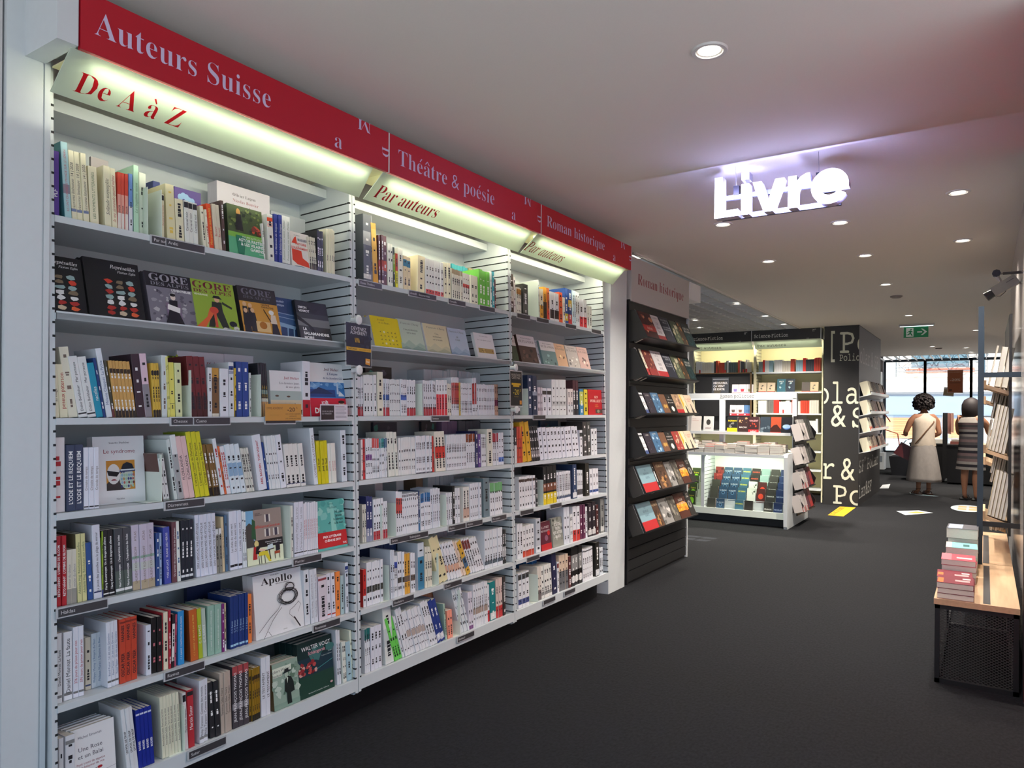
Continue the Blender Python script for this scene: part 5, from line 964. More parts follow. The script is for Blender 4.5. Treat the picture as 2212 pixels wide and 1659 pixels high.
def c2(a):
    a.r(0, 0, 1, 1, 'd9d3dc'); a.r(.03, .05, .5, .93, '37302f'); a.t('COUP DE CŒUR', .06, .52, .13, 'c9c4c6', '', wd=.4); a.t('DU VENDEUR', .06, .38, .13, 'c9c4c6', '', wd=.34)
    for i in range(9): a.r(.54, .84-.085*i, .95 if i % 3 else .88, .865-.085*i, '8f6a72' if i == 0 else '86828a')
card('offer_card', 1.738, 1.908, 1.297, 1.361, 'orange offer card reading -20% on the third shelf, Swiss authors bay', c1)
card('recommendation_card', 2.005, 2.155, 1.295, 1.362, 'small dark and white staff choice card at the right end, Swiss authors bay', c2)
def hang(y, z0, z1, w, label, parts, rz=0.0):
    t = empty('hanging_sign', TILT @ Vector((.05, y, z0)), 0, label, 'sign', 'offer signs between the bookcases')
    o = Matrix.Translation(-t.location) @ TILT @ Matrix.Translation((.042, y, z0)) @ Matrix.Rotation(rz, 4, 'Z')
    H = z1-z0
    b = MB(); b.X = o; b.box(-.0015, .0, -w/2-.006, w/2+.006, -.006, H+.006, 'e8ecee'); b.build('acrylic_sleeve', 'acryl', t)
    q = MB(); q.X = o @ Matrix.Translation((.0006, -w/2, 0)); parts(Art(q, w, H)); q.build('poster', 'print', t)
    for zz in (H+.018, -.018):
        b = MB(); b.X = o @ Matrix.Translation((0, 0, zz)) @ Matrix.Rotation(PI/2, 4, 'Y')
        b.loft([(0, 0, -.034, .011, .011), (0, 0, -.006, .011, .011), (0, 0, -.004, .02, .02), (0, 0, .004, .021, .021), (0, 0, .008, .012, .012)], 'e6e8ea', 18); b.build('suction_knob', 'paint', t, smooth=False)
def h1(a):
    a.r(0, 0, 1, 1, '23252f'); scatter(a, 14, (.05, .35, .95, .75), ['2c2f3c', '343746', '1c1e28'], 4, .12); a.t('DEVENEZ', .5, .84, .12, 'e0e0e4', '', 'c', wd=.62); a.t('ADHÉRENT', .5, .74, .12, 'e0e0e4', '', 'c', wd=.68)
    a.r(.3, .52, .72, .66, '1a1a1e')
    for i in range(4): a.p([(.33+.05*i, .655), (.355+.05*i, .655), (.385+.05*i, .55), (.36+.05*i, .55)], 'd9a93c')
    a.r(0, .35, 1, .43, 'd9a93c'); a.t('CARTE FNAC', .06, .37, .055, '3a2f1a', 'b'); a.t('100% REMBOURSÉE', .5, .37, .05, '8a6a2a'); a.p([(.75, .05), (.94, .03), (.95, .18), (.76, .19)], 'd9953c'); a.t('fnac', .79, .09, .08, 'f0e8d8', 'b')
def h2(a):
    a.r(0, 0, 1, 1, '1e1d1f'); a.r(0, 0, 1, .02, 'd0d2d4'); a.r(0, .98, 1, 1, 'd0d2d4'); a.r(0, 0, .03, 1, 'd0d2d4'); a.r(.97, 0, 1, 1, 'd0d2d4'); a.t('AVANTAGES', .5, .85, .1, 'c8c4b8', '', 'c', wd=.75); a.t('CARTE FNAC', .5, .77, .1, 'c8c4b8', '', 'c', wd=.72)
    a.r(.13, .6, .87, .655, 'd9b22c'); a.r(.25, .55, .75, .595, 'd9b22c'); a.t('-20', .48, .33, .22, 'd9c23c', '', 'c', wd=.5); a.t('%', .78, .42, .1, 'd9c23c'); a.t('PERMANENT', .5, .26, .05, '8a7a3a', '', 'c'); a.p([(.76, .06), (.92, .06), (.92, .17), (.76, .17)], 'd9953c')
hang(2.197, 1.527, 1.706, .165, 'dark offer sign with gold stripe between first and second bookcases', h1, .12)
hang(3.425, 1.362, 1.565, .158, 'black offer sign reading -20% between second and third bookcases', h2, .12)
# ---------------------------------------------------------------- dark slatwall stand with tilted racks
def slat_stand():
    t = empty('display_stand', (-.1, 5.75, 0), 0, 'charcoal slatted book stand under the white sign beside the white pillar', 'stand')
    o = Matrix.Translation((.1, -5.75, 0))
    def mb():
        q = MB(); q.X = o; return q
    b = mb(); b.box(-.33, -.034, 5.1, 6.4, .0, 2.2)
    for k in range(26):
        z = .02+k*.085
        if z+.078 < 2.2: b.box(-.036, -.02, 5.125, 6.395, z, z+.079, 'ffffff')
    b.box(-.036, -.02, 5.1, 5.125, 0, 2.2); b.build('slat_panel', 'dark', t)
    b = mb(); b.box(-.33, -.012, 6.4, 6.418, .0, 2.2); b.build('edge_strip', 'white', t)
    b = mb(); b.box(-.05, -.012, 5.12, 6.41, 2.19, 2.535, 'd6d2d0'); s = b.build('sign_board', mat('sign_board', 'c4c0be', rough=.6), t)
    b = mb(); b.text('Roman historique', (-.0115, 5.238, 2.335), (0, 1, 0), (0, 0, 1), .125, '8e3038', 's', width=1.02); b.build('lettering', 'print', s)
    for z in RZ:
        b = mb(); m = b.X
        b.prism([(-.02, 5.12, z-.03), (.125, 5.12, z), (.125, 5.12, z+.012), (.119, 5.12, z+.012), (.119, 5.12, z+.005), (-.02, 5.12, z-.024)], (0, 1.19, 0))
        b.prism([(-.02, 5.106, z-.03), (.128, 5.106, z), (.128, 5.106, z+.012), (.03, 5.106, z+.215), (-.02, 5.106, z+.215)], (0, .004, 0)); b.tube([(.11, 5.118, z+.015), (.0, 5.118, z+.16)], .002)
        b.build('rack', 'black', t)
RZ = [1.90, 1.607, 1.316, 1.003, .707, .41]
slat_stand()
b = MB(); b.box(-.3, -.02, 6.45, 6.75, 2.38, 2.54); o = b.build('rear_fascia', 'paint'); tag(o, 'blank white fascia end just beyond the slatted stand', 'sign')
def stand_book(i, y0, y1, h, th, col, label, bands=None, spine=None, title=(), tcol='d8d4cc', art_=None):
    z = RZ[i]; W = y1-y0
    c, p, k = MB(), MB(), MB(); face_geo(c, p, None, W, h, th, 'x', spine or col); a = Art(k, W, h); a.r(0, 0, 1, 1, col)
    if art_: art_(a)
    for v0, v1, cc in bands or (): a.r(0, v0, 1, v1, cc)
    for j, (s, v, sz) in enumerate(title): a.t(s, .5, v, sz, tcol, 's', 'c', wd=.8 if len(s) > 6 else None)
    m = Matrix.Translation((.114, y0, z+.005)) @ Matrix.Rotation(math.radians(-24), 4, 'Y')
    return finish(c, p, k, m, label, None)
def blot(*cols, seed=1, n=14, box=(.1, .1, .9, .9), sz=.13): return lambda a: scatter(a, n, box, cols, seed, sz)
STAND = [
 (0, [('spine', 5.115, .03, 'e3dcc4', 'cream spine at the left end of'), (5.15, 5.40, '3d1216', 'dark red cover with reclining figure on', dict(bands=[(.28, .5, '9a2a28')], art_=blot('8a4a3a', 'c98a6a', '2a0c10', seed=2), title=[('ÉLÉGIE', .34, .12)])),
      (5.40, 5.56, 'd6d2d6', 'white cover with grey title on', dict(bands=[(0, .2, '9a2a2e')], title=[('LAURENT', .86, .09), ('LE', .62, .16), ('ROI', .45, .16), ('FOL', .28, .16)], tcol='5a5058')),
      (5.57, 5.78, '1c2030', 'navy cover with silver sword on', dict(title=[('MAURICE', .84, .1), ('DRUON', .74, .1), ('LES ROIS', .56, .08), ('MAUDITS', .47, .08)], tcol='b8bcc4', art_=lambda a: a.p([(.84, .3), (.88, .3), (.9, .85), (.84, .85)], '9aa0aa'))),
      (5.80, 5.96, '3c4636', 'dark green cover with pale figures on', dict(art_=blot('8a8a70', '566048', 'b0a890', seed=4))), (5.965, 6.08, '33281f', 'brown cover with bare legs on', dict(art_=blot('a8744a', '5a4230', seed=5, n=8))),
      (6.085, 6.28, '15272b', 'dark teal cover with compass on', dict(title=[("L'ÉCUME", .74, .12), ('DES LAMES', .62, .12)], art_=lambda a: (a.e(.5, .32, .28, .2, '24444a'), a.e(.5, .32, .22, .155, '15272b'))))]),
 (1, [('spine', 5.11, .035, 'dfe0e2', 'white and red spine at the left end of'), ('spine', 5.19, .04, 'e3dcc4', 'cream spine with red band on'), (5.235, 5.40, '6a2422', 'dark red cover with reclining figure on', dict(bands=[(0, .3, '8a2a28')], art_=blot('8a4a3a', 'c98a6a', seed=2))),
      (5.41, 5.62, 'dad6d8', 'white cover with grey title and red band on', dict(bands=[(0, .24, 'a8282e')], title=[('LAURENT', .88, .08), ('DECAUX', .79, .08), ('LE', .62, .15), ('ROI', .45, .15), ('FOL', .29, .15)], tcol='55505a')),
      (5.63, 5.82, '1d2130', 'navy cover with silver sword on', dict(title=[('MAURICE', .84, .1), ('DRUON', .74, .1), ('LES ROIS', .56, .08), ('MAUDITS', .47, .08)], tcol='b8bcc4', art_=lambda a: a.p([(.84, .3), (.88, .3), (.9, .85), (.84, .85)], '9aa0aa'))),
      (5.83, 5.99, '4a5240', 'dark green cover with pale figures on', dict(art_=blot('8a8a70', '566048', 'b0a890', seed=4))), (5.995, 6.12, '3a2e22', 'brown cover with bare legs on', dict(art_=blot('b87a4a', '5a4230', seed=5, n=8))),
      (6.125, 6.29, '17292c', 'dark teal cover with compass on', dict(title=[("L'ÉCUME", .74, .12), ('DES LAMES', .62, .12)], art_=lambda a: (a.e(.5, .3, .28, .2, '24444a'), a.e(.5, .3, .22, .155, '17292c'))))])]
pocket = lambda red: [('spines', 5.12, .028, 'e6e6ea', 'white spine with blue foot, one of three on'), (5.225, 5.36, '2a2430', 'dark violet cover with small figure on', dict(title=[('CATHEL', .85, .1)], art_=blot('6a5a70', 'b09a90', seed=7, n=4, sz=.06))),
      (5.365, 5.52, '3f6486', 'blue cover with seascape on', dict(title=[('CATHEL', .85, .1)], art_=blot('6f96b8', '2a4a68', 'a9c4d8', seed=8))), (5.525, 5.66, '6a4a38', 'brown cover with gold oval on', dict(art_=lambda a: (a.e(.4, .38, .16, .1, 'b8924a'), a.e(.7, .38, .14, .1, 'b8924a')))),
      (5.665, 5.82, '1b1a1a', 'black cover with white disc on', dict(title=[('LA', .82, .1), ('CATHÉDRALE', .68, .1), ('DE LA MER', .54, .1)], art_=lambda a: a.e(.5, .25, .2, .13, 'e0ddd2'))),
      (5.825, 5.985, '9a3a34' if red else 'a58a70', ('red cover with gold title on' if red else 'beige portrait cover with red band on'), dict(bands=[] if red else [(0, .22, 'a8282c')], art_=blot('d0a890', '7a5a48', 'c9b49a', seed=9))),
      (5.99, 6.11, 'd6cfae', 'white and yellow cover with man in black on', dict(art_=lambda a: (a.p([(.1, .2), (.5, .5), (.3, 1), (.1, 1)], 'd8a83c'), a.p([(.5, 0), (.9, 0), (.75, .4), (.6, .4)], '2a2828')))),
      (6.115, 6.29, 'd3c2ac', 'cream cover with black statue on', dict(title=[('LA REINE', .74, .1), ('PERDUE', .63, .1)], tcol='b5543a', art_=lambda a: a.p([(.4, .05), (.7, .05), (.62, .3), (.58, .5), (.5, .5), (.48, .3)], '2f2c2c')))]
STAND += [(2, pocket(False)), (3, pocket(True))]
big = lambda a, b_, sp: ([('spine', 5.105, .03, 'dfe3e6', 'white spine at the left end of'), (5.14, 5.42, '7f9fab', 'pale blue cover with red band on', dict(bands=[(0, .34, 'b0282c')], title=[('LE', .78, .1), ('RÉSEAU', .64, .12), ('ALICE', .5, .12)], tcol='3f5560'))]
      + ([('spine', 5.425, .05, '1d1a1a', 'thick black spine with white lettering on')] if sp else []) + [(5.48 if sp else 5.425, 5.69 if sp else 5.54, '5a4030', 'brown cover with ankh cross on', dict(title=[('VÉRITÉ', .8, .16)], tcol='c8b090', art_=blot('a87a4a', '3a281c', seed=11, box=(.2, .05, .8, .6)))),
      (5.70 if sp else 5.56, 5.84 if sp else 5.76, '8a8886', 'grey portrait cover with white border on', dict(art_=blot('c2bfbc', '5a5856', '3a3836', seed=12))), (5.85 if sp else 5.77, 5.98 if sp else 5.92, '55504a', 'grey-brown cover with misty street on', dict(art_=blot('8a8478', '3a3630', seed=13))),
      (5.99 if sp else 5.93, 6.17, '4a2418', 'brown cover with glowing orange fire on', dict(title=[('BAZAR', .68, .13), ('CHARITÉ', .55, .12)], art_=lambda a: (a.p([(0, .3), (1, .3), (1, .55), (.7, .66), (0, .6)], 'd8932c'), scatter(a, 8, (.1, .3, .9, .55), ['e8b84a', 'b86a1c'], 14, .12)))),
      (6.175, 6.30, '24211f', 'black cover with silver medallion on', dict(title=[('NETTE', .86, .1), ('TERS', .76, .1)], art_=lambda a: (a.e(.45, .48, .3, .15, '8a8884'), a.e(.45, .48, .16, .09, '3a3836'))))])
STAND += [(4, big(0, 0, True)), (5, big(0, 0, False))]
for i, items in STAND:
    H = [.235, .235, .178, .178, .225, .225][i]; rk = ['top', 'second', 'third', 'fourth', 'fifth', 'lowest'][i]+' rack of the slatted stand'
    for it in items:
        if it[0] in ('spine', 'spines'):
            nn = 3 if it[0] == 'spines' else 1; first = None; lb = it[4]+' '+rk
            for k in range(nn):
                m = Matrix.Translation((.112, it[1]+k*it[2]*1.1, RZ[i]+.004)) @ Matrix.Rotation(math.radians(-24), 4, 'Y')
                if first is None:
                    c, p, q = MB(), MB(), MB(); bd = [(0, .28, 'b0282c')] if 'red' in it[4] else ([(.04, .2, '4a5f96'), (.84, .92, '3a3a40')] if nn == 3 else [])
                    book_geo(c, p, q, it[2], H, .10, it[3], '3a3836', bd, '', 'w' if it[3][0] in '12' else 'k', '', i*7+k); first = finish(c, p, q, m, lb, lb if nn > 1 else None)
                else: dup_book(first, m)
        else: stand_book(i, it[0], it[1], H*(.96+.08*random.random()), .022, it[2], it[3]+' '+rk, **it[4])
# ---------------------------------------------------------------- crime-novel gondola in the middle of the floor
def fill(q): 
    for m in (rest_c, rest_p, rest_i): m.X = q
def rest_face(mw, W, H, th, col, fn=None):
    fill(mw); face_geo(rest_c, rest_p, None, W, H, th, 'x', col)
    a = Art(rest_i, W, H); a.r(0, 0, 1, 1, col)
    if fn: fn(a)
FRONT = Matrix.Rotation(-PI/2, 4, 'Z')                 # faces -Y
def at_front(x, y, z, tilt=0): return Matrix.Translation((x, y, z)) @ FRONT @ Matrix.Rotation(-math.radians(tilt), 4, 'Y')
def gondola():
    t = empty('gondola', (-.5, 9.05, 0), 0, 'white lit gondola with book stacks on its table, under the Roman policier sign', 'gondola')
    o = Matrix.Translation((.5, -9.05, 0))
    def mb():
        q = MB(); q.X = o; return q
    b = mb(); b.box(-1.75, .36, 8.7, 9.5, 0, .1); b.build('plinth', 'black', t)
    b = mb()
    pts = [(.362, 8.52, 0), (.362, 9.66, 0), (.362, 9.66, .62)] + [(.362, 9.1, 1.57)] + [(.362, 8.97, 1.57), (.362, 8.95, .86)] + [(.362, 8.6-.05*math.sin(a*PI/8)-.03, .81+.05*math.cos(a*PI/8)) for a in range(5)]
    pts = [(.362, 8.52, .03), (.362, 8.54, 0), (.362, 9.66, 0), (.362, 9.66, .70), (.362, 9.10, .86), (.362, 8.57, .86), (.362, 8.54, .85), (.362, 8.52, .82)]
    b.prism(pts, (.04, 0, 0)); b.build('end_panel', 'white', t)
    b = mb(); b.box(-1.75, .362, 8.56, 9.0, .805, .84); b.build('table_top', 'white', t)
    b = mb(); b.box(-1.75, .362, 9.0, 9.03, .1, .84); b.box(-1.75, .362, 8.6, 9.0, .1, .17); b.box(-1.75, .362, 8.585, 8.6, .1, .175); b.build('cubby', 'frost', t)
    for x in (-.6, -1.7):
        b = mb(); b.box(x-.02, x+.02, 8.59, 9.0, .1, .81); u = b.build('divider_panel', 'white', t)
        b = mb()
        for k in range(13): b.box(x+.0195, x+.021, 8.6, 8.99, .2+k*.045, .204+k*.045)
        b.build('slot', 'slot', u)
    b = mb(); b.box(-1.75, .40, 8.98, 9.04, 1.495, 1.566); s = b.build('sign_beam', 'white', t)
    b = mb(); b.text('Roman policier', (-.515, 8.9795, 1.512), (1, 0, 0), (0, 0, 1), .06, '3a3636', 'm', width=.42); b.build('lettering', 'print', s)
    b = mb(); b.box(-1.7, .36, 8.99, 9.0, 1.487, 1.494); b.build('lamp_strip', 'ledw', t)
    for x in (.372, -.5, -1.5):
        b = mb(); b.box(x-.022 if x < 0 else x-.02, x+.028, 8.98, 9.06, .84, 1.5); b.build('post', 'white', t)
    b = mb(); b.box(-1.7, .36, 8.86, 9.05, 1.055, 1.075); b.box(-1.7, .36, 8.855, 8.86, 1.055, 1.09); b.build('upper_shelf', 'white', t)
    for k in range(5):
        z = .17+.012+k*.075; y = 8.70+k*.06
        b = mb(); b.box(-.58, .362, y-.03, y+.035, .17, z); b.box(-.58, .362, y-.033, y-.03, .17, z+.018); b.build('step', 'acryl' if 0 else 'white', t)
    # four pockets on the end panel
    for k, z in enumerate((1.02, .745, .455, .185)):
        b = mb(); z1 = z+.27
        fan = [(.402, 8.80, z), (.50, 8.80, z-.02)]+[(.55-.15*math.sin(q*PI/10)**1.5, 8.80, z-.0+.22*math.sin(q*PI/10)) for q in range(1, 5)]+[(.405, 8.80, z1)]
        b.prism(fan, (0, .012, 0)); b.prism([(p[0], 9.5, p[2]) for p in fan], (0, .012, 0)); b.box(.402, .52, 8.8, 9.51, z-.02, z-.008); b.box(.402, .41, 8.8, 9.51, z, z1)
        b.build('pocket', 'black', t)
    b = mb(); b.box(.402, .412, 9.0, 9.25, .1, 1.3); b.build('pocket_rail', 'black', t)
gondola()
lamp('gondola_lamp', 'AREA', (-.12, 8.66, .80), 7, (.92, 1, .74), (math.radians(18), 0, 0), shape='RECTANGLE', size=.9, size_y=.03)
lamp('gondola_sign_lamp', 'AREA', (-.12, 8.93, 1.485), 7, (1, .97, .84), (math.radians(-8), 0, 0), shape='RECTANGLE', size=.9, size_y=.03)
lamp('gondola_left_lamp', 'AREA', (-1.05, 8.7, .79), 5, (.92, 1, .74), (math.radians(18), 0, 0), shape='RECTANGLE', size=.8, size_y=.03)
G5 = ['7a2a28', '2c4560', '2c4560', '3a5f74', '2a2624', '7f9a96', '33322f', '1c2c54']
GT = [('', ''), ('R.J. ELLORY', ''), ('R.J. ELLORY', ''), ('DÉCEMBRE', 'c9cc3a'), ('MONSIEUR', 'd8553a'), ('STIEG', 'd3dcd8'), ('FRANCK', 'e6e6e2'), ('NICOLAS', 'a9b8d8')]
for k in range(5):
    for i in range(8):
        x = -.545+i*.112+(4-k)*-.004; z = .184+k*.075; y = 8.70+k*.06
        if k == 0: z = .12
        def fn(a, i=i):
            if i == 4 and k < 3 and k > 0: a.r(0, 0, 1, 1, 'cfd3cc'); scatter(a, 5, (.3, .5, .9, .9), ['3a4438'], 2, .1)
            elif i == 5 and k < 3: a.r(0, 0, 1, 1, '4a2422'); a.e(.5, .45, .3, .2, 'd0452f')
            elif i == 0: scatter(a, 10, (.1, .4, .9, .95), ['4a1816', 'a04038'], k, .12) if k > 2 else a.r(0, 0, 1, 1, '3a3a34')
            elif i in (1, 2): a.e(.5, .55, .2, .13, '5a7fa0'); a.e(.5, .55, .12, .08, '1c3048')
            if GT[i][0] and not (i in (4, 5) and k < 3): a.t(GT[i][0], .5, .68 if i < 5 else .45, .13, GT[i][1] or 'b8c4d0', 'b', 'c', wd=.85)
        if k == 0 and i in (2, 5): continue
        rest_face(at_front(x, y-.034 if k else 8.63, z, 10), .1, .165, .016, G5[i], fn)
for j, (x, c) in enumerate(((-.82, '2f3a1c'), (-.94, 'b8402c'))):
    for k in range(4): rest_face(at_front(x, 8.66+k*.06, .184+k*.09, 8), .105, .17, .03, c, lambda a, j=j: (a.t('Lemaitre' if 0 else 'Lame', .5, .6, .16, 'd8c03a', '', 'c'), a.e(.5, .3, .3, .25, '7fc01c' if j == 0 else 'e8d8d0')))
UP = [('d9d2cc', ('Cantos', 'c05a48')), ('d6d8d6', None), ('26262a', None), ('3a2626', None), ('3a1f22', ('VINCENT', 'd8a0a0')), ('2f3c48', None), ('b04a2c', None), ('17181f', None)]
for i, x in enumerate((-.86, -.70, -.40, -.268, -.142, .0, .118, .242)):
    def fn(a, i=i):
        if i == 1: a.e(.5, .62, .22, .18, '3a3a38'); a.t('ESPRIT', .5, .2, .12, '6a2a2a', 'b', 'c')
        if i == 2: a.r(0, 0, 1, .3, 'd9cc2a'); a.t('NORMAN', .5, .68, .16, 'd9cc2a', 'b', 'c', wd=.85); scatter(a, 6, (.1, .35, .9, .6), ['8a8a84'], 3, .1)
        if i == 3: scatter(a, 7, (.15, .6, .85, .95), ['c8a070'], 4, .08); a.t('MACHA', .5, .3, .13, 'e0dcd8', 'b', 'c')
        if i == 4: a.t('VINCENT', .5, .7, .16, 'd8a0a0', 'b', 'c', wd=.85); scatter(a, 6, (.2, .4, .8, .6), ['c8452f'], 5, .08); a.r(0, 0, 1, .22, 'b8282c'); a.t('INÉDIT', .5, .06, .12, 'f0e0e0', 'b', 'c')
        if i == 5: scatter(a, 8, (.1, .05, .9, .5), ['55646f', '6f7f8a'], 6, .12)
        if i == 6: a.p([(0, 0), (1, 0), (1, .25), (.6, .55), (.3, .5), (0, .3)], '3a1812'); a.r(.0, .0, 1, .1, 'a02c22')
        if i == 7: a.e(.5, .4, .36, .14, '3f6ab0'); a.e(.5, .44, .36, .12, '9fc0e4')
        if i == 0: a.t('Johana', .1, .8, .08, 'b05a48', 's'); a.t('Gustawsson', .1, .7, .08, 'b05a48', 's')
    rest_face(at_front(x, 8.89, 1.078, 8), .125, .2, .02, UP[i][0], fn)
rr = random.Random(12)                                   # piles of books on the table
for j in range(3):
    x = -1.5
    while x < .3:
        wv = rr.uniform(.11, .14); nn = rr.randint(2+j, 4+j)
        z = .841
        for q in range(nn):
            h = rr.uniform(.018, .034); y = 8.58+j*.14
            if x+wv < .37:
                fill(Matrix.Translation((x, y, z)) @ Matrix.Rotation(rr.uniform(-.05, .05), 4, 'Z'))
                cc = rr.choice(['d9d0ca', '8a3a38', '5a5450', 'c9bdb2', '3a3a3a', 'e3dedb', 'b86a60'])
                rest_c.box(0, wv, .0, .002, h-.0012, h, cc); rest_c.box(0, wv, 0, .13, h-.0012, h, cc); rest_c.box(0, wv, 0, .13, 0, .0012, cc); rest_p.box(.001, wv-.001, .0, .129, .0012, h-.0012)
            z += h
        x += wv+.004
for k, z in enumerate((1.02, .745, .455, .185)):          # books in the end pockets
    for i in range(4):
        y = 8.83+i*.165
        col = (['cfccc8', 'c2bfbb', '4a4a46', '3a3a3a'] if k < 2 else ['cfc4c0', 'c9c0c4', '5a2f3a', '8a3a3a'])[i]
        m = Matrix.Translation((.505, y, z)) @ Matrix.Rotation(math.radians(-16), 4, 'Y')
        rest_face(m, .155, .22+.02*(k == 0), .03, col, (lambda a, k=k, i=i: (a.r(0, 0, 1, .3, 'a8322f') if k > 1 and i in (0, 3) else None, scatter(a, 6, (.2, .3, .8, .8), ['8a3a48' if k > 1 else '6a6a66'], i, .1))))
        if i < 2:
            for q in range(2):
                fill(Matrix.Translation((.545-.02*q, y-.02-.03*q, z)) @ Matrix.Rotation(math.radians(-16), 4, 'Y'))
                book_geo(rest_c, rest_p, rest_i, .028, .2, .1, 'd0c8c4', '', [(0, .3, 'a8322f')] if k > 1 else [], '', 'k', '', q+k)
# ---------------------------------------------------------------- science-fiction bookcase at the back
def sf_case(x0, x1, j):
    t = empty('bookcase', (x0, 11.4, 0), 0, ('right' if j else 'left')+' white bookcase under the black Science-Fiction sign at the rear', 'bookcase')
    o = Matrix.Translation((-x0, -11.4, 0))
    def mb():
        q = MB(); q.X = o; return q
    b = mb(); b.box(x0, x1, 11.70, 11.71, 0, 2.4); b.build('back_panel', mat('cream_panel', 'd8d0a0', rough=.5), t)
    for x, s in ((x0, 1), (x1, -1)):
        b = mb(); a, c = sorted((x, x+s*.02)); b.box(a, c, 11.39, 11.7, 0, 2.42); u = b.build('upright', mat('cream_upright', 'd6d2b4', rough=.5), t)
        b = mb(); a, c = sorted((x+s*.0195, x+s*.0215))
        for k in range(30): b.box(a, c, 11.4, 11.69, .9+k*.05, .905+k*.05)
        b.build('slot', 'slot', u)
    for z in (1.945, 1.64, 1.315, 1.03, .75, .47, .19):
        b = mb(); b.box(x0+.02, x1-.02, 11.38, 11.7, z-.022, z); b.build('shelf', 'shelfpaint', t)
    b = mb(); b.box(x0, x1-.006, 11.20, 11.22, 2.415, 2.572); f = b.build('fascia', 'dark', t)
    b = mb(); b.box(x1-.006, x1, 11.19, 11.4, 2.41, 2.572); b.build('fascia_trim', 'white', f)
    b = mb(); b.text('Science-Fiction', (x0+.03, 11.199, 2.46), (1, 0, 0), (0, 0, 1), .085, 'e6e4de', 'm', width=.50); b.text('?!”', (x1-.12, 11.199, 2.52), (1, 0, 0), (0, 0, 1), .05, 'e6e4de', 'm'); b.text('_', (x1-.2, 11.199, 2.43), (1, 0, 0), (0, 0, 1), .07, 'e6e4de', ''); b.build('lettering', 'print', f)
    b = mb(); b.prism([(x0+.02, 11.21, 2.41), (x0+.02, 11.33, 2.30), (x0+.02, 11.334, 2.304), (x0+.02, 11.214, 2.414)], (x1-x0-.03, 0, 0)); p = b.build('light_panel', 'panel', t)
    b = mb(); u = Vector((0, -.12, .11)).normalized(); b.text('Par auteurs', Vector((x0+.06, 11.33, 2.30))+u*.045-Vector((0, .002, .002)), (1, 0, 0), u, .085, '2a2a2a', 'm', width=.42); b.build('lettering', 'panelink', p)
    b = mb(); b.box(x0, x1, 11.42, 11.7, 0, .1); b.build('plinth', 'black', t)
XS = (-1.70, -.722, .268)
sf_case(XS[0], XS[1], 0); sf_case(XS[1], XS[2], 1)
for i in (0, 1): lamp('rear_fascia_lamp', 'AREA', ((XS[i]+XS[i+1])/2, 11.27, 2.42), 9, (1, .93, .72), (math.radians(12), 0, 0), shape='RECTANGLE', size=.85, size_y=.03)
rr = random.Random(5); PAL = ['e2e4e6', 'dfe0e2', 'd8dadc', 'e6e2d8', 'e2e4e6', 'e6e6e6', '2a2a2c', '4a5a60', '8fb0c0', 'b8402c', '3a3f4a', 'c9c4b8', '6a6a66', 'd0352c', 'e2e4e6', '7a8a8c']
for z in (1.945, 1.315, 1.03):
    for xa, xb in ((XS[0]+.03, XS[1]-.03), (XS[1]+.05, XS[2]-.03)):
        x = xa
        while x < xb-.04:
            wv = rr.uniform(.014, .032); h = rr.uniform(.165, .205); c = rr.choice(PAL); nn = rr.choice((1, 1, 2, 4, 5))
            for q in range(nn):
                if x+wv > xb: break
                fill(Matrix.Translation((x, 11.41, z)) @ FRONT); book_geo(rest_c, rest_p, None, wv, h, .13, c, '', [(0, .3, 'c8352c')] if rr.random() < .12 else [], '', 'k', '', 1); x += wv+.001
            if rr.random() < .2: x += .02
for x, c, tl in ((-.675, 'b8a890', 0), (-.545, 'b8a890', 0), (-.40, '2f5a68', 1), (-.265, '232f3c', 1), (-.04, '4a4440', 0), (.08, 'b8a888', 0)):
    rest_face(at_front(x, 11.42, 1.643, 8), .125 if tl else .115, .2 if tl else .145, .03, c, lambda a, c=c, tl=tl: (scatter(a, 5, (.25, .3, .75, .7), ['5a564a', '8fa8b0'] if tl else ['4a4a44'], 3, .1), a.t('ORCS', .5, .75, .13, 'd8d8d0', 'b', 'c') if tl else a.r(0, 0, 1, .06, 'a8442c')))
# dark niche with new releases, standing in the left rear bookcase
t = empty('novelty_niche', (-1.2, 11.3, 1.1), 0, 'dark framed niche with new releases inside the left rear bookcase', 'display'); o = Matrix.Translation((1.2, -11.3, -1.1))
b = MB(); b.X = o; b.box(-1.66, -.755, 11.30, 11.36, 1.93, 1.945); b.box(-.77, -.755, 11.3, 11.36, 1.05, 1.945); b.build('frame', mat('bronze_frame', '6a5238', rough=.4, metal=.6), t)
b = MB(); b.X = o; b.box(-1.66, -.77, 11.365, 11.37, 1.05, 1.93); b.box(-1.66, -.77, 11.31, 11.365, 1.58, 1.595); b.box(-1.66, -.77, 11.31, 11.365, 1.26, 1.27); b.build('niche_panel', 'black', t)
b = MB(); b.X = o @ at_front(-1.38, 11.335, 1.62, 4); a = Art(b, .27, .26); a.r(0, 0, 1, 1, '3a3f48'); a.r(.04, .86, .96, .89, 'c9ccd4'); a.p([(.1, .0), (.5, .0), (.75, .8), (.3, .7)], '4a453c')
for i, s in enumerate(('DÉCOUVREZ,', 'ÇA VIENT', 'DE SORTIR')): a.t(s, .08, .58-.19*i, .17, 'e6e6ea', 'b', wd=.84 if i == 0 else .68)
b.build('poster', 'print', t)
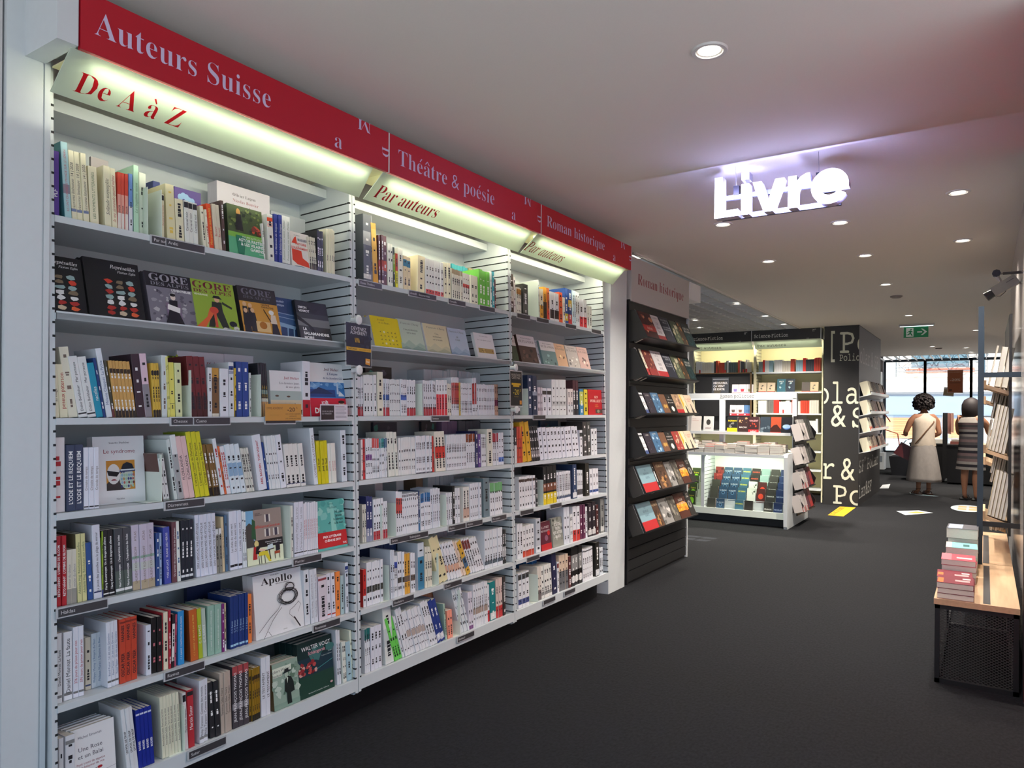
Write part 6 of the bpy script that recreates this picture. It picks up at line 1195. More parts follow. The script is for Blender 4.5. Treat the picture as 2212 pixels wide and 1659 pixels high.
for k, (x, z, c) in enumerate(((-1.06, 1.597, '8a7ac0'), (-.95, 1.597, 'b83a4a'), (-.84, 1.597, '8a8a6a'), (-1.09, 1.272, '5a4a44'), (-.98, 1.272, '6a4438'), (-.87, 1.272, '3f5f8a'))):
    rest_face(at_front(x, 11.33, z, 6), .105, .165, .02, 'dedce2' if k < 5 else '4a6f9a', lambda a, c=c: (a.p([(.3, .3), (.7, .3), (.78, .56), (.22, .56)], c), a.r(0, 0, 1, .2, 'c0303a'), a.e(.15, .1, .1, .06, 'f0e8e8')))
# ---------------------------------------------------------------- black lettered column with a book shelf in its right flank
b = MB(); b.box(.312, .772, 11.2, 13.7, 0, CEIL); col_o = b.build('column_black', 'dark'); col_o['kind'] = 'structure'
b = MB(); ty = 'c9cbb8'
fx = (1, 0, 0); fz = (0, 0, 1); ye = 11.1985
def colt(tx, x, z, s, wd=None, crop0=.314, crop1=.771):
    q = MB(); q.text(tx, (x, ye, z), fx, fz, s, ty, 'm', width=wd)
    for f in q.f:                                   # the lettering runs off the edges of the face
        pts = [q.v[i] for i in f]
        for side, lim in ((1, crop1), (-1, crop0)):
            out = []
            for i in range(len(pts)):
                p, r = pts[i], pts[(i+1) % len(pts)]; ip = side*p[0] <= side*lim; ir = side*r[0] <= side*lim
                if ip: out.append(p)
                if ip != ir:
                    k = (lim-p[0])/(r[0]-p[0]); out.append(tuple(p[j]+(r[j]-p[j])*k for j in range(3)))
            pts = out
            if len(pts) < 3: break
        if len(pts) >= 3: b.poly(pts, ty)
b_scale = .36
colt('[', .385, 2.17, .50, .07); colt('Po', .505, 2.187, .52, .44); colt('Policier', .515, 2.075, .155, .43); colt('olar', .20, 1.46, .50, .76); colt('&', .40, 1.13, .47, .21); colt('S', .665, 1.13, .47, .19); colt('r', .27, .37, .50, .19); colt('&', .54, .37, .47, .19); colt('Po', .43, .02, .46, .42)
b.build('lettering', 'print', col_o)
b = MB()
b.text('olar & SF', (.7735, 11.28, 2.05), (0, 1, 0), fz, .36, 'a9a4b0', 'm', width=2.1); b.text('SF” Polar', (.7735, 11.25, .47), (0, 1, 0), fz, .3, 'a9a9a4', 'm', width=2.2); b.text('lar&SF', (.7735, 11.25, .1), (0, 1, 0), fz, .3, 'a9a9a4', 'm', width=1.4)
b.build('lettering', 'print', col_o)
b = MB(); b.box(.772, .7728, 11.22, 13.69, .75, CEIL-.01, '6b6e78'); b.build('daylight_tint_panel', 'paint', col_o)  # bluish daylight on the black flank, put into this sheet's colour
rr = random.Random(9)
for k, z in enumerate((1.60, 1.33, 1.08, .80)):
    t = empty('wall_rack', (.8, 12.0, z), 0, ['topmost', 'second', 'third', 'lowest'][k]+' white book ledge on the right flank of the black column', 'shelf', 'book ledges on the black column'); o = Matrix.Translation((-.8, -12, -z))
    b = MB(); b.X = o; b.prism([(.774, 11.25, z-.05), (.93, 11.25, z-.01), (.93, 11.25, z+.03), (.926, 11.25, z+.03), (.926, 11.25, z-.003), (.774, 11.25, z-.04)], (0, 2.2, 0)); b.build('ledge', 'white', t)
    y = 11.27
    while y < 13.2:
        sp = y < 11.55; wv = .035 if sp else .13
        if rr.random() > .08:
            m = Matrix.Translation((.92, y, z-.004)) @ Matrix.Rotation(math.radians(-16), 4, 'Y'); fill(m)
            c = rr.choice(['4a3a34', '5a4a40', '3a302c', '6a5a4e', '7a6a5c', '55302a', '2f2c2c', '8a7a6a'])
            if sp: book_geo(rest_c, rest_p, rest_i, wv, .2, .1, 'd3cfba', '', [(0, .32, 'd0502c')] if k > 1 else [(.1, .25, '33332f')], '', 'k', '', int(y*99))
            else: rest_face(m, wv, rr.uniform(.18, .21), .02, c, lambda a: (scatter(a, 7, (.1, .1, .9, .9), ['8a7868', '2a2422', '9a8a78'], int(y*97), .13), a.r(0, .02, 1, .25, 'b03a2c') if rr.random() < .35 else None))
        y += wv+.008
# ---------------------------------------------------------------- steel rack, bench and books on the right
t = empty('bench', (2.24, 5.4, 0), 0, 'birch topped bench on a black mesh frame along the right wall', 'bench'); o = Matrix.Translation((-2.24, -5.4, 0))
def mbo(o):
    q = MB(); q.X = o; return q
for ya, yb in ((4.16, 5.296), (5.302, 6.7)):
    b = mbo(o); b.box(2.062, 2.415, ya, yb, .392, .42); b.build('top', 'wood', t)
b = mbo(o)
for y in (4.17, 5.30, 6.69):
    for x in (2.066, 2.39): b.box(x, x+.022, y, y+.022, 0, .392)
    for z in (.0, .37): b.box(2.066, 2.412, y, y+.022, z, z+.022)
for x in (2.066, 2.39):
    for z in (.0, .37): b.box(x, x+.022, 4.17, 6.71, z, z+.022)
b.build('frame', 'black', t)
def mesh_panel(b, P, U, V, nu, nv):
    P, U, V = Vector(P), Vector(U), Vector(V); n = U.cross(V).normalized(); r = .0014
    for i in range(-nv, nu+nv):
        for sg in (1, -1):
            pts = []
            for k in range(nv*2+1):
                u = (i+sg*k*.5+(0 if sg == 1 else nv))/nu; v = k/(nv*2)
                if 0 <= u <= 1: pts.append(P+U*u+V*v)
            for p, q in zip(pts[:-1], pts[1:]):
                d = (q-p).normalized(); w_ = d.cross(n)*r
                b.add([p-w_, q-w_, q+w_, p+w_, p-w_+n*.0012, q-w_+n*.0012, q+w_+n*.0012, p+w_+n*.0012], [(0, 1, 2, 3), (7, 6, 5, 4), (0, 4, 5, 1), (2, 6, 7, 3)])
b = mbo(o); mesh_panel(b, (2.088, 4.18, .022), (.302, 0, 0), (0, 0, .348), 14, 26); b.build('mesh_panel', mat('mesh_wire', '5a5a5c', rough=.35, metal=.6), t)
b = mbo(o); mesh_panel(b, (2.075, 4.2, .022), (0, 1.1, 0), (0, 0, .348), 50, 26); b.build('mesh_panel', 'black', t)
b = mbo(o); b.box(2.10, 2.38, 5.1, 5.12, .24, .39); b.build('drawer_back', 'dark', t)
for k in range(2):
    b = mbo(o); b.box(2.268-.004*k, 2.298, 4.18+k*1.13, 5.22+k*1.3, .4203, .4208, '3a3a3c'); b.build('inlay', 'paint', t)
t = empty('wall_rack', (2.33, 5.35, .42), 0, 'blue-black steel ladder rack standing on the birch bench', 'shelf'); o = Matrix.Translation((-2.33, -5.35, -.42))
b = mbo(o); b.box(2.232, 2.262, 5.25, 5.275, .42, 2.0, 'ffffff'); b.build('post', 'steelblue', t)
b = mbo(o); b.box(2.232, 2.262, 6.5, 6.525, .42, 2.0, 'ffffff'); b.build('post', 'steelblue', t)
for z in (1.565, .655):
    b = mbo(o); b.box(2.262, 2.449, 5.252, 5.273, z, z+.03); b.build('crossbar', 'steelblue' if z > 1 else 'black', t)
b = mbo(o); b.box(2.39, 2.405, 5.3, 6.5, .6, 1.95); b.build('rear_panel', 'dark', t)
RK = ((1.50, 'topmost'), (1.10, 'middle'), (.69, 'lowest'))
for z, nm in RK:
    for dz, yy in ((0, 5.32), (-.09 if z > 1.2 else -.1, 5.8)):
        b = mbo(o); L_ = .4 if dz == 0 else .6
        b.prism([(2.275, yy, z+dz), (2.39, yy, z+dz-.042), (2.39, yy, z+dz-.018), (2.275, yy, z+dz+.024)], (0, L_, 0)); b.prism([(2.262, yy, z+dz), (2.275, yy, z+dz-.004), (2.275, yy, z+dz+.05), (2.262, yy, z+dz+.05)], (0, L_, 0)); b.build('ledge', 'wood', t)
def rack_book(x, y, z, th, h, dep, lean, label, group=None, copies=1, step=.018):
    c, p, i = MB(), MB(), MB(); face_geo(c, p, None, dep, h, th, 'x', 'b7aa90'); m = lambda k: Matrix.Translation((x+step*k, y, z-.0062*k)) @ Matrix.Rotation(PI, 4, 'Z') @ Matrix.Translation((0, -dep, 0)) @ Matrix.Rotation(-math.radians(lean), 4, 'Y')
    f = finish(c, p, i, m(0), label, group)
    for k in range(1, copies): dup_book(f, m(k))
lb = lambda s, z: s+' '+z+' ledge of the steel rack'
rack_book(2.283, 5.34, 1.525, .010, .245, .13, 11, lb('cream book with splayed cover at the front of the', 'topmost'))
rack_book(2.318, 5.35, 1.512, .030, .25, .135, 9, lb('thick grey-edged book against the wall on the', 'topmost'), lb('thick grey-edged book', 'topmost'), 2, .034)
rack_book(2.285, 5.33, 1.122, .016, .285, .135, 10, lb('cream-edged book, one of five alike on the', 'middle'), lb('cream-edged books', 'middle'), 5, .0175)
rack_book(2.272, 5.62, 1.11, .014, .2, .13, 8, lb('low tan book at the front of the', 'middle'))
rack_book(2.285, 5.33, .715, .017, .285, .135, 9, lb('grey-edged book, one of five alike on the', 'lowest'), lb('grey-edged books', 'lowest'), 5, .0185)
for z in (1.505, 1.40, 1.04, .98, .66):
    for k in range(6):
        fill(Matrix.Translation((2.30+.013*k, 5.85+.05*(k % 2), z-.09)) @ Matrix.Rotation(PI, 4, 'Z') @ Matrix.Rotation(-math.radians(10), 4, 'Y')); face_geo(rest_c, rest_p, None, .13, .19, .012, 'x', 'a89a84')
def flat_pile(y, items):
    z = .4205
    for k, (th, w_, dx, rot, col, label, top, grp) in enumerate(items):
        c, p, i = MB(), MB(), MB(); d = .2
        c.box(0, w_, 0, d, 0, .0012, col); c.box(0, w_, 0, d, th-.0012, th, col); c.box(0, w_, d-.0012, d, .0012, th-.0012, col); p.box(.001, w_-.001, .0015, d-.0012, .0012, th-.0012)
        if top:
            for j, (u0, v0, u1, v1, cc) in enumerate(top): i.poly([(u0*w_, v0*d, th+.0003+.0001*j), (u1*w_, v0*d, th+.0003+.0001*j), (u1*w_, v1*d, th+.0003+.0001*j), (u0*w_, v1*d, th+.0003+.0001*j)], cc)
        finish(c, p, i, Matrix.Translation((2.075+dx, y, z)) @ Matrix.Rotation(rot, 4, 'Z'), label, grp); z += th
mar = [(.02, .05, .18, .6, 'e0703a'), (.5, .3, .9, .5, 'c9a0a0'), (.7, .6, .92, .75, 'd8c4c0')]; pk = [(.0, .0, .3, 1, 'e8707a'), (.45, .3, .9, .5, 'd8c8cc')]; tq = [(0, 0, .18, 1, 'dfcfc0'), (.2, .05, 1, .95, '7fc4c0'), (.55, .3, .75, .7, '2f5a5a')]
bk = ' of the nearest pile on the bench'
flat_pile(4.18, [(.026, .155, .0, 0, '7a2a38', 'white-edged paperback at the bottom'+bk, None, None), (.026, .155, .001, .02, '7a2a38', 'white-edged paperback second from the bottom'+bk, None, None), (.028, .155, -.002, .01, '7a2a38', 'maroon paperback with orange triangle on top'+bk, mar, None)])
bk = ' of the second pile on the bench'
flat_pile(4.40, [(.03, .155, .0, 0, '7a2a38', 'grey-edged paperback at the bottom'+bk, None, None), (.035, .16, -.012, .03, '7a2a38', 'maroon paperback on top'+bk, mar, None)])
bk = ' of the tall pink-topped pile on the bench'
flat_pile(4.62, [(.03, .155, .004, 0, '8a3a44', 'grey-edged paperback at the bottom'+bk, None, None), (.03, .155, .006, 0, '8a3a44', 'grey-edged paperback in the middle'+bk, None, None), (.03, .16, .0, -.02, 'b04a58', 'pink and maroon paperback second from the top'+bk, None, None), (.03, .16, -.002, .02, 'b04a58', 'pink and maroon paperback on top'+bk, pk, None)])
bk = ' of the turquoise pile on the bench'
flat_pile(4.86, [(.05, .155, .008, 0, '8a8078', 'grey paperback with pink flap at the bottom'+bk, [(.0, .1, .2, .8, 'e8707a')], None), (.05, .155, .006, .0, '7fc4c0', 'turquoise paperback in the middle'+bk, tq, None), (.05, .155, .010, .02, '7fc4c0', 'turquoise paperback on top'+bk, tq, None)])
bk = ' of the farthest bench pile before the steel post'
flat_pile(5.09, [(.09, .155, .010, 0, 'b09a78', 'thick beige book at the bottom'+bk, None, None), (.08, .155, .012, .02, 'b8a68a', 'thick beige book in the middle'+bk, None, None), (.06, .16, .004, -.02, '5a5a60', 'glossy grey book on top'+bk, [(.05, .05, .5, .95, '9fb0d0')], None)])
# ---------------------------------------------------------------- hanging lit sign "Livre"
t = empty('hanging_sign', (1.43, 3.62, 2.4), 0, 'glowing white letters Livre hanging from the ceiling', 'sign'); o = Matrix.Translation((-1.43, -3.62, -2.4))
def outline(pts, holes, x, mt, name):
    """a letter as a box with a lit face: pts in units of cap height"""
S_ = .205; ZB = 2.318
def arc(cx, cy, r, a0, a1, n=16): return [(cx+r*math.cos(math.radians(a0+(a1-a0)*i/n)), cy+r*math.sin(math.radians(a0+(a1-a0)*i/n))) for i in range(n+1)]
LET = [('L', 0, [[(0, 0), (.58, 0), (.58, .16), (.2, .16), (.2, 1), (0, 1)]]),
       ('i', .66, [[(0, 0), (.19, 0), (.19, .74), (0, .74)], [(0, .84), (.19, .84), (.19, 1.02), (0, 1.02)]]),
       ('v', .93, [[(.27, 0), (.47, 0), (.74, .74), (.53, .74), (.37, .22), (.21, .74), (0, .74)]]),
       ('r', 1.76, [[(0, 0), (.2, 0), (.2, .36)]+arc(.44, .36, .24, 180, 90, 8)[1:]+[(.48, .6), (.48, .76)]+[(.4, .76), (.28, .7), (.19, .6), (.19, .74), (0, .74)]]),
       ('e', 2.28, [arc(.39, .38, .4, -22, -360+8, 30)[::1]+[(.2, .43)]+[]])]
e_out = arc(.39, .38, .40, -32, -360, 30)+[(.79, .31), (.2, .31)]+arc(.39, .38, .205, 200, 316, 12)
LET[4] = ('e', 2.28, [arc(.39, .38, .40, 328, 0, 34)+[(.79, .32), (.19, .32)]+arc(.39, .38, .205, 197, 322, 14)])
EYE = arc(.39, .44, .195, 0, 180, 14)
b_face, b_side = None, None
for ch, x, polys in LET:
    u = empty('x', (0, 0, 0)); COL.objects.unlink(u); bpy.data.objects.remove(u)
    bf, bs = mbo(o), mbo(o)
    for pl in polys:
        pts = [(1.122+(x+px*1.0)*S_*.985, 3.585, ZB+py*S_) for px, py in pl]
        if ch != 'e': bf.poly(pts, 'ffffff')
        n = len(pts)
        q = [(p[0], 3.645, p[2]) for p in pts]; q0 = [(p[0], 3.586, p[2]) for p in pts]
        bs.add(q0+q, [tuple(range(n, 2*n))]+[(i, (i+1) % n, n+(i+1) % n, n+i) for i in range(n)], 'b8b8c4')
    if ch == 'e':                                   # the eye of the e: faces laid as quads between the outer and inner outline
        T_ = lambda p, y: (1.122+(x+p[0])*S_*.985, y, ZB+p[1]*S_)
        oa = arc(.39, .38, .40, 0, 328, 40); ia = []
        for (px, py) in oa:
            a_ = math.atan2(py-.38, px-.39) % (2*PI)
            r_ = .205
            ia.append((.39+r_*math.cos(a_), .38+r_*math.sin(a_)))
        ia[0] = (.595, .43)
        for k in range(40):
            if ia[k][1] < .44 and ia[k][1] > .31 and ia[k][0] > .39: pass
            bf.poly([T_(oa[k], 3.585), T_(oa[k+1], 3.585), T_(ia[k+1], 3.585), T_(ia[k], 3.585)])
        bf.poly([T_(p, 3.5849) for p in ((.19, .32), (.79, .32), (.79, .44), (.19, .44))])
        q_ = [T_(p, 3.586) for p in ia]; q2 = [T_(p, 3.645) for p in ia]; m_ = len(q_)
        bs.add(q_+q2, [(k, k+1, m_+k+1, m_+k) for k in range(m_-1)], '9a9aac')
    s = bs.build('letter', 'paint', t); bf.build('lit_face', 'letter', s)
b = mbo(o); b.box(1.14, 1.70, 3.650, 3.668, 2.318, 2.343); b.box(1.14, 1.70, 3.650, 3.668, 2.42, 2.443); b.build('mounting_rail', mat('rail_grey', '55586a', rough=.5), t)
for x in (1.214, 1.604):
    b = mbo(o); b.tube([(x, 3.645, 2.45), (x, 3.63, CEIL)], .0012, '888888', 6); b.box(x-.014, x+.014, 3.64, 3.668, 2.44, 2.485, '1c1c20'); b.build('suspension_wire', 'paint', t)
lamp('sign_light', 'AREA', (1.43, 3.575, 2.38), 30, (.48, .48, 1), (math.radians(90), 0, 0), shape='RECTANGLE', size=.62, size_y=.12)
# ---------------------------------------------------------------- ceiling spots
lamp('spot_lamp', 'SPOT', (2.13, 2.41, CEIL-.012), 90, (1, .90, .78), spot_size=math.radians(125), spot_blend=.7, shadow_soft_size=.03)  # unseen extra spot, added so the red wall throws pink onto the ceiling
SP = [(1.475, 2.414), (2.137, 4.713), (.818, 4.715), (1.475, 5.064), (2.129, 6.05), (1.475, 6.236), (.776, 6.076), (1.46, 7.757), (1.451, 10.394), (-.122, 8.314), (-.113, 9.548), (-.118, 10.592), (-1.037, 9.521), (-1.267, 10.408), (2.147, 12.747), (1.439, 15.505), (1.961, 16.126), (2.021, 17.3)]
WH = {0: 'nearest round ceiling spot, straight above the aisle', 8: 'small round ceiling spot just before the exit sign', 14: 'small round ceiling spot beside the steel post top', 15: 'tiny round ceiling spot beside the far smoke detector'}
lp = None
for i, (x, y) in enumerate(SP):
    t = empty('ceiling_light', (x, y, CEIL), 0, WH.get(i, 'small round recessed spot in the '+('dark open-cell ceiling grid' if x < 0 else 'white ceiling plaster')), 'ceiling light', None if i in WH else ('spots in the open-cell grid' if x < 0 else 'spots in the plaster ceiling'))
    if lp is None:
        b = MB(); b.loft([(0, 0, 0, .062, .062), (0, 0, -.006, .058, .058), (0, 0, -.006, .046, .046), (0, 0, -.001, .044, .044)], 'e2e0dc', 28, cap=False); k1 = b.build('trim_ring', 'paint', t)
        b = MB(); b.disc((0, 0, -.002), .036); k2 = b.build('lamp_face', 'led', t); lp = (k1, k2)
    else:
        for k in lp:
            q = k.copy(); COL.objects.link(q); q.parent = t
    lamp('spot_lamp', 'SPOT', (x, y, CEIL-.012), (55 if y < 4 else 110 if y < 7 else 300) if x > 0 else 260, (1, .90, .78), spot_size=math.radians(125), spot_blend=.7, shadow_soft_size=.03)
for x, y, lb_ in ((1.475, 8.6, 'flat grey smoke detector on the ceiling before the exit sign'), (1.52, 16.0, 'tiny grey smoke detector on the ceiling near the window')):
    b = MB(); b.X = Matrix.Translation((x, y, CEIL)); b.loft([(0, 0, 0, .06, .06), (0, 0, -.012, .058, .058), (0, 0, -.022, .04, .04)], '8a837f', 24); tag(b.build('smoke_detector', 'paint'), lb_, 'smoke detector')
# ---------------------------------------------------------------- exit sign
t = empty('exit_sign', (1.46, 11.46, 2.58), 0, 'green emergency exit sign with running figure and white arrow', 'sign'); o = Matrix.Translation((-1.46, -11.46, -2.58))
b = mbo(o); b.box(1.245, 1.68, 11.44, 11.48, 2.55, 2.58, 'b9b5b2'); b.build('housing', 'paint', t)
b = mbo(o); b.box(1.26, 1.665, 11.445, 11.475, 2.545, 2.55); b.build('lamp_strip', mat('exit_lamp', 'ffffff', emit=(.7, .95, 1), es=2), t)
b = mbo(o); b.box(1.30, 1.615, 11.455, 11.463, 2.385, 2.545, 'd8e6e0'); b.build('plate', 'acryl', t)
b = mbo(o); a = Art(b, .30, .148); b.X = o @ Matrix.Translation((1.307, 11.4545, 2.391)) @ FRONT
a.r(0, 0, 1, 1, '0f8a54'); a.r(.1, .08, .4, .92, 'eef6f0'); a.e(.3, .76, .03, .06, '0f8a54', 10); a.p([(.2, .62), (.3, .68), (.34, .56), (.28, .4), (.22, .5)], '0f8a54'); a.p([(.24, .42), (.3, .44), (.37, .2), (.33, .16)], '0f8a54'); a.p([(.22, .44), (.28, .4), (.22, .24), (.12, .24), (.12, .3), (.18, .3)], '0f8a54'); a.p([(.2, .6), (.13, .48), (.16, .46), (.24, .58)], '0f8a54'); a.p([(.3, .64), (.38, .54), (.36, .5), (.3, .56)], '0f8a54')
a.p([(.55, .44), (.75, .44), (.75, .56), (.55, .56)], 'eef6f0'); a.p([(.7, .8), (.78, .8), (.95, .5), (.78, .2), (.7, .2), (.85, .5)], 'eef6f0'); b.build('pictogram', mat('exit_print', attr=True, rough=.5), t)
# ---------------------------------------------------------------- surveillance camera, poster
t = empty('security_camera', (2.40, 5.6, 2.2), 0, 'beige box security camera on a bracket high on the right wall', 'camera'); o = Matrix.Translation((-2.4, -5.6, -2.2))
b = mbo(o); b.tube([(2.45, 5.6, 2.247), (2.36, 5.6, 2.247)], .009, '4a4542', 10); b.tube([(2.36, 5.6, 2.247), (2.335, 5.6, 2.247)], .006, '8a847c', 8); b.build('bracket_arm', 'paint', t)
b = mbo(o); b.tube([(2.325, 5.575, 2.25), (2.325, 5.615, 2.25)], .024, '1a1a1c', 8); b.build('joint_knob', 'paint', t)
b = mbo(o); b.tube([(2.327, 5.6, 2.235), (2.347, 5.6, 2.195)], .012, 'b0aa9c', 8); b.build('bracket_foot', 'paint', t)
R_ = o @ Matrix.Translation((2.358, 5.6, 2.158)) @ Matrix.Rotation(math.radians(-33), 4, 'Y')
b = MB(); b.X = R_; b.box(-.06, .09, -.035, .035, -.032, .032, '8f8a78'); b.box(.03, .075, -.0355, -.035, .008, .011, '3a3833'); b.build('housing', 'paint', t)
b = MB(); b.X = R_; b.tube([(-.06, 0, 0), (-.105, 0, 0)], [.026, .03], '17171a', 12); b.build('lens', 'paint', t)
b = mbo(o); b.tube([(2.32, 5.57, 2.12), (2.328, 5.57, 2.10), (2.345, 5.57, 2.098), (2.37, 5.57, 2.12), (2.385, 5.57, 2.15)], .0025, '2a2a2a', 6); b.build('cable', 'paint', t)
b = MB(); b.box(2.55, 2.75, 7.72, 7.73, 1.9, 2.5, '3a3636'); o_ = b.build('poster_panel', 'paint'); tag(o_, 'black and white portrait poster edge beyond the right wall', 'poster')
b = MB(); b.X = Matrix.Translation((2.55, 7.7195, 1.9)) @ FRONT; a = Art(b, .2, .6); a.r(.05, 0, 1, .96, '8a8482'); scatter(a, 9, (.1, .1, 1, .8), ['3a3636', 'b8b2ae', '5a5654'], 3, .25); q = b.build('print', 'print', o_)
# ---------------------------------------------------------------- floor stickers
def sticker(name, pts, col, label, extra=()):
    b = MB(); b.poly([(x, y, .0015) for x, y in pts], col)
    for j, (p2, c2) in enumerate(extra): b.poly([(x, y, .0019+.0003*j) for x, y in p2], c2)
    return tag(b.build(name, 'print'), label, 'floor sticker')
s_ = sticker('floor_sticker', [(.573, 10.043), (.76, 10.05), (.76, 11.09), (.56, 11.05)], 'e0a81c', 'bright yellow rectangular floor sticker beside the black column')
b = MB(); b.text('DISTANCE DE SÉCURITÉ', (.64, 10.12, .002), (0, 1, 0), (-1, 0, 0), .09, '4a3a12', 'b', width=.85); b.build('lettering', 'print', s_)
sticker('floor_sticker', [(1.27, 11.03), (1.41, 10.66), (1.70, 11.13), (1.52, 11.29)], 'c3ccd4', 'pale grey floor sticker with yellow arrow in the aisle', [([(1.40, 10.98), (1.50, 10.92), (1.58, 11.0), (1.62, 11.1), (1.50, 11.14), (1.46, 11.06)], 'd9a24a')])
b = MB(); b.disc((2.07, 11.95, .0015), .2, 40, 'bcc8d0', .42)
for x in (1.96, 2.09):
    for y in (11.72, 12.0): b.poly([(x, y, .002), (x+.10, y, .002), (x+.10, y+.2, .002), (x, y+.2, .002)], 'd0b07c')
tag(b.build('floor_sticker', 'print'), 'round pale blue floor sticker with tan marks behind the bench', 'floor sticker')
sticker('floor_sticker', [(1.22, 13.66), (1.30, 13.62), (1.66, 13.38), (1.60, 13.34), (1.35, 13.36)], 'a9c3d0', 'pale blue floor sticker under the sandals of the person in linen')
sticker('floor_sticker', [(.70, 14.83), (.80, 15.1), (.86, 14.2), (.73, 14.1)], 'cfd4d8', 'small white floor sticker at the far corner of the column')
# ---------------------------------------------------------------- shop window, street outside
b = MB(); b.box(.2, 3.3, 19.4, 19.5, 0, .40, 'a9b4bc'); b.build('wall_far_sill', 'paint')['kind'] = 'structure'
WX = (.24, 1.085, 2.0, 2.95)
for i in range(3):
    b = MB()
    for x in (WX[i], WX[i+1]): b.box(x-.028, x+.028, 19.4, 19.48, .4, 2.58, '4a5866')
    b.box(WX[i], WX[i+1], 19.4, 19.48, 2.54, 2.6, '55626c'); b.box(WX[i], WX[i+1], 19.4, 19.48, .38, .42, '6a7680')
    w_ = b.build('window_%d' % (i+1), 'paint'); w_['kind'] = 'structure'
    b = MB(); b.box(WX[i]+.02, WX[i+1]-.02, 19.44, 19.446, .42, 2.54); b.build('pane', 'glass', w_)
bx('trim_window', 'white', .02, .2, 19.0, 19.4, 0, 2.3, kind='structure')
bx('street_ground', 'stone', -8, 14, 19.55, 27, -.3, -.05, kind='structure')
t = empty('street_facade', (1.5, 26.4, 0), 0, 'sunlit pale stone building across the street outside the window', 'building'); o = Matrix.Translation((-1.5, -26.4, 0))
FY = 26.0
def fz_(z): return z
b = mbo(o); b.box(-6, 9, FY, FY+.6, 0, 7, 'dcd6cc'); b.box(-6, 9, FY-.14, FY, 1.98, 2.12, 'e4ded4'); b.box(-6, 9, FY-.2, FY, 2.12, 2.19, 'e9e4da'); b.box(-6, 9, FY-.1, FY, 2.42, 2.48, 'e4ded4')
for x in (-1.2, 3.2): b.box(x, x+.55, FY-.02, FY, 2.75, 3.35, 'f2ede4'); b.box(x-.2, x+.9, FY-.06, FY, 3.5, 3.58, 'e4ded4')
b.build('facade_wall', mat('facade_stone', attr=True, rough=.85), t)
b = mbo(o); b.box(-.75, 7.5, FY-.04, FY, 1.25, 1.98, '7c8da0'); b.build('fascia_band', 'paint', t)
for x in (-1.75, 2.05, 5.5):
    b = mbo(o); b.box(x, x+.62, FY-.16, FY, 0, 1.2, 'dcd6cc'); b.box(x-.04, x+.66, FY-.2, FY, 1.12, 1.2, 'e9e4da'); b.box(x-.04, x+.66, FY-.2, FY, .95, .99, 'e9e4da'); b.build('pilaster', mat('pilaster_stone', attr=True, rough=.85), t)
for x0, x1, zb in ((-.5, 1.16, .5), (1.28, 2.0, .55), (2.75, 5.4, .5)):
    b = mbo(o); b.box(x0, x1, FY-.08, FY-.02, .3, 1.24, '5f7488'); b.box(x0+.06, x1-.06, FY-.085, FY-.08, -.2, zb+.0, '93a9b4'); b.build('shop_window', 'paint', t)
    b = mbo(o)
    k = int((1.2-zb)/.06)
    for i in range(k): b.box(x0+.05, x1-.05, FY-.10, FY-.086, zb+.01+i*.06, zb+.064+i*.06, 'd08a62' if i % 2 else 'c67f58')
    b.build('roller_blind', 'paint', t)
for x0, x1 in ((-.05, 2.2), (3.9, 5.6)):
    b = mbo(o); b.box(x0+.35, x1-.35, FY-.01, FY+.02, 2.75, 5.5, '55707c'); b.build('upper_window', 'paint', t)
    b = mbo(o); b.box(x0+.2, x1-.2, FY-.02, FY-.012, 2.58, 2.72, 'b5604a'); b.build('flower_box', 'paint', t)
    b = mbo(o)
    for z in (2.62, 2.75, 2.95): b.tube([(x0-.1, FY-.25, z), (x1+.1, FY-.25, z)], .014, '39505c', 6)
    for x in (x0-.05, x1+.05): b.tube([(x, FY-.25, 2.45), (x, FY-.25, 3.9)], .02, '39505c', 6)
    for q in range(9):
        cx = x0+.3+q*(x1-x0-.5)/8
        b.tube([(cx+.14*(j/5)*math.cos(j*.9+q), FY-.25, 3.2+.42*math.sin(q*1.7)*.4+.14*(j/5)*math.sin(j*.9+q)+.05*j*(1 if q % 2 else -.4)) for j in range(14)], .012, '39505c', 5)
    b.build('balcony_railing', 'paint', t)
t = empty('window_poster', (1.72, 19.38, 2.0), 0, 'terracotta poster reading -20% stuck on the shop window', 'poster'); o = Matrix.Translation((-1.72, -19.38, -2.0))
b = mbo(o); b.box(1.535, 1.845, 19.385, 19.389, 1.795, 2.325, 'd8d4d0'); b.build('poster_sheet', 'paint', t)
b = MB(); b.X = o @ Matrix.Translation((1.545, 19.3845, 1.805)) @ FRONT; a = Art(b, .29, .51); a.r(0, 0, 1, 1, 'a8603f'); a.t('OFFRE ADHÉRENT', .5, .9, .06, 'd8b49c', '', 'c', wd=.85); a.t('-20%', .5, .52, .16, 'ecdccc', '', 'c', wd=.7); a.r(.12, .42, .86, .45, '6a4030'); a.r(.08, .06, .28, .15, '5a3a30'); a.t('fnac', .8, .06, .06, 'c98a6a', '', 'c'); b.build('poster_print', 'print', t)
b = MB(); b.X = Matrix.Translation((1.50, 19.39, 1.73)) @ Matrix.Rotation(.12, 4, 'Y'); b.box(-.05, .16, 0, .003, 0, .2, 'd9dadb'); b.box(-.04, .15, -.001, 0, .02, .15, 'a8926a'); tag(b.build('paper_notice', 'paint'), 'small tilted beige notice stuck behind the terracotta poster', 'notice')
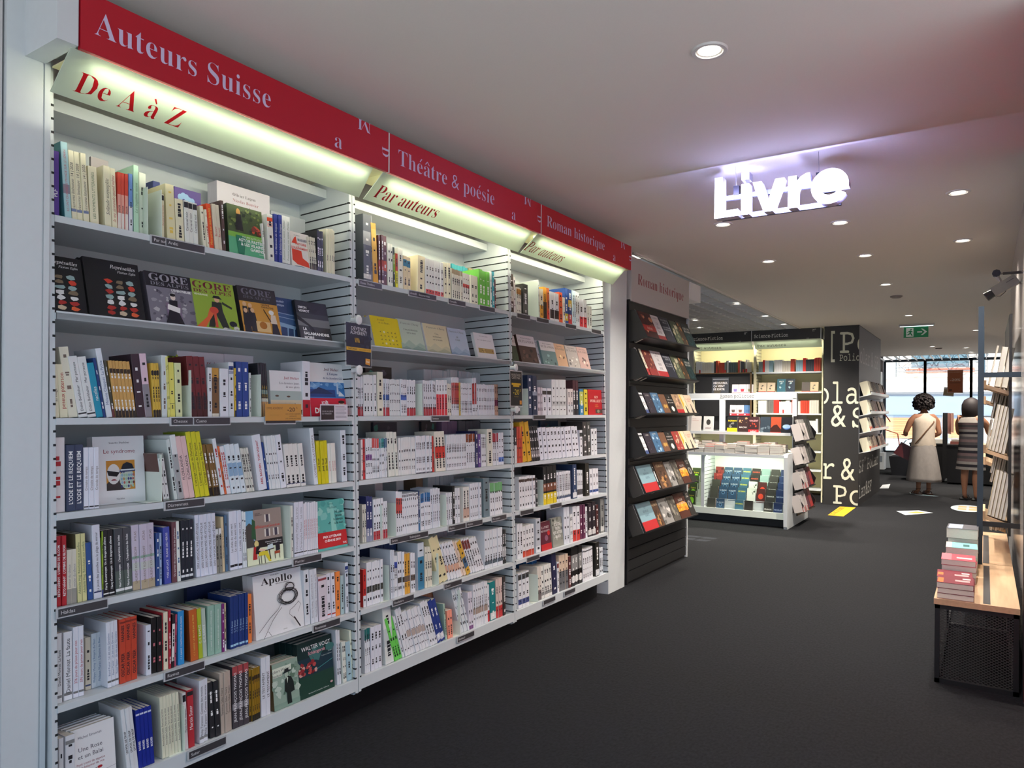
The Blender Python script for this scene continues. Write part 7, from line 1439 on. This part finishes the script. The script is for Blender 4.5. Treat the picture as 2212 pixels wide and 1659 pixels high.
# ---------------------------------------------------------------- furniture near the window
for x0, x1, y, lb_ in ((1.04, 1.62, 16.05, 'black display table behind the person in the linen skirt'), (1.68, 2.6, 15.8, 'black display table right of the upright magazine panel')):
    t = empty('display_table', ((x0+x1)/2, y+.35, 0), 0, lb_, 'table'); o = Matrix.Translation((-(x0+x1)/2, -y-.35, 0))
    b = mbo(o); b.box(x0, x1, y, y+.7, .03, .72); b.build('body', 'black', t); b = mbo(o); b.box(x0-.01, x1+.01, y-.01, y+.71, .72, .745); b.build('top', 'dark', t)
b = MB(); b.box(1.42, 1.62, 16.1, 16.3, .746, .83, 'd8c8b8'); tag(b.build('book_stack', 'page'), 'pale pile of books on the black table behind the person in linen', 'book pile')
b = MB(); b.box(1.72, 2.2, 15.9, 16.2, .746, .80, '8a5048'); b.box(1.74, 2.1, 15.9, 16.2, .80, .84, 'b0a49c'); tag(b.build('book_stack', 'paint'), 'reddish pile of books on the right black table', 'book pile')
t = empty('magazine_panel', (1.66, 15.9, .75), 0, 'upright panel of glossy magazines standing between the black tables', 'display'); o = Matrix.Translation((-1.66, -15.9, -.75))
b = mbo(o); b.box(1.60, 1.68, 15.86, 15.9, .1, 1.34, '1b1b1e'); b.build('post', 'paint', t)
b = mbo(o); b.prism([(1.68, 15.86, .95), (1.73, 15.95, .93), (1.73, 15.95, 1.33), (1.68, 15.86, 1.34)], (.005, -.002, 0), 'a87a74'); b.build('magazine', 'cover', t)
b = mbo(o); b.prism([(1.735, 15.9, .97), (1.77, 15.98, .96), (1.77, 15.98, 1.33), (1.735, 15.9, 1.34)], (.005, -.002, 0), 'c89a88'); b.build('magazine', 'cover', t)
t = empty('armchair', (.8, 17.6, 0), 0, 'low black leather armchair by the window left of the person in linen', 'armchair'); o = Matrix.Translation((-.8, -17.6, 0))
b = mbo(o); b.prism([(.62, 17.2, .0), (1.02, 17.2, .0), (1.05, 17.2, .42), (.56, 17.2, .40)], (0, .75, 0)); b.build('body', mat('black_leather', '1b1c20', rough=.35), t)
b = mbo(o); b.prism([(.56, 17.2, .40), (1.05, 17.2, .42), (1.0, 17.2, .50), (.66, 17.2, .44)], (0, .75, 0)); b.build('cushion', mat('grey_leather', '4a4c52', rough=.3), t)  # cushion in a lighter grey than the body
b = MB(); b.tube([(-.0, 18.3, .0), (.12, 18.3, .55), (.36, 18.3, 1.05)], .018, '3d4c58', 8); b.tube([(-.1, 18.34, .0), (.1, 18.34, .42), (.28, 18.34, .92)], .018, '3d4c58', 8); tag(b.build('folded_easel', 'paint'), 'pair of slanted dark metal bars leaning by the window', 'easel')
b = MB(); b.tube([(.26+.13*math.cos(a_), 18.6, 1.18+.12*math.sin(a_)) for a_ in (3.6, 3, 2.4, 1.8, 1.2, .6)]+[(.45, 18.6, 1.12)], .012, 'd0604a', 8); b.tube([(.16, 18.6, 1.1), (.3, 18.6, .95), (.6, 18.6, .85), (.72, 18.6, .0)], .012, 'd0604a', 8); tag(b.build('red_hose', 'paint'), 'red curved tube hanging by the window left of the person in linen', 'tube')
b = MB(); b.box(.06, .34, 18.5, 18.9, .02, .4, 'c4ccd2'); b.box(.08, .3, 18.495, 18.5, .2, .33, '7a8694'); tag(b.build('storage_box', 'paint'), 'white printed carton on the floor by the window', 'box')
# ---------------------------------------------------------------- people
def figure(name, x, y, yaw, H, label, pose, skin='skin'):
    t = empty(name, (x, y, 0), yaw, label, 'person')
    V, E, RAD = [], [], []
    def vert(p, r): V.append(Vector(p)*H); RAD.append(r*H); return len(V)-1
    def chain(pts, frm=None):
        last = frm
        for p, r in pts:
            k = vert(p, r)
            if last is not None: E.append((last, k))
            last = k
        return last
    pel = chain([((0, 0, .53), .075)])
    chest = chain([((0, .005, .60), .07), ((0, .0, .68), .072), ((0, -.005, .76), .078)], pel)
    top = chain([((0, -.01, .815), .055), ((0, -.008, .845), .034), ((0, .0, .875), .033), ((0, .012, .915), .052), ((0, .015, .955), .055), ((0, .012, .985), .035)], chest)
    for s in (-1, 1):
        chain([((s*.05, 0, .50), .058), ((s*.052, .004, .40), .05), ((s*.05, .0, .285), .035), ((s*.05, -.012, .20), .034), ((s*.05, -.008, .10), .022), ((s*.05, -.004, .045), .02), ((s*.053, .03, .018), .018), ((s*.057, .075, .013), .015)], pel)
        sh, el, wr, pm = pose['L' if s < 0 else 'R']
        k = chain([((s*.088, -.008, .795), .036), (sh, .034), (tuple((Vector(sh)*.4+Vector(el)*.6)), .028), (el, .025), (tuple((Vector(el)*.6+Vector(wr)*.4)), .024), (wr, .0165)], chest+0)
        k2 = chain([(pm, .017)], k)
        d = (Vector(pm)-Vector(wr)).normalized(); sd = Vector((-d.z, 0, d.x)) if abs(d.y) < .9 else Vector((1, 0, 0)); cu = Vector(pose.get('curl', (0, .2, -.2)))
        for fi, (so, ln) in enumerate(((-.013, .040), (-.0045, .046), (.0045, .043), (.013, .033))):
            p0 = Vector(pm)+d*.012+sd*so; p1 = p0+d*ln*.5; p2 = p1+(d*.6+cu).normalized()*ln*.5
            chain([(tuple(p0), .0058), (tuple(p1), .0052), (tuple(p2), .0045)], k2)
        p0 = Vector(wr)*.5+Vector(pm)*.5-sd*.014; p1 = p0+(d-sd).normalized()*.024; chain([(tuple(p0), .007), (tuple(p1), .006), (tuple(p1+d*.018), .005)], k)
    me = bpy.data.meshes.new('body'); me.from_pydata([tuple(v) for v in V], E, [])
    o = bpy.data.objects.new('body', me); COL.objects.link(o); o.parent = t
    md = o.modifiers.new('s', 'SKIN'); md.use_smooth_shade = True; md.use_x_symmetry = False
    for i, sv in enumerate(me.skin_vertices[0].data): sv.radius = (RAD[i]*(1.15 if 0 else 1), RAD[i]*1.0)
    me.skin_vertices[0].data[0].use_root = True
    o.modifiers.new('u', 'SUBSURF').levels = 2; o.modifiers['u'].render_levels = 2; me.materials.append(M[skin])
    # face: nose, eyes, mouth, ears on the far (+Y) side
    b = MB(); z = .935*H
    b.tube([(0, .062*H, z+.012*H), (0, .078*H, z-.008*H)], [.006*H, .010*H], 'a8765a', 8)
    for s in (-1, 1):
        b.tube([(s*.022*H, .058*H, z+.012*H), (s*.022*H, .066*H, z+.012*H)], [.008*H, .005*H], '2a1c16', 8); b.tube([(s*.055*H, .01*H, z-.012*H), (s*.063*H, .004*H, z+.012*H)], [.008*H, .010*H], 'a8765a', 8)
    b.tube([(-.018*H, .062*H, z-.03*H), (.018*H, .062*H, z-.03*H)], .0045*H, '8a4a44', 8); b.build('face', 'paint', t)
    return t
H1 = 1.60
wy = math.radians(28)
wpose = dict(L=((-.125, .0, .755), (-.165, .03, .63), (-.115, .13, .60), (-.105, .17, .605)), R=((.125, .0, .755), (.15, -.01, .625), (.09, .115, .575), (.075, .15, .575)), curl=(0, .1, -.5))
t = figure('person', 1.43, 13.55, wy, H1, 'person with curly dark hair, white sleeveless top and long linen skirt, seen from behind', wpose)
def cloth(t, name, rings, col, n=40, wob=0, H=1.6, mt='fabric'):
    b = MB(); b.loft([(cx*H, cy*H, z*H, rx*H, ry*H) for cx, cy, z, rx, ry in rings], col, n, wob, cap=False); o = b.build(name, mt, t, smooth=True); so = o.modifiers.new('t', 'SOLIDIFY'); so.thickness = .004; return o
cloth(t, 'top', [(0, 0, .495, .115, .095), (0, 0, .50, .116, .096), (0, 0, .58, .104, .085), (0, -.004, .66, .105, .083), (0, -.006, .73, .112, .082), (0, -.008, .775, .112, .074), (0, -.008, .80, .092, .06), (0, -.006, .82, .066, .05), (0, -.004, .835, .046, .044)], 'cfc2b2')
cloth(t, 'skirt', [(0, 0, .56, .09, .078), (0, 0, .52, .104, .09), (0, 0, .45, .118, .105), (0, -.005, .35, .132, .12), (0, -.01, .25, .145, .13), (0, -.01, .17, .156, .138), (0, -.01, .135, .16, .142)], '9a9490', 60, .035)
rr = random.Random(3); b = MB()
for i in range(150):                                 # curls
    a_ = rr.uniform(0, 2*PI); e_ = rr.uniform(-.75, 1.45); d = Vector((math.cos(a_)*math.cos(e_), math.sin(a_)*math.cos(e_), math.sin(e_)))
    if d.y > .55 and d.z < .45: continue
    p = Vector((0, .004, .935))*H1+Vector((d.x*.082, d.y*.082, d.z*.08))*H1
    ax = d.orthogonal().normalized(); bx_ = d.cross(ax); q = rr.uniform(.018, .028)
    b.tube([p+ax*q*math.cos(k*.9)+bx_*q*math.sin(k*.9)+d*.004*k for k in range(9)], [.013]*8+[.004], rr.choice(['1c1417', '241a1c', '17100f']), 6)
b.loft([(0, .0, .875*H1, .05*H1, .05*H1), (0, -.004, .90*H1, .074*H1, .07*H1), (0, .0, .94*H1, .08*H1, .075*H1), (0, .004, .98*H1, .062*H1, .06*H1), (0, .006, 1.005*H1, .02*H1, .02*H1)], '1c1417', 20)
b.build('hair', mat('curly_hair', attr=True, rough=.6), t, smooth=True)
b = MB()
for s in (-1, 1):
    x = s*.053*H1; b.box(x-.042, x+.042, -.07, .15, .001, .02, '4a3026')
    for yy in (-.02, .06, .1): b.tube([(x-.045, yy, .018), (x-.03, yy, .05), (x, yy, .062 if yy < .05 else .05), (x+.03, yy, .05), (x+.045, yy, .018)], .007, '4a3026', 6)
    b.tube([(x+.036*math.cos(k*PI/6), -.012+.036*math.sin(k*PI/6), .095) for k in range(13)], .005, '4a3026', 6)
    b.build('sandal', 'cover', t); b = MB()
b = MB(); b.tube([(.09*H1, -.005*H1, .79*H1), (.06*H1, -.085*H1, .74*H1), (-.01*H1, -.095*H1, .66*H1), (-.07*H1, -.088*H1, .58*H1), (-.105*H1, -.05*H1, .52*H1)], .009, '6a4a34', 8); b.build('shoulder_strap', 'cover', t)
t = empty('handbag', (1.16, 13.62, .68), 0, 'burgundy leather handbag held at the left side of the person in linen', 'bag'); o = Matrix.Rotation(math.radians(28), 4, 'Y')
b = MB(); b.X = o; b.prism([(-.14, -.045, -.1), (.15, -.045, -.1), (.15, -.03, .12), (-.13, -.03, .12)], (0, .09, 0)); b.build('body', 'leather', t)
b = MB(); b.X = o; b.tube([(-.06+.1*math.cos(k*PI/8)+.07, 0, .12+.13*math.sin(k*PI/8)) for k in range(9)], .007, '3a1418', 8); b.build('handle', 'cover', t)
H2 = 1.58
mpose = dict(L=((-.12, .02, .75), (-.14, .08, .64), (-.10, .17, .66), (-.09, .2, .68)), R=((.12, .02, .75), (.14, .08, .64), (.08, .17, .66), (.06, .2, .68)), curl=(0, .1, .3))
t = figure('person', 2.09, 13.1, math.radians(-20), H2, 'person in grey striped dress and black sandals, half hidden behind the steel post', mpose)
b = MB()
R2_ = [(0, 0, .30, .128, .105), (0, 0, .38, .118, .1), (0, 0, .46, .11, .094), (0, 0, .54, .104, .088), (0, 0, .62, .1, .082), (0, 0, .69, .105, .082), (0, -.006, .755, .112, .078), (0, -.008, .80, .092, .062), (0, -.006, .83, .05, .046)]
for k in range(len(R2_)-1):
    for j in range(3):
        f0, f1 = j/3, (j+1)/3; A0 = [R2_[k][i]*(1-f0)+R2_[k+1][i]*f0 for i in range(5)]; A1 = [R2_[k][i]*(1-f1)+R2_[k+1][i]*f1 for i in range(5)]
        b.loft([tuple(v*H2 for v in A0), tuple(v*H2 for v in A1)], ['8a8684', '4a474a', '2c2a30', '6a5a5c'][(k*3+j*2) % 4] if k < 6 else '9a948e', 32, cap=False)
b.build('dress', 'fabric', t, smooth=True)
b = MB(); b.loft([(0, -.02*H2, .78*H2, .05*H2, .03*H2), (0, -.02*H2, .83*H2, .072*H2, .05*H2), (0, -.012*H2, .88*H2, .078*H2, .066*H2), (0, -.006*H2, .93*H2, .078*H2, .072*H2), (0, .0, .975*H2, .06*H2, .06*H2), (0, .002, 1.0*H2, .02*H2, .02*H2)], '1a1418', 24); b.build('hair', 'hair', t, smooth=True)
for s in (-1, 1):
    x = s*.053*H2; b = MB(); b.box(x-.045, x+.045, -.07, .16, .001, .025, '161618')
    for yy in (.04, .09): b.tube([(x-.045, yy, .02), (x-.02, yy, .058), (x+.02, yy, .058), (x+.045, yy, .02)], .012, '161618', 6)
    b.build('sandal', 'cover', t)
# ---------------------------------------------------------------- every other shelved book, beyond the largest three hundred
rest_c.X = rest_p.X = rest_i.X = None
me_all = MB()
for q, mi in ((rest_c, 0), (rest_p, 1), (rest_i, 2)):
    o_ = len(me_all.v); me_all.v += q.v; me_all.f += [[i+o_ for i in f] for f in q.f]; me_all.c += q.c; me_all.m += [mi]*len(q.f)
o = me_all.build('shelved_books', ['cover', 'page', 'print']); tag(o, 'the many further small books on the other shelves and tables', 'books', None, 'stuff')
